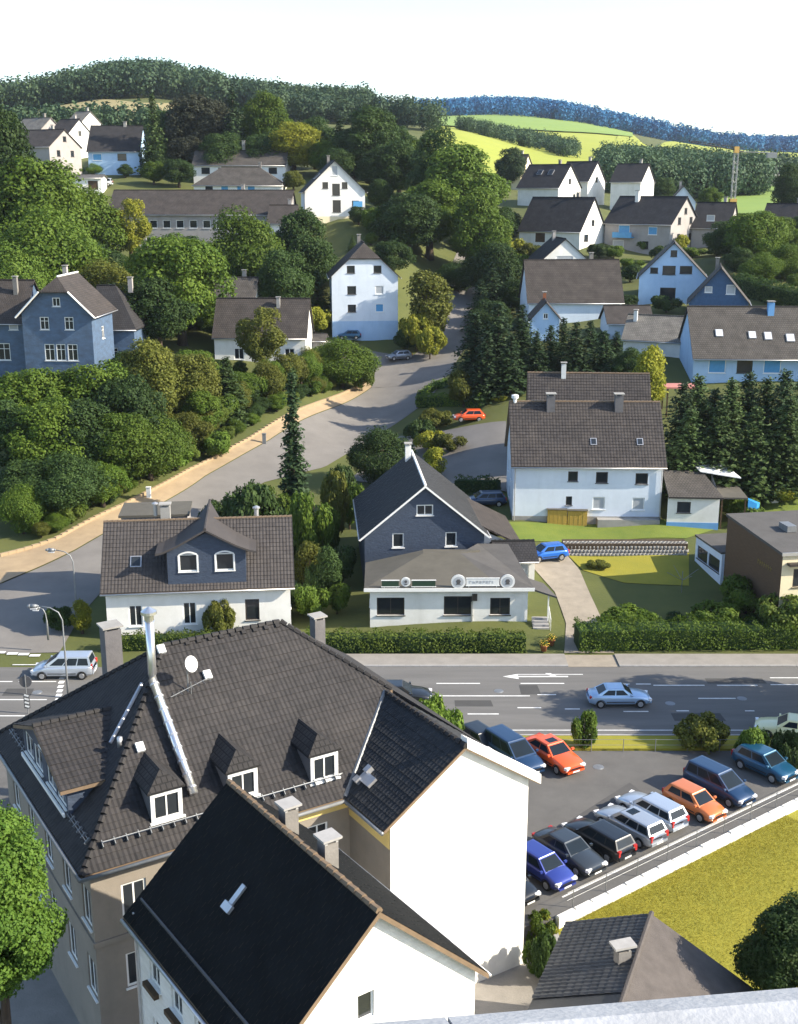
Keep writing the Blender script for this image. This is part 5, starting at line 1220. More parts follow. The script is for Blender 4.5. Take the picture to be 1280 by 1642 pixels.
# yellow wooden shed of two bays
p = ground(910, 843); Sh = empty('garden_shed', (p[0], p[1]+.6, p[2]), R(-4), 'yellow wooden shed of two bays on the garden lawn', 'shed')
for i in range(2):
    for j in range(9): MB().bb(-1.9+i*1.95+j*.21, -1.9+i*1.95+j*.21+.2, -.55-.012*(j % 2), -.52, -.2, 1.55).build('plank', YWOOD, Sh)
    MB().bb(-1.9+i*1.95, -.02+i*1.95, -.515, .7, -.2, 1.5).build('bay', YWOOD, Sh)
MB().bb(-2.0, -.0, -.65, .8, 1.56, 1.62).build('roof', FELT, Sh); MB().bb(.02, 2.0, -.65, .8, 1.5, 1.56).build('roof', FELT, Sh)

# --- retaining wall of planter stones below the garden
Wl = empty('planter_wall', (0, 0, 0), 0, 'retaining wall of round planter stones between the two garden lawns', 'wall')
st = MB(); st.lathe([(.0, .0), (.24, .0), (.27, .05), (.27, .26), (.235, .27), (.21, .24), (.20, .17), (.0, .16)], 9); sm = st.mesh('planter_stone', True); sm.materials.append(CONC)
soil = MB()
for row, (py, py2) in enumerate(((888, 888), (881, 880), (874, 872), (867, 865))):
    a = np.array(ground(905, 890)[:2]); b = np.array(ground(1104, 890)[:2]); n = 33
    for i in range(n):
        t = (i + .5*(row % 2))/n; q = a*(1-t) + b*t; 
        o = bpy.data.objects.new('planter_stone', sm); link(o, Wl); o.location = (q[0], q[1] + row*.27, hgt(*a) + row*.27 - .05 + random.Random(i*7+row).uniform(-.02, .02))
        o.scale = (.92, .92, 1)
mb = MB(); mb.bb(a[0], b[0], a[1]+.3, a[1]+1.9, hgt(*a)-.6, hgt(*a)+.95); mb.build('earth_fill', SOIL, Wl)

# --- brown clad modern building, right edge
z5 = 7.1
nc = Vector(at_z(1257, 880, z5)); fc = Vector(at_z(1168, 826, z5)); dirv = (fc-nc); ln = dirv.length; ang = math.atan2(dirv.y, dirv.x) - math.pi/2
Bm = empty('modern_building', (nc.x, nc.y, 0), ang, 'brown clad flat-roofed building with cream front at the right edge', 'building')
mb = MB(); wall_faces(mb, (0, ln, 0), (0, -1, 0), [(0, -1), (ln, -1), (ln, z5-.5), (0, z5-.1)], []); mb.build('wall', BROWNC, Bm)
hs = [(1.0, 2.6, 3.9, 5.4), (4.6, 6.1, 3.9, 5.4), (8.0, 9.5, 3.9, 5.4), (1.0, 2.6, .9, 2.4), (4.6, 6.1, .9, 2.4)]
mb = MB(); wall_faces(mb, (0, 0, 0), (1, 0, 0), [(0, -1), (14, -1), (14, z5-.5), (0, z5-.5)], hs)
for h in hs: window(Bm, (0, 0, 0), (1, 0, 0), h, 'd')
wall_faces(mb, (14, 0, 0), (0, 1, 0), [(0, -1), (ln, -1), (ln, z5-.1), (0, z5-.5)], []); wall_faces(mb, (14, ln, 0), (-1, 0, 0), [(0, -1), (14, -1), (14, z5-.1), (0, z5-.1)], []); mb.build('wall', CREAM, Bm)
slope(Bm, [(-.12, -.15, z5-.32), (14.2, -.15, z5-.32), (14.2, ln+.15, z5+.1), (-.12, ln+.15, z5+.1)], FELTG, None, .22)
MB().bb(-.16, 14.2, -.22, -.155, z5-.55, z5-.28).build('fascia', ZINC, Bm)
mb = MB(); mb.bb(2.6, 3.4, ln*.45, ln*.6, z5-.1, z5+.4); mb.build('roof_light', GALV, Bm)
MB().bb(.4, 6.5, -.5, -.003, 5.75, 5.95).build('awning_box', DFRAME, Bm)
# faint yellow lettering on the cladding (illegible in the photograph)
mb = MB(); rr = random.Random(2)
for i in range(7):
    y = ln*.40 - i*.36; mb.bb(-.03, -.004, y-.22, y, 4.85 + .1*rr.random(), 4.95 + .1*rr.random()); mb.bb(-.03, -.004, y-.06, y, 4.7, 5.1)
mb.build('wall_lettering', mat('faded_yellow', (.22, .16, .04), (.18, .13, .035), 3, .8), Bm)
Ba = empty('flat_annexe', (nc.x, nc.y, 0), ang, 'grey flat-roofed annexe with a ribbon window left of the brown building', 'annexe')
y0_, y1_, xw = ln+.03, ln+5.5, -.25
hs = [(.45, 2.6, 1.75, 2.95), (2.8, 5.1, 1.75, 2.95)]
mb = MB(); wall_faces(mb, (xw, y1_, 0), (0, -1, 0), [(0, -1), (y1_-y0_, -1), (y1_-y0_, 3.6), (0, 3.6)], hs)
for h in hs: window(Ba, (xw, y1_, 0), (0, -1, 0), h, 'd')
wall_faces(mb, (xw, y0_, 0), (1, 0, 0), [(0, -1), (6.0, -1), (6.0, 3.6), (0, 3.6)], []); wall_faces(mb, (xw+6, y1_, 0), (-1, 0, 0), [(0, -1), (6.0, -1), (6.0, 3.6), (0, 3.6)], []); mb.build('wall', PALE, Ba)
MB().bb(xw-.1, xw+6.1, y0_+.02, y1_+.1, 3.61, 3.78).build('flat_roof', FELTG, Ba)
# rotary clothes dryer on the shaded lawn
p = ground(1093, 950); Rd = empty('clothes_dryer', p, .3, 'rotary clothes dryer standing on the shaded lawn', 'clothes dryer')
MB().tube([(0, 0, -.1), (0, 0, 1.9)], .03, 6).build('pole', GALV, Rd)
for k in range(4): a = k*math.pi/2; MB().tube([(0, 0, 1.1), (1.5*math.cos(a), 1.5*math.sin(a), 1.95)], .018, 5).build('arm', GALV, Rd)
p = ground(1228, 985); mb = MB(); mb.lathe([(.0, 3.1), (.08, 3.0), (.25, 2.6), (.3, 1.4), (.2, 1.2), (.05, 1.15), (.03, -.1)], 8); o = mb.build('closed_parasol', SHUTB, None, True, loc=p); tag(o, 'closed blue parasol among the bushes by the brown building', 'parasol')
p = ground(1242, 806); mb = MB(); mb.bb(-.35, .35, -.2, .2, -.3, 1.9); mb.bb(-.42, .42, -.27, .27, 1.9, 2.0); o = mb.build('gate_pillar', WHITE, None, loc=p); tag(o, 'white gate pillar beside the lawn at the right edge', 'pillar')
# ------------------------------------------------------------------ houses on the slopes
def hpos(px, py, Y): return at_y(px, py, Y)
def fh(px, py, Y, wpx, W, ze, zr, wall, roof, deg, label, name='house', gable=False, cat='house', **kw):
    """px, py: foot of the middle of the side facing us; wpx its width in the photo.  gable: the gable faces us"""
    p = hpos(px, py, Y); L_ = wpx*mpp(py, Y)
    r = R(deg)
    if 'chim' not in kw and zr > 5: kw['chim'] = ((W*.18 if gable else L_*.22, .5, .6, zr + .9, (CONC, BRICKC, GREYW)[int(px) % 3]),)
    if gable:   # local -X faces us
        c = Vector((p[0], p[1])) + Vector((-math.sin(r), math.cos(r)))*(W/2)
        return gable_house(name, label, cat, (c.x, c.y, p[2]), r + math.pi/2, W, L_, ze, zr, wall, roof, zb=-4, **kw)
    c = Vector((p[0], p[1])) + Vector((-math.sin(r), math.cos(r)))*(W/2)
    return gable_house(name, label, cat, (c.x, c.y, p[2]), r, L_, W, ze, zr, wall, roof, zb=-4, **kw)
# four-storey house by the upper road
fh(586, 546, 190, 105, 11, 10.3, 15.2, WHITESH, R_BROWN, 5, 'tall pale four-storey house with half-hipped gable by the upper road', gable=True, hipL=(12.9, 2.4), o=.45, g=.35,
   wins={'left': [(2.0, 10.6, 1.25, 1.15, 'd'), (-2.2, 10.6, 1.25, 1.15, 'd'), (2.3, 7.3, 1.3, 1.3, 's'), (-2.1, 7.3, 1.4, 1.3, 'd'), (2.3, 4.5, 1.3, 1.3, 'b'), (-2.1, 4.5, 1.3, 1.2, 'd'), (2.6, .5, 1.0, 1.9, 'o'), (.2, .1, 1.0, 2.3, 'o'), (-2.5, .9, 2.2, 1.3, 's')],
         'front': [(-2, 4.4, 1.4, 2.0, 'd'), (2, 4.4, 1.4, 2.0, 'd'), (-2, 7.3, 1.4, 2.0, 'd'), (2, 7.3, 1.4, 2.0, 'd')]}, plinth=(SHADEW, 3.1))
# white gabled house high behind the trees
H6 = fh(538, 352, 240, 96, 13, 5.6, 11.2, WHITE, R_DARK, 8, 'white gabled house with a column of dark balconies, above the school', gable=True, o=.4, g=.4,
   wins={'left': [(0, 8.3, 1.2, 1.9, 's'), (1.9, 5.9, 1.1, 1.2, 'd'), (-1.9, 5.9, 1.1, 1.2, 'd'), (.2, 4.6, 1.5, 2.2, 'd'), (4.0, 2.3, 1.4, 1.3, 'd'), (.3, 1.4, 1.6, 2.3, 'd')], 'front': [(2, 2, 1.3, 1.3, 'm')]},
   sky_l=((-3, 1, 8.2, .9, 1.3, GLASS), (-1, 1, 8.2, .9, 1.3, GLASS), (1, 1, 8.2, .9, 1.3, GLASS)), plinth=(CREAM, .6))
mb = MB(); mb.bb(-6.5-1.5, -6.55, -5.2, -3.4, 2.4, 2.6); mb.bb(-8.0, -7.9, -5.2, -3.4, 2.6, 3.5); mb.build('balcony', SHUTB, H6)
# two-part house left of it
fh(384, 284, 292, 148, 9, 3.0, 6.2, WHITE, R_GREY, -2, 'long white house with shallow grey roof at the edge of the wood', chim=((.5, .3, .7, 8.3, CONC),), wins={'front': [(-8, .8, 2, 1.4, 'd'), (-4, .8, 2, 1.4, 'd'), (4, .8, 2, 1.4, 'd'), (8, .8, 2, 1.4, 'd')]})
fh(382, 314, 275, 142, 9, 2.6, 6.3, WHITE, R_GREY, -2, 'white hip-roofed bungalow with four blue shuttered windows', hipL=(0, 6.0), hipR=(0, 6.0), wins={'front': [(-6.5, .7, 1.7, 1.5, 'd'), (-3.0, .4, 1.7, 2.0, 'b'), (0.5, .4, 1.5, 2.0, 'b'), (3.0, .4, 1.7, 2.0, 'b')]})
# school
fh(320, 402, 232, 290, 13, 7.0, 11.2, GREYW, R_BROWN, -2, 'long school building with brown roof and rows of white-silled windows', name='school', cat='school', wins={'front': [(-8.6+i*2.55, 4.2, 1.5, 1.5, 'w') for i in range(9)] + [(-14.5+i*2.55, 1.0, 1.5, 1.6, 'w') for i in range(4)]})
fh(452, 402, 226, 42, 9, 5.2, 8.2, WHITE, R_BROWN, -2, 'low white end wing of the school', name='school_wing', cat='school', wins={'front': [(-1.0, 1.2, 1.2, 2.2, 'd'), (1.0, 1.2, 1.2, 2.2, 'd')]})
# slated villa, left edge
V_ = fh(98, 606, 150, 112, 9, 8.3, 12.6, VILLAW, R_BROWN, -3, 'slate-hung villa with white-framed windows and half-hipped gable, left edge', name='villa', gable=True, hipL=(10.9, 1.9), o=.55, g=.6, edge=WFRAME,
   wins={'left': [(.1, 9.0, 1.0, 1.1, 'm'), (1.55, 6.1, 1.15, 1.6, 'x'), (-1.6, 6.1, 1.15, 1.6, 'x'), (1.75, 2.2, 1.3, 2.1, 'x'), (.25, 2.2, 1.2, 2.1, 'x'), (-1.2, 2.2, 1.3, 2.1, 'x')], 'front': [(0, 4.5, 1.1, 1.6, 'x')]})
mb = MB()
for sgn in (-1, 1): 
    yy = 4.44; mb.tube([(-5.15, sgn*(yy+.62), 8.3-.65), (-5.15, sgn*1.85, 10.85)], .12, 4)
mb.build('barge_board', WFRAME, V_)
fh(14, 606, 153, 62, 9, 7.6, 12.2, VILLAW, R_BROWN, -3, 'slate-hung side wing of the villa, cut by the left edge', name='villa_wing', o=.5, wins={'front': [(-.3, 2.3, 1.6, 2.2, 'x'), (1.2, 6.2, 1.2, .8, 's')]}, chim=((.8, -1.5, .55, 12.6, BRICKC),))
fh(185, 606, 160, 70, 10, 7.0, 12.0, VILLAW, R_DARK, -3, 'dark shaded rear part of the slate villa under the tall trees', name='shaded_house', hipR=(0, 4), wins={'front': [(0, 2.5, 1.2, 1.6, 'x')]})
# house between the trees above the road
fh(418, 590, 168, 146, 9, 4.7, 9.4, WHITE, R_BROWN, -2, 'white house with wide brown roof half hidden by the roadside trees', hipR=None, wins={'front': [(4.2, 1.2, 1.4, 1.6, 'm'), (-3, 1.2, 1.4, 1.6, 'm')]}, chim=((2.3, -1, .5, 9.5, CONC),))
fh(372, 560, 182, 74, 8, 7.6, 10.6, WHITE, R_GREY, -2, 'higher rear roof behind the house half hidden by trees')
fh(508, 588, 176, 26, 5, 4.0, 4.6, GREYW, R_GREY, 0, 'small grey garage between the trees beside the pale tall house', name='garage', cat='garage')
# right bank above the conifers
fh(922, 518, 186, 150, 10, 3.6, 9.4, PALE, R_BROWN, 2, 'white house with large plain brown roof above the conifers', wins={'front': [(-5, 1.2, 1.2, 1.2, 'd'), (5, 1.2, 1.2, 1.2, 'd')], 'left': [(0, 1, 1.2, 1.2, 'm')]})
fh(874, 548, 168, 44, 7, 3.4, 5.6, SHADEW, R_BROWN, -4, 'small blue-shaded white gabled house peeping out above the conifers', gable=True, chim=((1.5, 0, .5, 6.4, TERRA),), wins={'left': [(0, 3.2, .7, .8, 'm')]})
fh(905, 440, 214, 80, 10, 2.4, 6.2, WHITE, R_DARK, 6, 'dark-roofed house with wide white gable behind the plain brown roof', gable=True, wins={'left': [(0, 2.2, 3.0, 1.0, 's')]})
fh(1076, 490, 190, 104, 13, 4.6, 9.8, SHADEW, R_GREY, -12, 'blue-shaded white gabled house with three upper windows', gable=True, o=.35, wins={'left': [(0, 7.6, 1.0, 1.0, 'd'), (2.0, 5.0, 1.9, 1.2, 'd'), (-.6, 4.8, 2.0, 1.4, 'd'), (-2.9, 5.0, 1.2, .9, 'd'), (-.6, .6, 2.4, 2.2, 'd')]})
fh(1150, 526, 178, 92, 9, 3.9, 8.9, WHITE, R_GREY, -14, 'house with dark blue slated gable over a white ground floor', gable=True, o=.35, g=.4, gable_mat=mat('blue_slate', (0.045, 0.10, 0.20), (0.03, 0.07, 0.15), 2, .6, .4, 5),
   wins={'left': [(1.6, 5.0, 1.3, 1.4, 's'), (-1.6, 5.2, 1.1, .9, 's'), (2.8, .8, 1.4, 2.0, 'd')], 'front': [(-2.3, 1.2, .9, .9, 'd'), (2, 1.2, 1.0, 1.2, 'd')]})
fh(1044, 580, 164, 92, 8, 3.2, 6.0, WHITE, R_LIGHT, -22, 'small white house with light grey sunlit roof', wins={'front': [(0, .8, 1.1, 1.2, 'd')], 'right': [(0, 1.0, 1.0, 1.2, 'd'), (0, 3.4, .6, .6, 'd')]}, chim=((-3, -1, .5, 6.6, WHITE),))
fh(1010, 545, 172, 70, 7, 2.6, 4.6, PALE, R_BROWN, 0, 'low brown-roofed shed between the blue-shaded white house and the conifers', name='outbuilding', cat='outbuilding')
Lg = fh(1212, 606, 152, 200, 11, 3.4, 8.6, SHADEW, R_GREY, -3, 'long low house with wide grey roof and four roof windows', o=.9, sky_l=((-4.6, -1, 5.4, .8, 1.0, SIGNW), (-.4, -1, 5.2, .8, 1.0, SIGNW), (1.6, -1, 5.1, .8, 1.1, SIGNW), (4.4, -1, 4.9, .9, 1.1, SIGNW)), chim=((2.4, -.8, .8, 9.2, BLUEP),),
   wins={'front': [(-5, .6, 2.2, 1.8, 'b'), (-1.5, .6, 2.0, 1.8, 'd'), (2, .6, 2.2, 1.8, 'b')]})
p = hpos(1090, 620, 143); mb = MB(); mb.bb(-2, 2, -1.6, 1.6, 0, .18); o = mb.build('flat_roof', PINK, None, loc=(p[0], p[1], p[2])); 
e = empty('small_pavilion', (p[0], p[1], hgt(p[0], p[1])), 0, 'low pavilion with pinkish flat roof behind the conifers', 'pavilion'); o.parent = e; o.location = (0, 0, p[2]-e.location.z)
for sx in (-1.7, 1.7):
    for sy in (-1.3, 1.3): MB().bb(sx-.08, sx+.08, sy-.08, sy+.08, -.4, p[2]-e.location.z-.003).build('post', WOODD, e)
# far right cluster
fh(880, 395, 246, 108, 12, 3.4, 9.6, WHITE, R_DARK, -34, 'dark-roofed house with bright white gable, upper right cluster', wins={'right': [(0, 4.0, 1.4, 1.2, 'd'), (-3, 1.0, 2.0, 1.4, 'd')], 'front': [(-2, .8, 2.2, 1.8, 'o')]})
fh(862, 330, 290, 74, 11, 4.5, 9.5, WHITE, R_DARK, -36, 'dark-roofed house with roof windows at the top of the cluster', sky_l=((-1.5, -1, 7.6, 1.2, 1.4, GLASS), (1.5, -1, 7.6, 1.2, 1.4, GLASS)), wins={'right': [(0, 5, 1.3, 1.2, 'd'), (2.5, 1.5, 1.4, 1.2, 'd')]})
fh(918, 322, 305, 52, 10, 5, 9.5, WHITE, R_DARK, -34, 'white gabled house half hidden behind the cluster', wins={'right': [(0, 4.5, 1.3, 1.2, 'd')]})
fh(816, 300, 330, 40, 9, 4.0, 8.5, CREAM, R_GREY, -30, 'pale house beside the tall lime trees at the field edge')
H9 = fh(1020, 405, 246, 118, 12, 6.0, 11.0, GREYW, R_DARK, -40, 'large house with white three-storey gable and blue balcony, upper right', wins={'right': [(2.5, 5.6, 1.3, 1.4, 'd'), (-2.5, 5.6, 1.3, 1.4, 'd'), (2.5, 2.4, 1.3, 1.4, 'd'), (-2.5, 2.4, 1.3, 1.4, 'd'), (0, 7.6, 1.2, 1.2, 'd')], 'front': [(-3, 3.6, 2.6, 1.8, 'b'), (3.5, 3.6, 2.0, 1.6, 'b'), (-4.2, .2, 2.6, 2.2, 's'), (2, .8, 1.4, 1.5, 'd')]}, chim=((-3, -1, .8, 12, WHITE),))
mb = MB(); mb.bb(-5, -.6, -7.2, -6.05, 2.9, 3.1); mb.bb(-5, -.6, -7.2, -7.1, 3.1, 4.0); mb.build('balcony', SHUTB, H9)
fh(1002, 330, 300, 50, 10, 6, 10, WHITE, R_DARK, -30, 'white house behind the large gabled house')
fh(1136, 408, 246, 58, 10, 5.6, 10.2, GREYW, R_DARK, -26, 'narrow dark-roofed house with grey front beside the crane', wins={'right': [(0, 5, 1.3, 1.4, 'd'), (0, 1.6, 1.4, 1.6, 'd')], 'front': [(0, 6.6, 1.6, 1.2, 's')]})
fh(1094, 345, 300, 40, 9, 3.4, 7.0, PALE, R_GREY, -10, 'small pale house below the wood', gable=True, wins={'left': [(0, 2.8, 1.2, 1.2, 'd')]})
fh(1252, 385, 255, 66, 10, 3.0, 7.4, WHITE, R_DARK, -30, 'dark-roofed house with white gable at the right edge', wins={'right': [(0, 1.5, 1.4, 1.4, 'd')]})
fh(1228, 293, 430, 40, 9, 3, 6, GREYW, R_DARK, 0, 'grey barn on the far meadow', name='barn', cat='barn')
# upper left cluster
fh(45, 262, 292, 92, 11, 4.0, 7.8, GREYW, R_BROWN, -26, 'large purple-brown roofed house with white gable end, upper left', wins={'right': [(0, 5.0, 1.2, 1.2, 'd'), (2.4, 1.6, 1.2, 1.4, 'd'), (-2.4, 1.6, 1.2, 1.4, 'd')]})
fh(40, 232, 330, 60, 10, 3.0, 7.0, GREYW, R_LIGHT, -32, 'pale-roofed house at the far left below the straw field')
fh(95, 236, 325, 40, 9, 3.4, 7.2, WHITE, R_BROWN, -30, 'white gabled house in the upper left group', wins={'right': [(0, 3, 1.2, 1.2, 'd')]})
fh(120, 215, 360, 30, 8, 3.4, 6.4, WHITE, R_LIGHT, -30, 'small white house nearest the straw field')
fh(183, 262, 300, 82, 11, 3.2, 9.0, SHADEW, R_DARK, 0, 'blue-shaded white house with dark dormered roof, upper left', wins={'front': [(-4, .7, 2.2, 1.6, 'b'), (2, .7, 2.2, 1.6, 'd')], }, chim=((2, 0, .7, 9.8, CONC),))
fh(128, 305, 276, 70, 7, 2.8, 3.4, WHITE, FELTG, 4, 'low white flat-roofed garages on the hillside', name='garage', cat='garage', wins={'front': [(3, .1, 2.2, 2.0, 'o')]})
# ------------------------------------------------------------------ vehicles
hd = math.degrees(math.atan2(nl[1], nl[0]))                # heading of a car parked nose to the blocks
def park(s, back, kind, pm, label, rev=False, scale=1.0, turn=0, **kw):
    """s metres along the block wall, nose (or tail) 'back' metres from it"""
    scale *= .93; L_ = CAR[kind][0]*scale; p = LA + dl*(s+.9) - nl*(back + .0 + L_/2)
    return car(kind, p[0], p[1], 0.0, hd + turn + (180 if rev else 0), pm, label, scale, 'cars parked along the block wall', **kw)
park(-2.2, 1.3, 'hatch', P_BLACK, 'black car nearest the white gable wall, mostly hidden')
park(.2, 1.2, 'hatch', P_VIOLET, 'small blue-violet car at the near end of the parked row')
park(2.35, 1.2, 'sedan', P_DGREY, 'dark grey car, second from the near end of the parked row')
park(4.55, 1.2, 'wagon', P_BLACK, 'black estate car between the dark grey and the pale silver car', rev=True)
park(6.95, 1.15, 'wagon', P_PALE, 'pale silver estate car with sunroof, tail to the block wall', rev=True, sunroof=True)
park(9.05, 1.5, 'wagon', P_SILVER, 'silver estate car beside the orange hatchback, tail to the wall', rev=True)
park(11.6, .9, 'hatch', P_ORANGE, 'copper orange hatchback in the middle of the parked row')
park(14.3, 1.0, 'van', P_NAVY, 'dark navy people carrier right of the copper orange hatchback')
park(18.6, 1.2, 'hatch', P_TEAL, 'blue-green hatchback at the far end of the parked row', scale=1.08)
p = at_z(1268, 1182, 0); car('sedan', p[0], p[1], 0, 160, P_CREAM, 'pale yellow car at the far right corner of the car park')
p = at_z(886, 1222, 0); car('sedan', p[0], p[1], 0, -58, P_RED, 'bright orange-red saloon with sunroof in the car park', .98, sunroof=True)
p = at_z(822, 1224, 0); car('van', p[0], p[1], 0, -58, P_NAVY, 'dark blue people carrier beside the orange-red saloon')
p = at_z(775, 1205, 0); car('hatch', p[0], p[1], 0, -58, P_BLACK, 'black car behind the white gable, left of the dark people carrier')
p = at_z(992, 1128, 0); car('sedan', p[0], p[1], 0, 1, P_LBLUE, 'light blue-silver saloon driving on the main street', .93)
p = at_z(104, 1083, 0); car('van', p[0], p[1], 0, 181, P_SILVER, 'silver people carrier turning at the junction, left', .98)
p = at_z(640, 1126, 0); car('sedan', p[0], p[1], 0, 0, P_BLACK, 'black saloon on the street, partly hidden by the big brown roof')
p = ground(876, 898); car('hatch', p[0], p[1], p[2]+.06, 198, P_BLUE, 'bright blue hatchback parked on the gravel drive')
p = ground(752, 676); car('hatch', p[0], p[1], p[2]+.08, 185, P_RED, 'red car parked in the shade of the hedge')
p = ground(775, 812); car('wagon', p[0], p[1], p[2]+.1, 185, P_NAVY, 'dark blue estate car in the shade behind the slate house')
p = ground(165, 300); car('van', p[0], p[1], p[2]+.3, 180, P_WHITE, 'white van by the hillside garages, upper left')
p = ground(640, 578); car('hatch', p[0], p[1], p[2]+.12, 200, P_GREY, 'grey car parked at the upper road junction')
p = ground(560, 545); car('hatch', p[0], p[1], p[2]+.12, 180, P_TEAL, 'dark car in front of the tall pale house')

# ------------------------------------------------------------------ street furniture
def lamp(px, pyb, pyt, Y, arm, label):
    b = at_y(px, pyb, Y); t = at_y(px, pyt, Y); h = t[2] - b[2]
    e = empty('street_lamp', b, 0, label, 'street lamp')
    mb = MB(); mb.tube([(0, 0, -.3), (0, 0, 1.2), (0, 0, h-1.0), (arm*.12, 0, h-.45), (arm*.4, 0, h-.12), (arm*.8, 0, h)], [.09, .07, .05, .045, .042, .04], 8); mb.build('pole', GALV, e, True)
    mb = MB(); x = arm*.8
    for (a, b_, r0, r1) in ((0, .12, .05, .13), (.12, .55, .13, .17), (.55, .8, .17, .06)):
        s_ = math.copysign(1, arm); mb.tube([(x+s_*a, 0, h), (x+s_*b_, 0, h)], [r0, r1], 8)
    hd_ = mb.build('lamp_head', GALV, e, True); mb = MB(); mb.bb(x+math.copysign(.35, arm)-.22, x+math.copysign(.35, arm)+.22, -.12, .12, h-.2, h-.13); mb.build('lamp_glass', HLAMP, hd_)
    return e
lamp(109, 1108, 972, 75.5, -1.9, 'curved street lamp in front of the silver people carrier')
lamp(127, 1030, 882, 88.5, -1.6, 'curved street lamp at the corner by the white house')
lamp(77, 1020, 975, 84.0, -.5, 'short grey post in the shade at the junction')
b = at_z(45, 1142, .1); e = empty('road_sign', b, 0, 'round road sign seen from behind on a striped post, left', 'road sign')
MB().tube([(0, 0, -.2), (0, 0, 2.7)], .035, 7).build('post', GALV, e)
mb = MB(); mb.tube([(0, 0, 2.2), (0, .04, 2.2)], .42, 16); mb.build('sign_face', SIGNG, e)
mb = MB(); mb.bb(-.2, .2, -.06, -.04, .3, 1.35); o = mb.build('beacon_panel', SIGNG, e)
for i in range(4): MB().box((0, -.068, .45+i*.26), (.3, .01, .13), ry=.3).build('beacon_stripe', SIGNW, o)
# marker posts of the hill road
for px, py, lb in ((478//2, 800, 'white marker post at the bend of the hill road'), (424, 712, 'grey marker post half way up the hill road')):
    p = ground(px, py); mb = MB(); mb.bb(-.22, .22, -.15, .15, -.2, 1.25); mb.bb(-.26, .26, -.19, .19, 1.25, 1.33); o = mb.build('marker_post', SIGNW if py == 800 else GALV, None, loc=p); tag(o, lb, 'post')
# low stone wall along the hill pavement: stones in a row
Wk = empty('roadside_wall', ground(*L_OUT[3]), 0, 'low sunlit stone wall along the pavement of the hill road', 'wall')
a = resample([ground(*p)[:2] for p in L_OUT[2:]], 95); z0_ = Wk.location
for i in range(94):
    q = (a[i]+a[i+1])/2; d_ = a[i+1]-a[i]; l_ = np.hypot(*d_); mb = MB(); mb.box((0, 0, .12), (l_*.97, .3, .52)); o = mb.build('stone', PAVET, Wk); o.location = (q[0]-z0_.x, q[1]-z0_.y, hgt(*q)-z0_.z+.05); o.rotation_euler = (0, 0, math.atan2(d_[1], d_[0]))
# railing posts along the verge
e = empty('verge_railing', (8, 67.4, 0), 0, 'thin wire railing between the main street and the car park', 'railing')
for i in range(14): MB().tube([(i*2, 0, -.1), (i*2, 0, .85)], .025, 6).build('post', GALV, e)
for z in (.45, .82): MB().tube([(0, 0, z), (26, 0, z)], .012, 5).build('wire', GALV, e)
e = empty('wire_fence', (LA[0], LA[1], 0), math.atan2(dl[1], dl[0]), 'thin wire fence standing behind the whitewashed blocks', 'fence')
for i in range(9): MB().tube([(i*2.3+.4, .12, -.1), (i*2.3+.4, .12, 1.0)], .022, 6).build('post', GALV, e)
for z in (.55, .97): MB().tube([(0, .12, z), (20, .12, z)], .008, 4).build('wire', GALV, e)
# flower pots at the restaurant steps
for i, (px, py, lb) in enumerate(((872, 1046, 'flower pot with yellow flowers by the restaurant steps'), (884, 1036, 'second flower pot on the corner of the drive'))):
    p = ground(px, py); e = empty('flower_pot', (p[0], p[1], .05), 0, lb, 'flower pot')
    mb = MB(); mb.lathe([(0, 0), (.2, 0), (.28, .4), (.31, .42), (.31, .48), (.26, .48), (.24, .4), (0, .4)], 12); mb.build('pot', TERRA, e, True)
    g = np.random.default_rng(i+60); n = 160; d_ = unit(g.normal(size=(n, 3))); c = d_*.38*g.random((n, 1))**.4; c[:, 2] = np.abs(c[:, 2]) + .5
    link(bpy.data.objects.new('foliage', leaf_mesh('foliage', c, d_, .13, g.random(n), g, L_MID)), e); c = unit(g.normal(size=(50, 3)))*.42; c[:, 2] = np.abs(c[:, 2])+.52
    link(bpy.data.objects.new('blossom', leaf_mesh('blossom', c, c, .1, g.random(50), g, FLOWER)), e)
# tower crane far behind
p = at_y(1174, 340, 330); zt = at_y(1183, 243, 330)
e = empty('tower_crane', p, 0, 'tall pale construction crane with a long thin jib above the right-hand houses', 'crane')
mb = MB(); h = zt[2]-p[2]; x1 = zt[0]-p[0]
for sx in (-.5, .5):
    for sy in (-.5, .5): mb.tube([(sx, sy, -1), (sx+x1*0, sy, h)], .1, 4)
for i in range(int(h/1.2)):
    z = i*1.2; s_ = 1 if i % 2 else -1
    for sy in (-.5, .5): mb.tube([(-.5*s_, sy, z), (.5*s_, sy, z+1.2)], .05, 4)
    for sx in (-.5, .5): mb.tube([(sx, -.5*s_, z), (sx, .5*s_, z+1.2)], .05, 4)
mb.build('mast', GALV, e)
mb = MB(); jl = -13.0; mb.tube([(2.0, 0, h), (jl, 0, h+2.6)], .12, 4); mb.tube([(2.0, 0, h+.9), (jl, 0, h+2.9)], .08, 4)
for i in range(12): a_, b_ = i/12, (i+.5)/12; mb.tube([(2+(jl-2)*a_, 0, h+2.6*a_), (2+(jl-2)*b_, 0, h+.9+2.0*b_)], .05, 4); mb.tube([(2+(jl-2)*b_, 0, h+.9+2.0*b_), (2+(jl-2)*(i+1)/12, 0, h+2.6*(i+1)/12)], .05, 4)
mb.build('jib', DFRAME, e)
mb = MB(); mb.tube([(0, 0, h), (11.0, 0, h-.4)], .14, 4); mb.bb(8.2, 10.8, -.6, .6, h-1.6, h-.4); mb.build('counter_jib', GALV, e)
MB().bb(-.6, .6, -.6, .6, h-.3, h+1.3).build('cab', ORANGE, e); mb = MB(); mb.bb(-.9, .9, -.9, .9, -1.5, 3.5); mb.build('base', ORANGE, e)

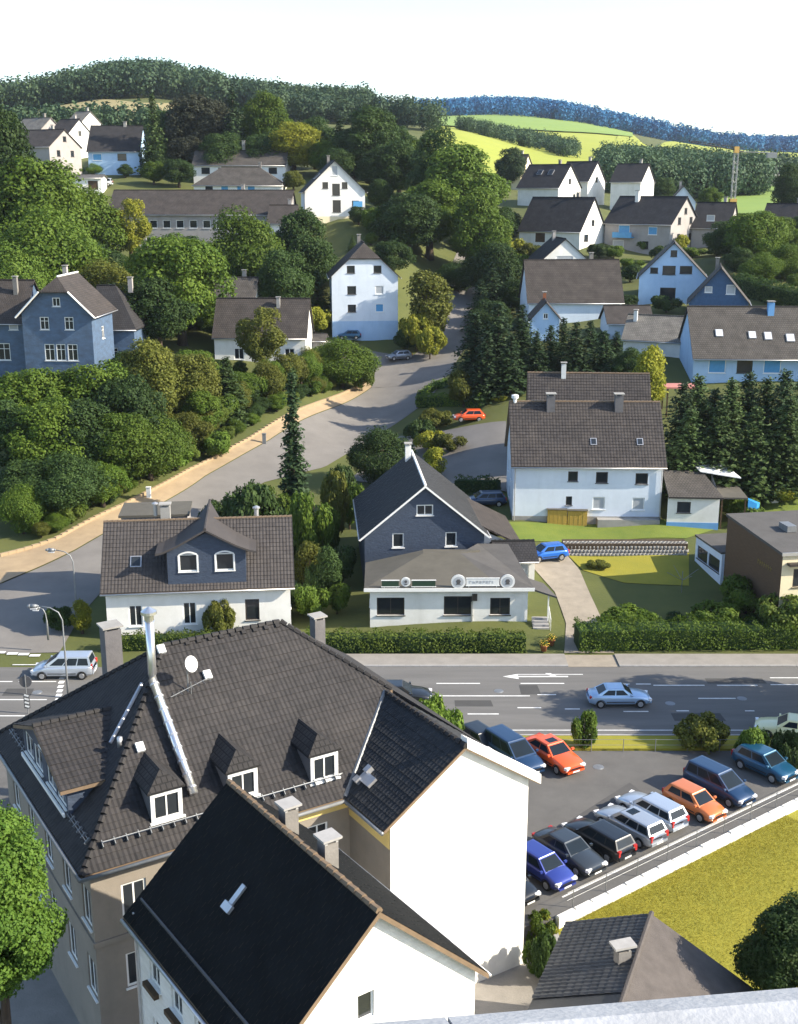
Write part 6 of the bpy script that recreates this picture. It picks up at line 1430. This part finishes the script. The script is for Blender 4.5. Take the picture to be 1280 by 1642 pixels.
# ------------------------------------------------------------------ hedges
zflat = lambda p: 0.1
hedge('hedge', 'long clipped hedge in front of the restaurant along the pavement', [(-7.2, 84.3), (-2, 84.25), (4, 84.3), (9.6, 84.3)], 1.5, 1.25, L_HEDGE, zflat, seed=1)
hedge('hedge', 'clipped hedge in front of the white house with the cross gable', [(-22.5, 84.4), (-15, 85.0), (-8.2, 85.4)], 1.2, 1.0, L_HEDGE, zflat, seed=2)
hedge('hedge', 'dense hedge along the pavement right of the drive', [(13.6, 85.0), (20, 85.3), (27, 85.4), (36, 85.6)], 2.6, 1.7, L_MID, zflat, seed=3)
a, b = ground(672, 652), ground(775, 652)
hedge('hedge', 'square clipped hedge behind the red car', [a[:2], b[:2]], 1.2, 1.6, L_MID, seed=4, dens=45, ls=.24)
hedge('hedge', 'curved clipped hedge in the front garden above the courtyard', [ground(*p)[:2] for p in ((675, 640), (700, 622), (735, 618), (752, 632), (745, 648))], 1.2, 1.0, L_BRIGHT, seed=5, dens=45, ls=.24)
hedge('hedge', 'long dark hedge climbing the slope at the right edge', [at_y(p[0], p[1], p[2])[:2] for p in ((1182, 470, 196), (1230, 490, 190), (1290, 510, 184))], 2.2, 3.0, L_DARK, seed=6, dens=30, ls=.32)
hedge('hedge', 'dark hedge screening the courtyard behind the slate house', [ground(732, 790)[:2], ground(800, 792)[:2]], 1.0, 1.7, L_DARK, seed=7, dens=45, ls=.22)

# ------------------------------------------------------------------ trees and shrubs
# near ones with fine leaves
g = np.random.default_rng(77)
c, nr, s, t, ctr = lobes_crown(g, 2.3, 10.0, 100, 80000, .135, 0, (.22, .40))
cl = leaf_mesh('crown', c, nr, s, t, g, L_NEAR, .7)
bx, by, _ = at_y(8, 1300, 37.0); e = empty('broadleaf_tree', (bx-.75, by, -.5), 0, 'bright green broadleaf tree at the lower left edge', 'tree')
o = bpy.data.objects.new('crown', cl); link(o, e); o.location = (0, 0, 4.5); me = trunk_mesh('trunk', g, 12.5, .22, ctr[:10] + np.array([0, 0, 4.5])); link(bpy.data.objects.new('trunk', me), e)
g = np.random.default_rng(78)
c, nr, s, t, ctr = lobes_crown(g, 2.2, 5.8, 60, 42000, .14, 0, (.24, .40), top=.6)
cl = leaf_mesh('crown', c, nr, s, t, g, L_DARK, .6)
bx, by, _ = at_y(1268, 1500, 42.0); e = empty('broadleaf_tree', (bx+.25, by, -.5), 0, 'dark green tree at the lower right edge beside the lawn', 'tree')
o = bpy.data.objects.new('crown', cl); link(o, e); o.location = (0, 0, .9); me = trunk_mesh('trunk', g, 5.5, .13, ctr[:10] + np.array([0, 0, .9])); link(bpy.data.objects.new('trunk', me), e)
TREES = [
# roadside mass, left of the hill road
('oakB',40,129,578,125,L_MID,'tall green tree left of centre below the villa windows'),
('limeC',96,132,584,125,L_MID,'tall tree right in front of the villa ground-floor windows'),
('oakA',150,131,580,125,L_MID,'broad tree below the right corner of the villa'),
('oakB',202,129,590,120,L_DARK,'darker tree right of the villa trees'),
('tallF',16,123,625,120,L_DARK,'dark tree at the left edge, half way down the bank'),
('oakA',75,122,640,130,L_MID,'green tree in the middle of the left bank'),
('limeC',132,123,630,120,L_DARK,'upright dark tree in the middle of the left bank'),
('oakB',186,123,650,120,L_MID,'leafy tree at the bend of the hill road'),
('roundD',236,127,668,110,L_MID,'light green tree on the bank just above the pavement'),
('oakA',38,117,735,120,L_DARK,'low dark tree at the left edge close to the pavement'),
('roundD',100,116,735,120,L_DARK,'low round tree close to the pavement on the left'),
('oakB',160,118,735,110,L_MID,'low green tree beside the white marker post'),
('bushH',276,131,716,80,L_BRIGHT,'bright shrub on the bank below the villa'),
('limeC',236,139,530,105,L_OLIVE,'olive tree right of the slate villa'),
('oakB',292,143,556,110,L_OLIVE,'second olive tree beside the first, above the hill road'),
('tallF',322,140,608,90,L_MID,'green tree between the olive trees and the road'),
('spruceB',362,146,570,90,L_CONIM,'green spruce on the bank above the hill road'),
('airyE',418,160,478,82,L_OLIVE,'tall yellowish tree in front of the half-hidden white house'),
('oakB',385,152,590,110,L_MID,'bushy tree below the tall yellowish tree'),
('roundD',450,160,600,100,L_MID,'round green tree beside the pavement, middle of the hill road'),
('bushG',500,166,598,80,L_BRIGHT,'light green shrub left of the dense round tree'),
('roundD',548,170,548,105,L_MID,'dense round tree at the top of the hill road pavement'),
('bushH',580,170,580,50,L_HEDGE,'small shrub at the mouth of the side lane'),
('bushH',345,136,690,70,L_BRIGHT,'bright low shrub on the bank by the pavement'),
('slimC',467,118,594,62,L_CONI,'slim dark spruce standing alone before the hill road'),
# behind villa
('oakB',284,174,360,150,L_MID,'tall full tree between the villa and the half-hidden house'),
('limeC',248,168,430,110,L_DARK,'dark tree just behind the slate villa'),
('spruceA',178,166,452,110,L_CONI,'dark conifer touching the villa roof'),
('roundD',170,180,425,120,L_OLIVE,'yellowish tree crown above the villa roof'),
('oakA',330,182,470,90,L_DARK,'dark tree left of the half-hidden white house'),
# second line, left slope
('roundD',380,200,346,125,L_MID,'round tree in front of the school'),
('limeC',484,206,322,90,L_DARK,'dark tree at the end of the school'),
('airyE',205,214,304,64,L_YELL,'thin yellow-green tree in front of the school, left'),
('oakA',128,212,300,130,L_MID,'round green tree left of the school'),
('oakB',40,202,235,170,L_MID,'large tree at the left edge below the upper houses'),
('roundD',65,186,345,160,L_MID,'wide tree crown above the villa wing'),
('limeC',2,206,150,110,L_DARK,'tall dark tree at the far left edge'),
('roundD',8,176,400,120,L_BRIGHT,'light green crown at the left edge above the villa'),
('oakB',135,192,380,120,L_DARK,'dark shrubby tree above the villa gable'),
('airyE',430,196,420,80,L_OLIVE,'olive tree below the school wing'),
('spruceB',508,196,430,70,L_CONIM,'spruce left of the tall pale house'),
('bushG',505,190,486,60,L_YELL,'yellow shrub beside the tall pale house'),
('oakA',455,188,400,90,L_DARK,'shady tree between the school and the half-hidden house'),
('spruceA',330,196,420,90,L_CONI,'dark spruce below the round tree of the school'),
('spruceB',565,222,376,50,L_CONIM,'small spruce behind the roof of the tall pale house'),
('bushH',600,232,330,60,L_MID,'shrub right of the white gabled house'),
('oakA',575,236,330,70,L_DARK,'dark tree beside the white gabled house'),
# upper left
('spruceA',243,300,148,62,L_CONIM,'tall green spruce right of the light blue house'),
('limeC',312,312,140,100,L_PURP,'dark copper-coloured tree at the top of the slope'),
('spruceB',372,305,138,62,L_CONI,'dark spruce behind the hip-roofed bungalow'),
('limeC',425,310,136,75,L_MID,'green tall tree above the long white house'),
('oakB',470,300,188,90,L_YELL,'yellow-green tree above the white gabled house'),
('spruceB',545,300,190,70,L_CONI,'dark spruce left of the great dark tree'),
('limeC',592,292,160,110,L_DARK,'great dark tree in the middle of the skyline'),
('oakB',540,286,232,110,L_DARK,'shady tree behind the white gabled house'),
('oakA',640,280,225,110,L_DARK,'dark tree right of the great dark tree'),
('bushH',120,300,262,40,L_MID,'small round bush before the light blue house'),
('roundD',150,300,262,60,L_BRIGHT,'light bush beside the white gable, upper left'),
('oakA',200,296,262,70,L_DARK,'dark bush in front of the light blue house'),
('oakB',285,286,250,80,L_DARK,'dark tree left of the long white house'),
('oakA',245,288,258,60,L_MID,'green tree left of the hip-roofed bungalow'),
('oakB',470,278,270,50,L_OLIVE,'olive bush between bungalow and white gabled house'),
# middle, right of the upper road
('limeC',742,250,216,130,L_BRIGHT,'tall sunlit lime tree in the middle of the slope'),
('limeC',690,236,278,110,L_MID,'tall green tree left of the sunlit lime'),
('oakB',655,228,300,110,L_DARK,'dark tree above the tall pale house'),
('oakA',700,262,205,90,L_DARK,'dark tree top behind the sunlit lime'),
('limeC',770,228,290,90,L_MID,'green tree between sunlit lime and the cluster of houses'),
('oakB',630,212,380,80,L_DARK,'dark tree behind the tall pale house'),
('limeC',800,212,380,90,L_DARK,'dark tree on the bank right of the upper road'),
('spruceA',790,200,420,80,L_CONI,'dark conifer above the upper road'),
('bushG',815,240,372,60,L_YELL,'yellow-green bush below the dark-roofed house'),
('columnI',688,188,425,64,L_OLIVE,'tall yellowish columnar shrub beside the upper road'),
('bushH',668,186,500,70,L_YELL,'bright yellow shrub at the foot of the tall pale house'),
('bushH',690,182,520,60,L_YELL,'yellow shrub at the corner of the upper road'),
('bushG',650,186,520,46,L_DARK,'dark shrub right of the tall pale house'),
# spruces behind the big white house
('spruceB',762,158,500,92,L_CONI,'dark spruce, first of the group left of the wide white house'),
('spruceB',800,156,484,104,L_CONI,'dark spruce, second of the group left of the wide white house'),
('spruceA',838,158,486,100,L_CONI,'dark spruce touching the small blue gabled house'),
('spruceB',884,154,520,96,L_CONI,'dark spruce behind the left chimney of the wide white house'),
('spruceA',925,152,514,100,L_CONI,'dark spruce behind the middle of the wide white house'),
('spruceB',970,152,528,92,L_CONI,'dark spruce behind the right chimney of the wide white house'),
('spruceA',862,152,530,90,L_CONI,'dark spruce just left of the left chimney'),
('spruceA',905,157,508,90,L_CONI,'tall dark spruce between the two chimneys, further back'),
('spruceB',948,157,512,90,L_CONI,'tall dark spruce left of the right chimney, further back'),
('spruceA',990,156,530,80,L_CONI,'dark spruce at the right end of the spruce group'),
('spruceB',782,150,530,80,L_CONI,'lower dark spruce in front of the left spruce group'),
('spruceA',820,150,536,84,L_CONI,'lower dark spruce nearest the rear tiled roof'),
('tallF',1010,150,548,84,L_DARK,'dark leafy tree right of the spruces behind the white house'),
('columnI',1044,140,545,46,L_YELL,'yellow-green columnar tree at the right end of the wide white house'),
('bushG',745,150,590,60,L_OLIVE,'olive bush at the foot of the spruces'),
('bushH',700,146,655,70,L_OLIVE,'olive shrub beside the hedge of the courtyard'),
('bushH',672,142,672,60,L_DARK,'dark shrub in the courtyard bed'),
('bushH',690,138,690,64,L_YELL,'yellow-flowering shrub in the courtyard bed'),
('bushG',722,136,690,54,L_OLIVE,'small rounded shrub at the end of the courtyard bed'),
('columnI',698,128,712,34,L_YELL,'narrow yellow-green shrub behind the slate house'),
('roundD',612,130,692,90,L_DARK,'dark round tree behind the slate house roof'),
('bushG',800,148,640,34,L_YELL,'small yellow bush near the red car'),
# front gardens
('bushH',400,108,768,110,L_DARK,'large dark bush behind the cross-gabled house'),
('bushG',500,104,776,70,L_MID,'green bush between the two street houses'),
('bushH',535,112,750,60,L_OLIVE,'yellowish bush left of the slate roof'),
('columnI',495,98,860,44,L_OLIVE,'olive columnar shrub between the two street houses'),
('columnI',525,96,870,40,L_DARK,'dark columnar shrub beside the slate house'),
('bushH',350,86.6,962,62,L_OLIVE,'rounded shrub under the windows of the cross-gabled house'),
('bushG',500,92,930,60,L_MID,'low green shrub at the corner of the cross-gabled house'),
('columnI',128,87.5,958,30,L_YELL,'yellow shrub at the corner by the junction'),
('bushH',95,88,970,60,L_DARK,'dark shrub shaded by the cross-gabled house'),
('bushH',1010,88,975,110,L_MID,'spreading bush beside the drive'),
('bushG',1080,90,985,120,L_DARK,'dark bush in the shade of the brown building'),
('bushH',1150,88.5,965,110,L_MID,'green bush in front of the flat annexe'),
('bushG',1200,91,925,90,L_MID,'bush in front of the brown cladding'),
('bushH',1260,87,950,120,L_HEDGE,'tall sunlit bush at the right edge by the pavement'),
('bushG',1215,87,985,80,L_DARK,'dark bush behind the pavement, right'),
('bushH',960,101,898,46,L_OLIVE,'small shrub on the edge of the gravel drive'),
('bushG',1130,112,800,50,L_MID,'green shrub in front of the carport'),
('bushH',1195,112,795,80,L_MID,'shrubs behind the brown building'),
('bushG',1255,116,770,70,L_YELL,'sunlit bush by the white gate pillar'),
('bushG',912,112,822,0.1,L_MID,None),
# right hand upper slope
('oakB',1215,215,330,150,L_MID,'large green tree above the hedge, right'),
('oakA',1170,222,352,90,L_DARK,'dark tree beside the narrow house with grey front'),
('roundD',1268,205,395,130,L_MID,'round tree at the right edge above the hedge'),
('bushH',1248,188,475,70,L_HEDGE,'rounded hedge bush at the right edge'),
('bushG',1070,184,470,50,L_DARK,'dark shrub in front of the light blue gabled house'),
('oakA',1262,400,280,40,L_DARK,'dark tree on the meadow at the right edge'),
('oakA',1275,300,262,60,L_DARK,'tall dark tree at the right edge under the ridge'),
('bushH',1040,246,378,40,L_MID,'bush before the large white gable'),
('bushH',1090,244,374,40,L_YELL,'yellow bush below the large white gable'),
('oakA',820,330,236,50,L_CONI,'dark conifer clump at the field edge'),
('oakA',895,340,268,60,L_MID,'green bush behind the far houses'),
('oakB',1060,340,280,50,L_DARK,'tree behind the large gabled house'),
('oakA',1140,330,300,60,L_MID,'green tree left of the crane'),
('bushG',940,67.9,1136,44,L_BRIGHT,'bright small tree on the verge between street and car park'),
('bushH',700,66.2,1118,110,L_BRIGHT,'bright shrub beside the tip of the big brown roof'),
('bushG',1208,66.6,1152,62,L_BRIGHT,'sunlit small tree on the verge at the right'),
('bushH',1130,68.0,1148,100,L_OLIVE,'low olive shrubs on the verge'),
('bushH',1262,66.0,1168,70,L_DARK,'dark shrub beside the pale yellow car'),
('bushH',866,49.6,1462,64,L_MID,'leafy shrub between the white gable and the outbuilding'),
('bushG',884,49.9,1458,46,L_YELL,'small yellowish shrub at the end of the block wall'),
('bushH',876,47.0,1490,56,L_DARK,'dark shrub at the corner of the tiled outbuilding roof'),
('bushG',858,47.6,1500,40,L_MID,'small shrub against the foot of the white gable'),
]
for t_ in TREES:
    if t_[6]: plant(*t_[:6], t_[6], 'tree' if t_[0][:4] not in ('bush', 'colu') else 'shrub')
ORD = ('first', 'second', 'third', 'fourth', 'fifth', 'sixth', 'seventh', 'eighth')
for i, px in enumerate((1098, 1122, 1148, 1176, 1204, 1232, 1262, 1292)):
    plant('thujaD', px, 121 + (i % 3)*1.2, (612, 600, 622, 606, 596, 604, 592, 600)[i], 84, L_CONIM if i % 2 else L_CONI, 'tall dark cypress, ' + ORD[i] + ' from the wide white house in the back row', group='cypress row')
for i, px in enumerate((1110, 1160, 1215, 1270)):
    plant('thujaD', px, 116.5, (655, 640, 650, 636)[i], 86, L_CONIM, 'lower cypress, ' + ORD[i] + ' from the left in the front row', group='front cypress row')
# trees and shrubs that merge into masses, told apart by nothing but their neighbours
FILL = [
('one of the full green trees between the slate villa and the half-hidden white house', 'trees right of the villa', (('oakB',206,150,556,90,L_DARK),('limeC',258,152,560,85,L_OLIVE),('oakA',312,155,560,90,L_MID),('oakB',350,158,572,85,L_DARK),('limeC',384,161,575,75,L_MID),('oakA',425,160,600,80,L_MID),('oakB',465,166,592,70,L_DARK),('oakA',330,148,612,90,L_MID),('oakB',275,142,630,90,L_DARK),('limeC',400,154,612,80,L_OLIVE),('oakB',355,148,640,80,L_MID),('oakA',300,136,660,85,L_OLIVE))),
('one of the trees crowding the slope between the villa and the school', 'slope trees below the school', (('oakA',100,200,395,110,L_MID),('oakB',172,206,396,90,L_DARK),('roundD',230,200,412,95,L_MID),('oakB',300,212,372,95,L_DARK),('limeC',342,208,384,80,L_MID),('oakA',432,210,376,75,L_DARK),('spruceB',460,214,372,60,L_CONI),('oakB',504,212,392,70,L_DARK),('roundD',300,182,470,90,L_DARK),('oakA',340,178,500,70,L_MID),('oakB',215,178,470,90,L_DARK),('oakA',140,172,500,70,L_DARK))),
('one of the dark trees filling the skyline between the houses, upper middle', 'skyline trees', (('oakB',270,318,168,75,L_DARK),('limeC',340,320,152,75,L_PURP),('oakA',400,318,168,65,L_DARK),('oakB',450,315,180,70,L_MID),('oakA',505,312,188,75,L_DARK),('oakB',520,298,220,65,L_MID),('oakA',570,300,208,75,L_DARK),('oakB',632,300,194,85,L_DARK),('limeC',668,296,216,75,L_MID),('oakA',612,280,236,90,L_DARK),('oakB',300,302,212,80,L_PURP),('oakA',352,298,212,75,L_DARK),('oakB',424,300,206,75,L_DARK),('limeC',610,252,282,85,L_DARK),('oakB',640,232,340,85,L_DARK),('oakA',595,224,372,70,L_MID),('oakB',255,300,228,70,L_DARK))),
('one of the shady trees on the bank right of the upper road', 'bank trees', (('oakB',782,216,396,80,L_DARK),('spruceA',815,206,424,80,L_CONI),('oakA',832,200,446,66,L_DARK),('limeC',785,236,340,75,L_MID),('oakB',805,254,326,65,L_DARK),('spruceB',772,194,446,66,L_CONI),('oakA',790,186,480,70,L_DARK),('roundD',735,222,420,60,L_DARK))),
('one of the green trees above the hedge at the right edge', 'right slope trees', (('oakB',1182,226,352,85,L_DARK),('oakA',1246,222,345,110,L_MID),('roundD',1222,202,408,95,L_MID),('oakB',1275,198,436,95,L_MID),('oakA',1190,208,396,80,L_DARK),('limeC',1285,226,340,80,L_DARK))),
('one of the garden shrubs between the houses, upper right', 'garden shrubs upper right', (('bushG',962,236,388,44,L_DARK),('bushH',985,236,392,46,L_MID),('bushG',1015,226,412,40,L_MID),('bushH',1062,234,392,46,L_DARK),('bushG',1112,234,394,46,L_MID),('bushH',1150,232,398,50,L_DARK),('bushG',880,236,396,44,L_MID),('bushH',850,238,388,46,L_OLIVE),('bushG',1012,212,420,46,L_DARK),('bushH',838,224,404,46,L_MID),('bushG',1000,188,470,46,L_DARK),('bushH',1028,180,495,44,L_MID),('bushG',1190,176,508,50,L_MID),('bushH',1218,172,520,56,L_DARK),('bushG',960,172,530,50,L_DARK),('bushH',1120,170,540,50,L_DARK))),
('one of the bushes in the back gardens between the street houses and the hill road', 'back garden bushes', (('bushH',350,112,800,80,L_DARK),('bushG',440,116,770,70,L_MID),('bushH',470,106,812,70,L_DARK),('bushG',520,108,800,60,L_MID),('bushH',545,122,742,60,L_DARK),('bushG',560,116,770,50,L_MID),('bushH',505,96,900,50,L_DARK),('bushG',540,93,930,44,L_MID),('bushH',480,93.5,935,50,L_DARK),('bushG',545,100,870,50,L_DARK))),
]
for lb, gp, rows in FILL:
    for r_ in rows: plant(*r_, lb, 'tree' if r_[0][:4] != 'bush' else 'shrub', gp)
gf = random.Random(12); pl_ = resample([ground(*p)[:2] for p in L_OUT[2:]], 40)
for i in range(3, 38):
    for k_ in range(2):
        d_ = pl_[min(i+1, 39)] - pl_[i-1]; d_ /= np.hypot(*d_); n_ = np.array([-d_[1], d_[0]]); q = pl_[i] + n_*(1.5 + k_*2.4 + gf.random()*1.4)
        kd = gf.choice(('bushG', 'bushH', 'oakA', 'roundD')); tr, cr, w0, h0 = PROTO[kd]; hh = gf.uniform(1.5, 2.4) + k_*2.6; ww = (1.2 + hh*.55)*gf.uniform(1.0, 1.35)
        e = empty('shrub', (q[0], q[1], hgt(*q)-.1), gf.random()*6, 'one of the leafy shrubs crowding the bank along the hill road', 'shrub', 'bank shrubs')
        for n2, me in (('trunk', tr), ('crown', cr)):
            o = bpy.data.objects.new(n2, me); link(o, e); o.scale = (ww/w0, ww/w0, hh/h0)
            if n2 == 'crown': set_mat(o, gf.choice((L_MID, L_DARK, L_OLIVE, L_HEDGE, L_MID)))
# street trees just past the right edge, whose shade falls across the street
for X, Y, top, lb in ((30.8, 71.5, 13.0, 'tall street tree past the right edge, shading the street'), (33.0, 68.0, 11.0, 'second street tree past the right edge by the car park'), (36.0, 74.0, 14.0, 'third and tallest street tree past the right edge')):
    tr, cr, w0, h0 = PROTO['oakB' if X < 34 else 'airyE']; e = empty('broadleaf_tree', (X, Y, 0), 1.0, lb, 'tree')
    for n_, me in (('trunk', tr), ('crown', cr)):
        o = bpy.data.objects.new(n_, me); link(o, e); o.scale = (1.0, 1.0, top/h0)
        if n_ == 'crown': set_mat(o, L_MID)

# ------------------------------------------------------------------ woods on the hills
g = np.random.default_rng(5)
def colwood(name, label, cols, m, n, hs, ls, per=90):
    """cols: (px, Y0, Y1) - the wood covers distances Y0..Y1 in each photo column"""
    cols = np.array(cols, float); px = g.uniform(cols[0, 0], cols[-1, 0], n)
    y0 = np.interp(px, cols[:, 0], cols[:, 1]); y1 = np.interp(px, cols[:, 0], cols[:, 2]); Y = y0 + (y1-y0)*g.random(n)
    X = (px-640)/F/ray(640, 250)[1]*Y
    return wood(name, label, np.stack([X, Y], -1), g, m, hs, ls, per)
colwood('hill_wood', 'wood covering the rounded hill, upper left', [(-200, 590, 760), (0, 590, 740), (60, 590, 760), (330, 590, 760), (430, 580, 700), (590, 570, 600)], L_FOREST, 1500, (12, 18), 1.4, 150)
colwood('ridge_wood', 'wood along the far ridge, right, tinted blue for haze', [(560, 1180, 1500), (760, 1130, 1600), (960, 1130, 1600), (1150, 1150, 1550), (1320, 1250, 1600)], L_HAZE, 1900, (13, 19), 2.2, 100)
colwood('field_copse', 'dark strip of trees in the middle of the sunny field', [(735, 600, 640), (800, 560, 640), (870, 540, 620), (925, 520, 560)], L_FOREST, 200, (5, 8), .7, 180)
colwood('slope_wood', 'dense wood on the slope behind the right-hand houses', [(965, 370, 420), (1000, 360, 455), (1120, 365, 450), (1180, 370, 430), (1225, 380, 410)], L_FOREST, 360, (9, 14), .8, 380)
colwood('far_treeline', 'line of trees beyond the fields in the middle', [(420, 520, 570), (640, 520, 560), (700, 500, 520)], L_FOREST, 160, (9, 14), 1.0, 180)
colwood('valley_hedgerow', 'hedgerow trees on the valley meadow, right', [(1170, 500, 520), (1300, 520, 560)], L_FOREST, 60, (6, 10), 1.2, 90)
colwood('left_treeline', 'bushes below the straw field, upper left', [(10, 395, 420), (160, 395, 420), (300, 400, 430)], L_FOREST, 90, (5, 9), 1.2, 90)
# lawn blades: short tufts standing on the dry lawn near the viewer
n = 60000; u_ = g.random(n)*17; w_ = .2 + g.random(n)**1.2*9; q = LA[None] + dl[None]*u_[:, None] + nl[None]*w_[:, None]
keep = g.random(n) < np.clip(1.15 - w_/10, .3, 1); q = q[keep]; k = len(q)
c = np.column_stack([q, np.full(k, -.43)]); nr = g.normal(size=(k, 3))*[1, 1, .45]
o = bpy.data.objects.new('grass', leaf_mesh('grass', c, nr, .07, g.random(k), g, L_GRASS, .35)); link(o); tag(o, 'short dry yellow grass of the mown lawn', 'grass', None, 'stuff')
colwood('left_slope_wood', 'trees covering the slope just past the left edge', [(-640, 135, 330), (-190, 135, 330)], L_MID, 170, (7, 12), .6, 420)
colwood('right_slope_wood', 'trees covering the slope just past the right edge', [(1440, 118, 330), (1850, 118, 330)], L_MID, 150, (7, 12), .6, 420)
# ------------------------------------------------------------------ air between the viewer and the hills
def haze(density=0.00007):
    m = bpy.data.materials.new('haze'); m.use_nodes = True; nt = m.node_tree
    for n_ in list(nt.nodes):
        if n_.type != 'OUTPUT_MATERIAL': nt.nodes.remove(n_)
    v = N(nt, 'ShaderNodeVolumePrincipled'); v.inputs['Color'].default_value = (.80, .88, 1.0, 1); v.inputs['Density'].default_value = density; v.inputs['Anisotropy'].default_value = .3
    nt.links.new(v.outputs[0], nt.nodes['Material Output'].inputs['Volume'])
    mb = MB(); mb.bb(-1850, 1850, -350, 2650, -6, 190); o = mb.build('haze', m); tag(o, 'thin bright summer haze over the valley', 'haze', None, 'stuff')
haze()
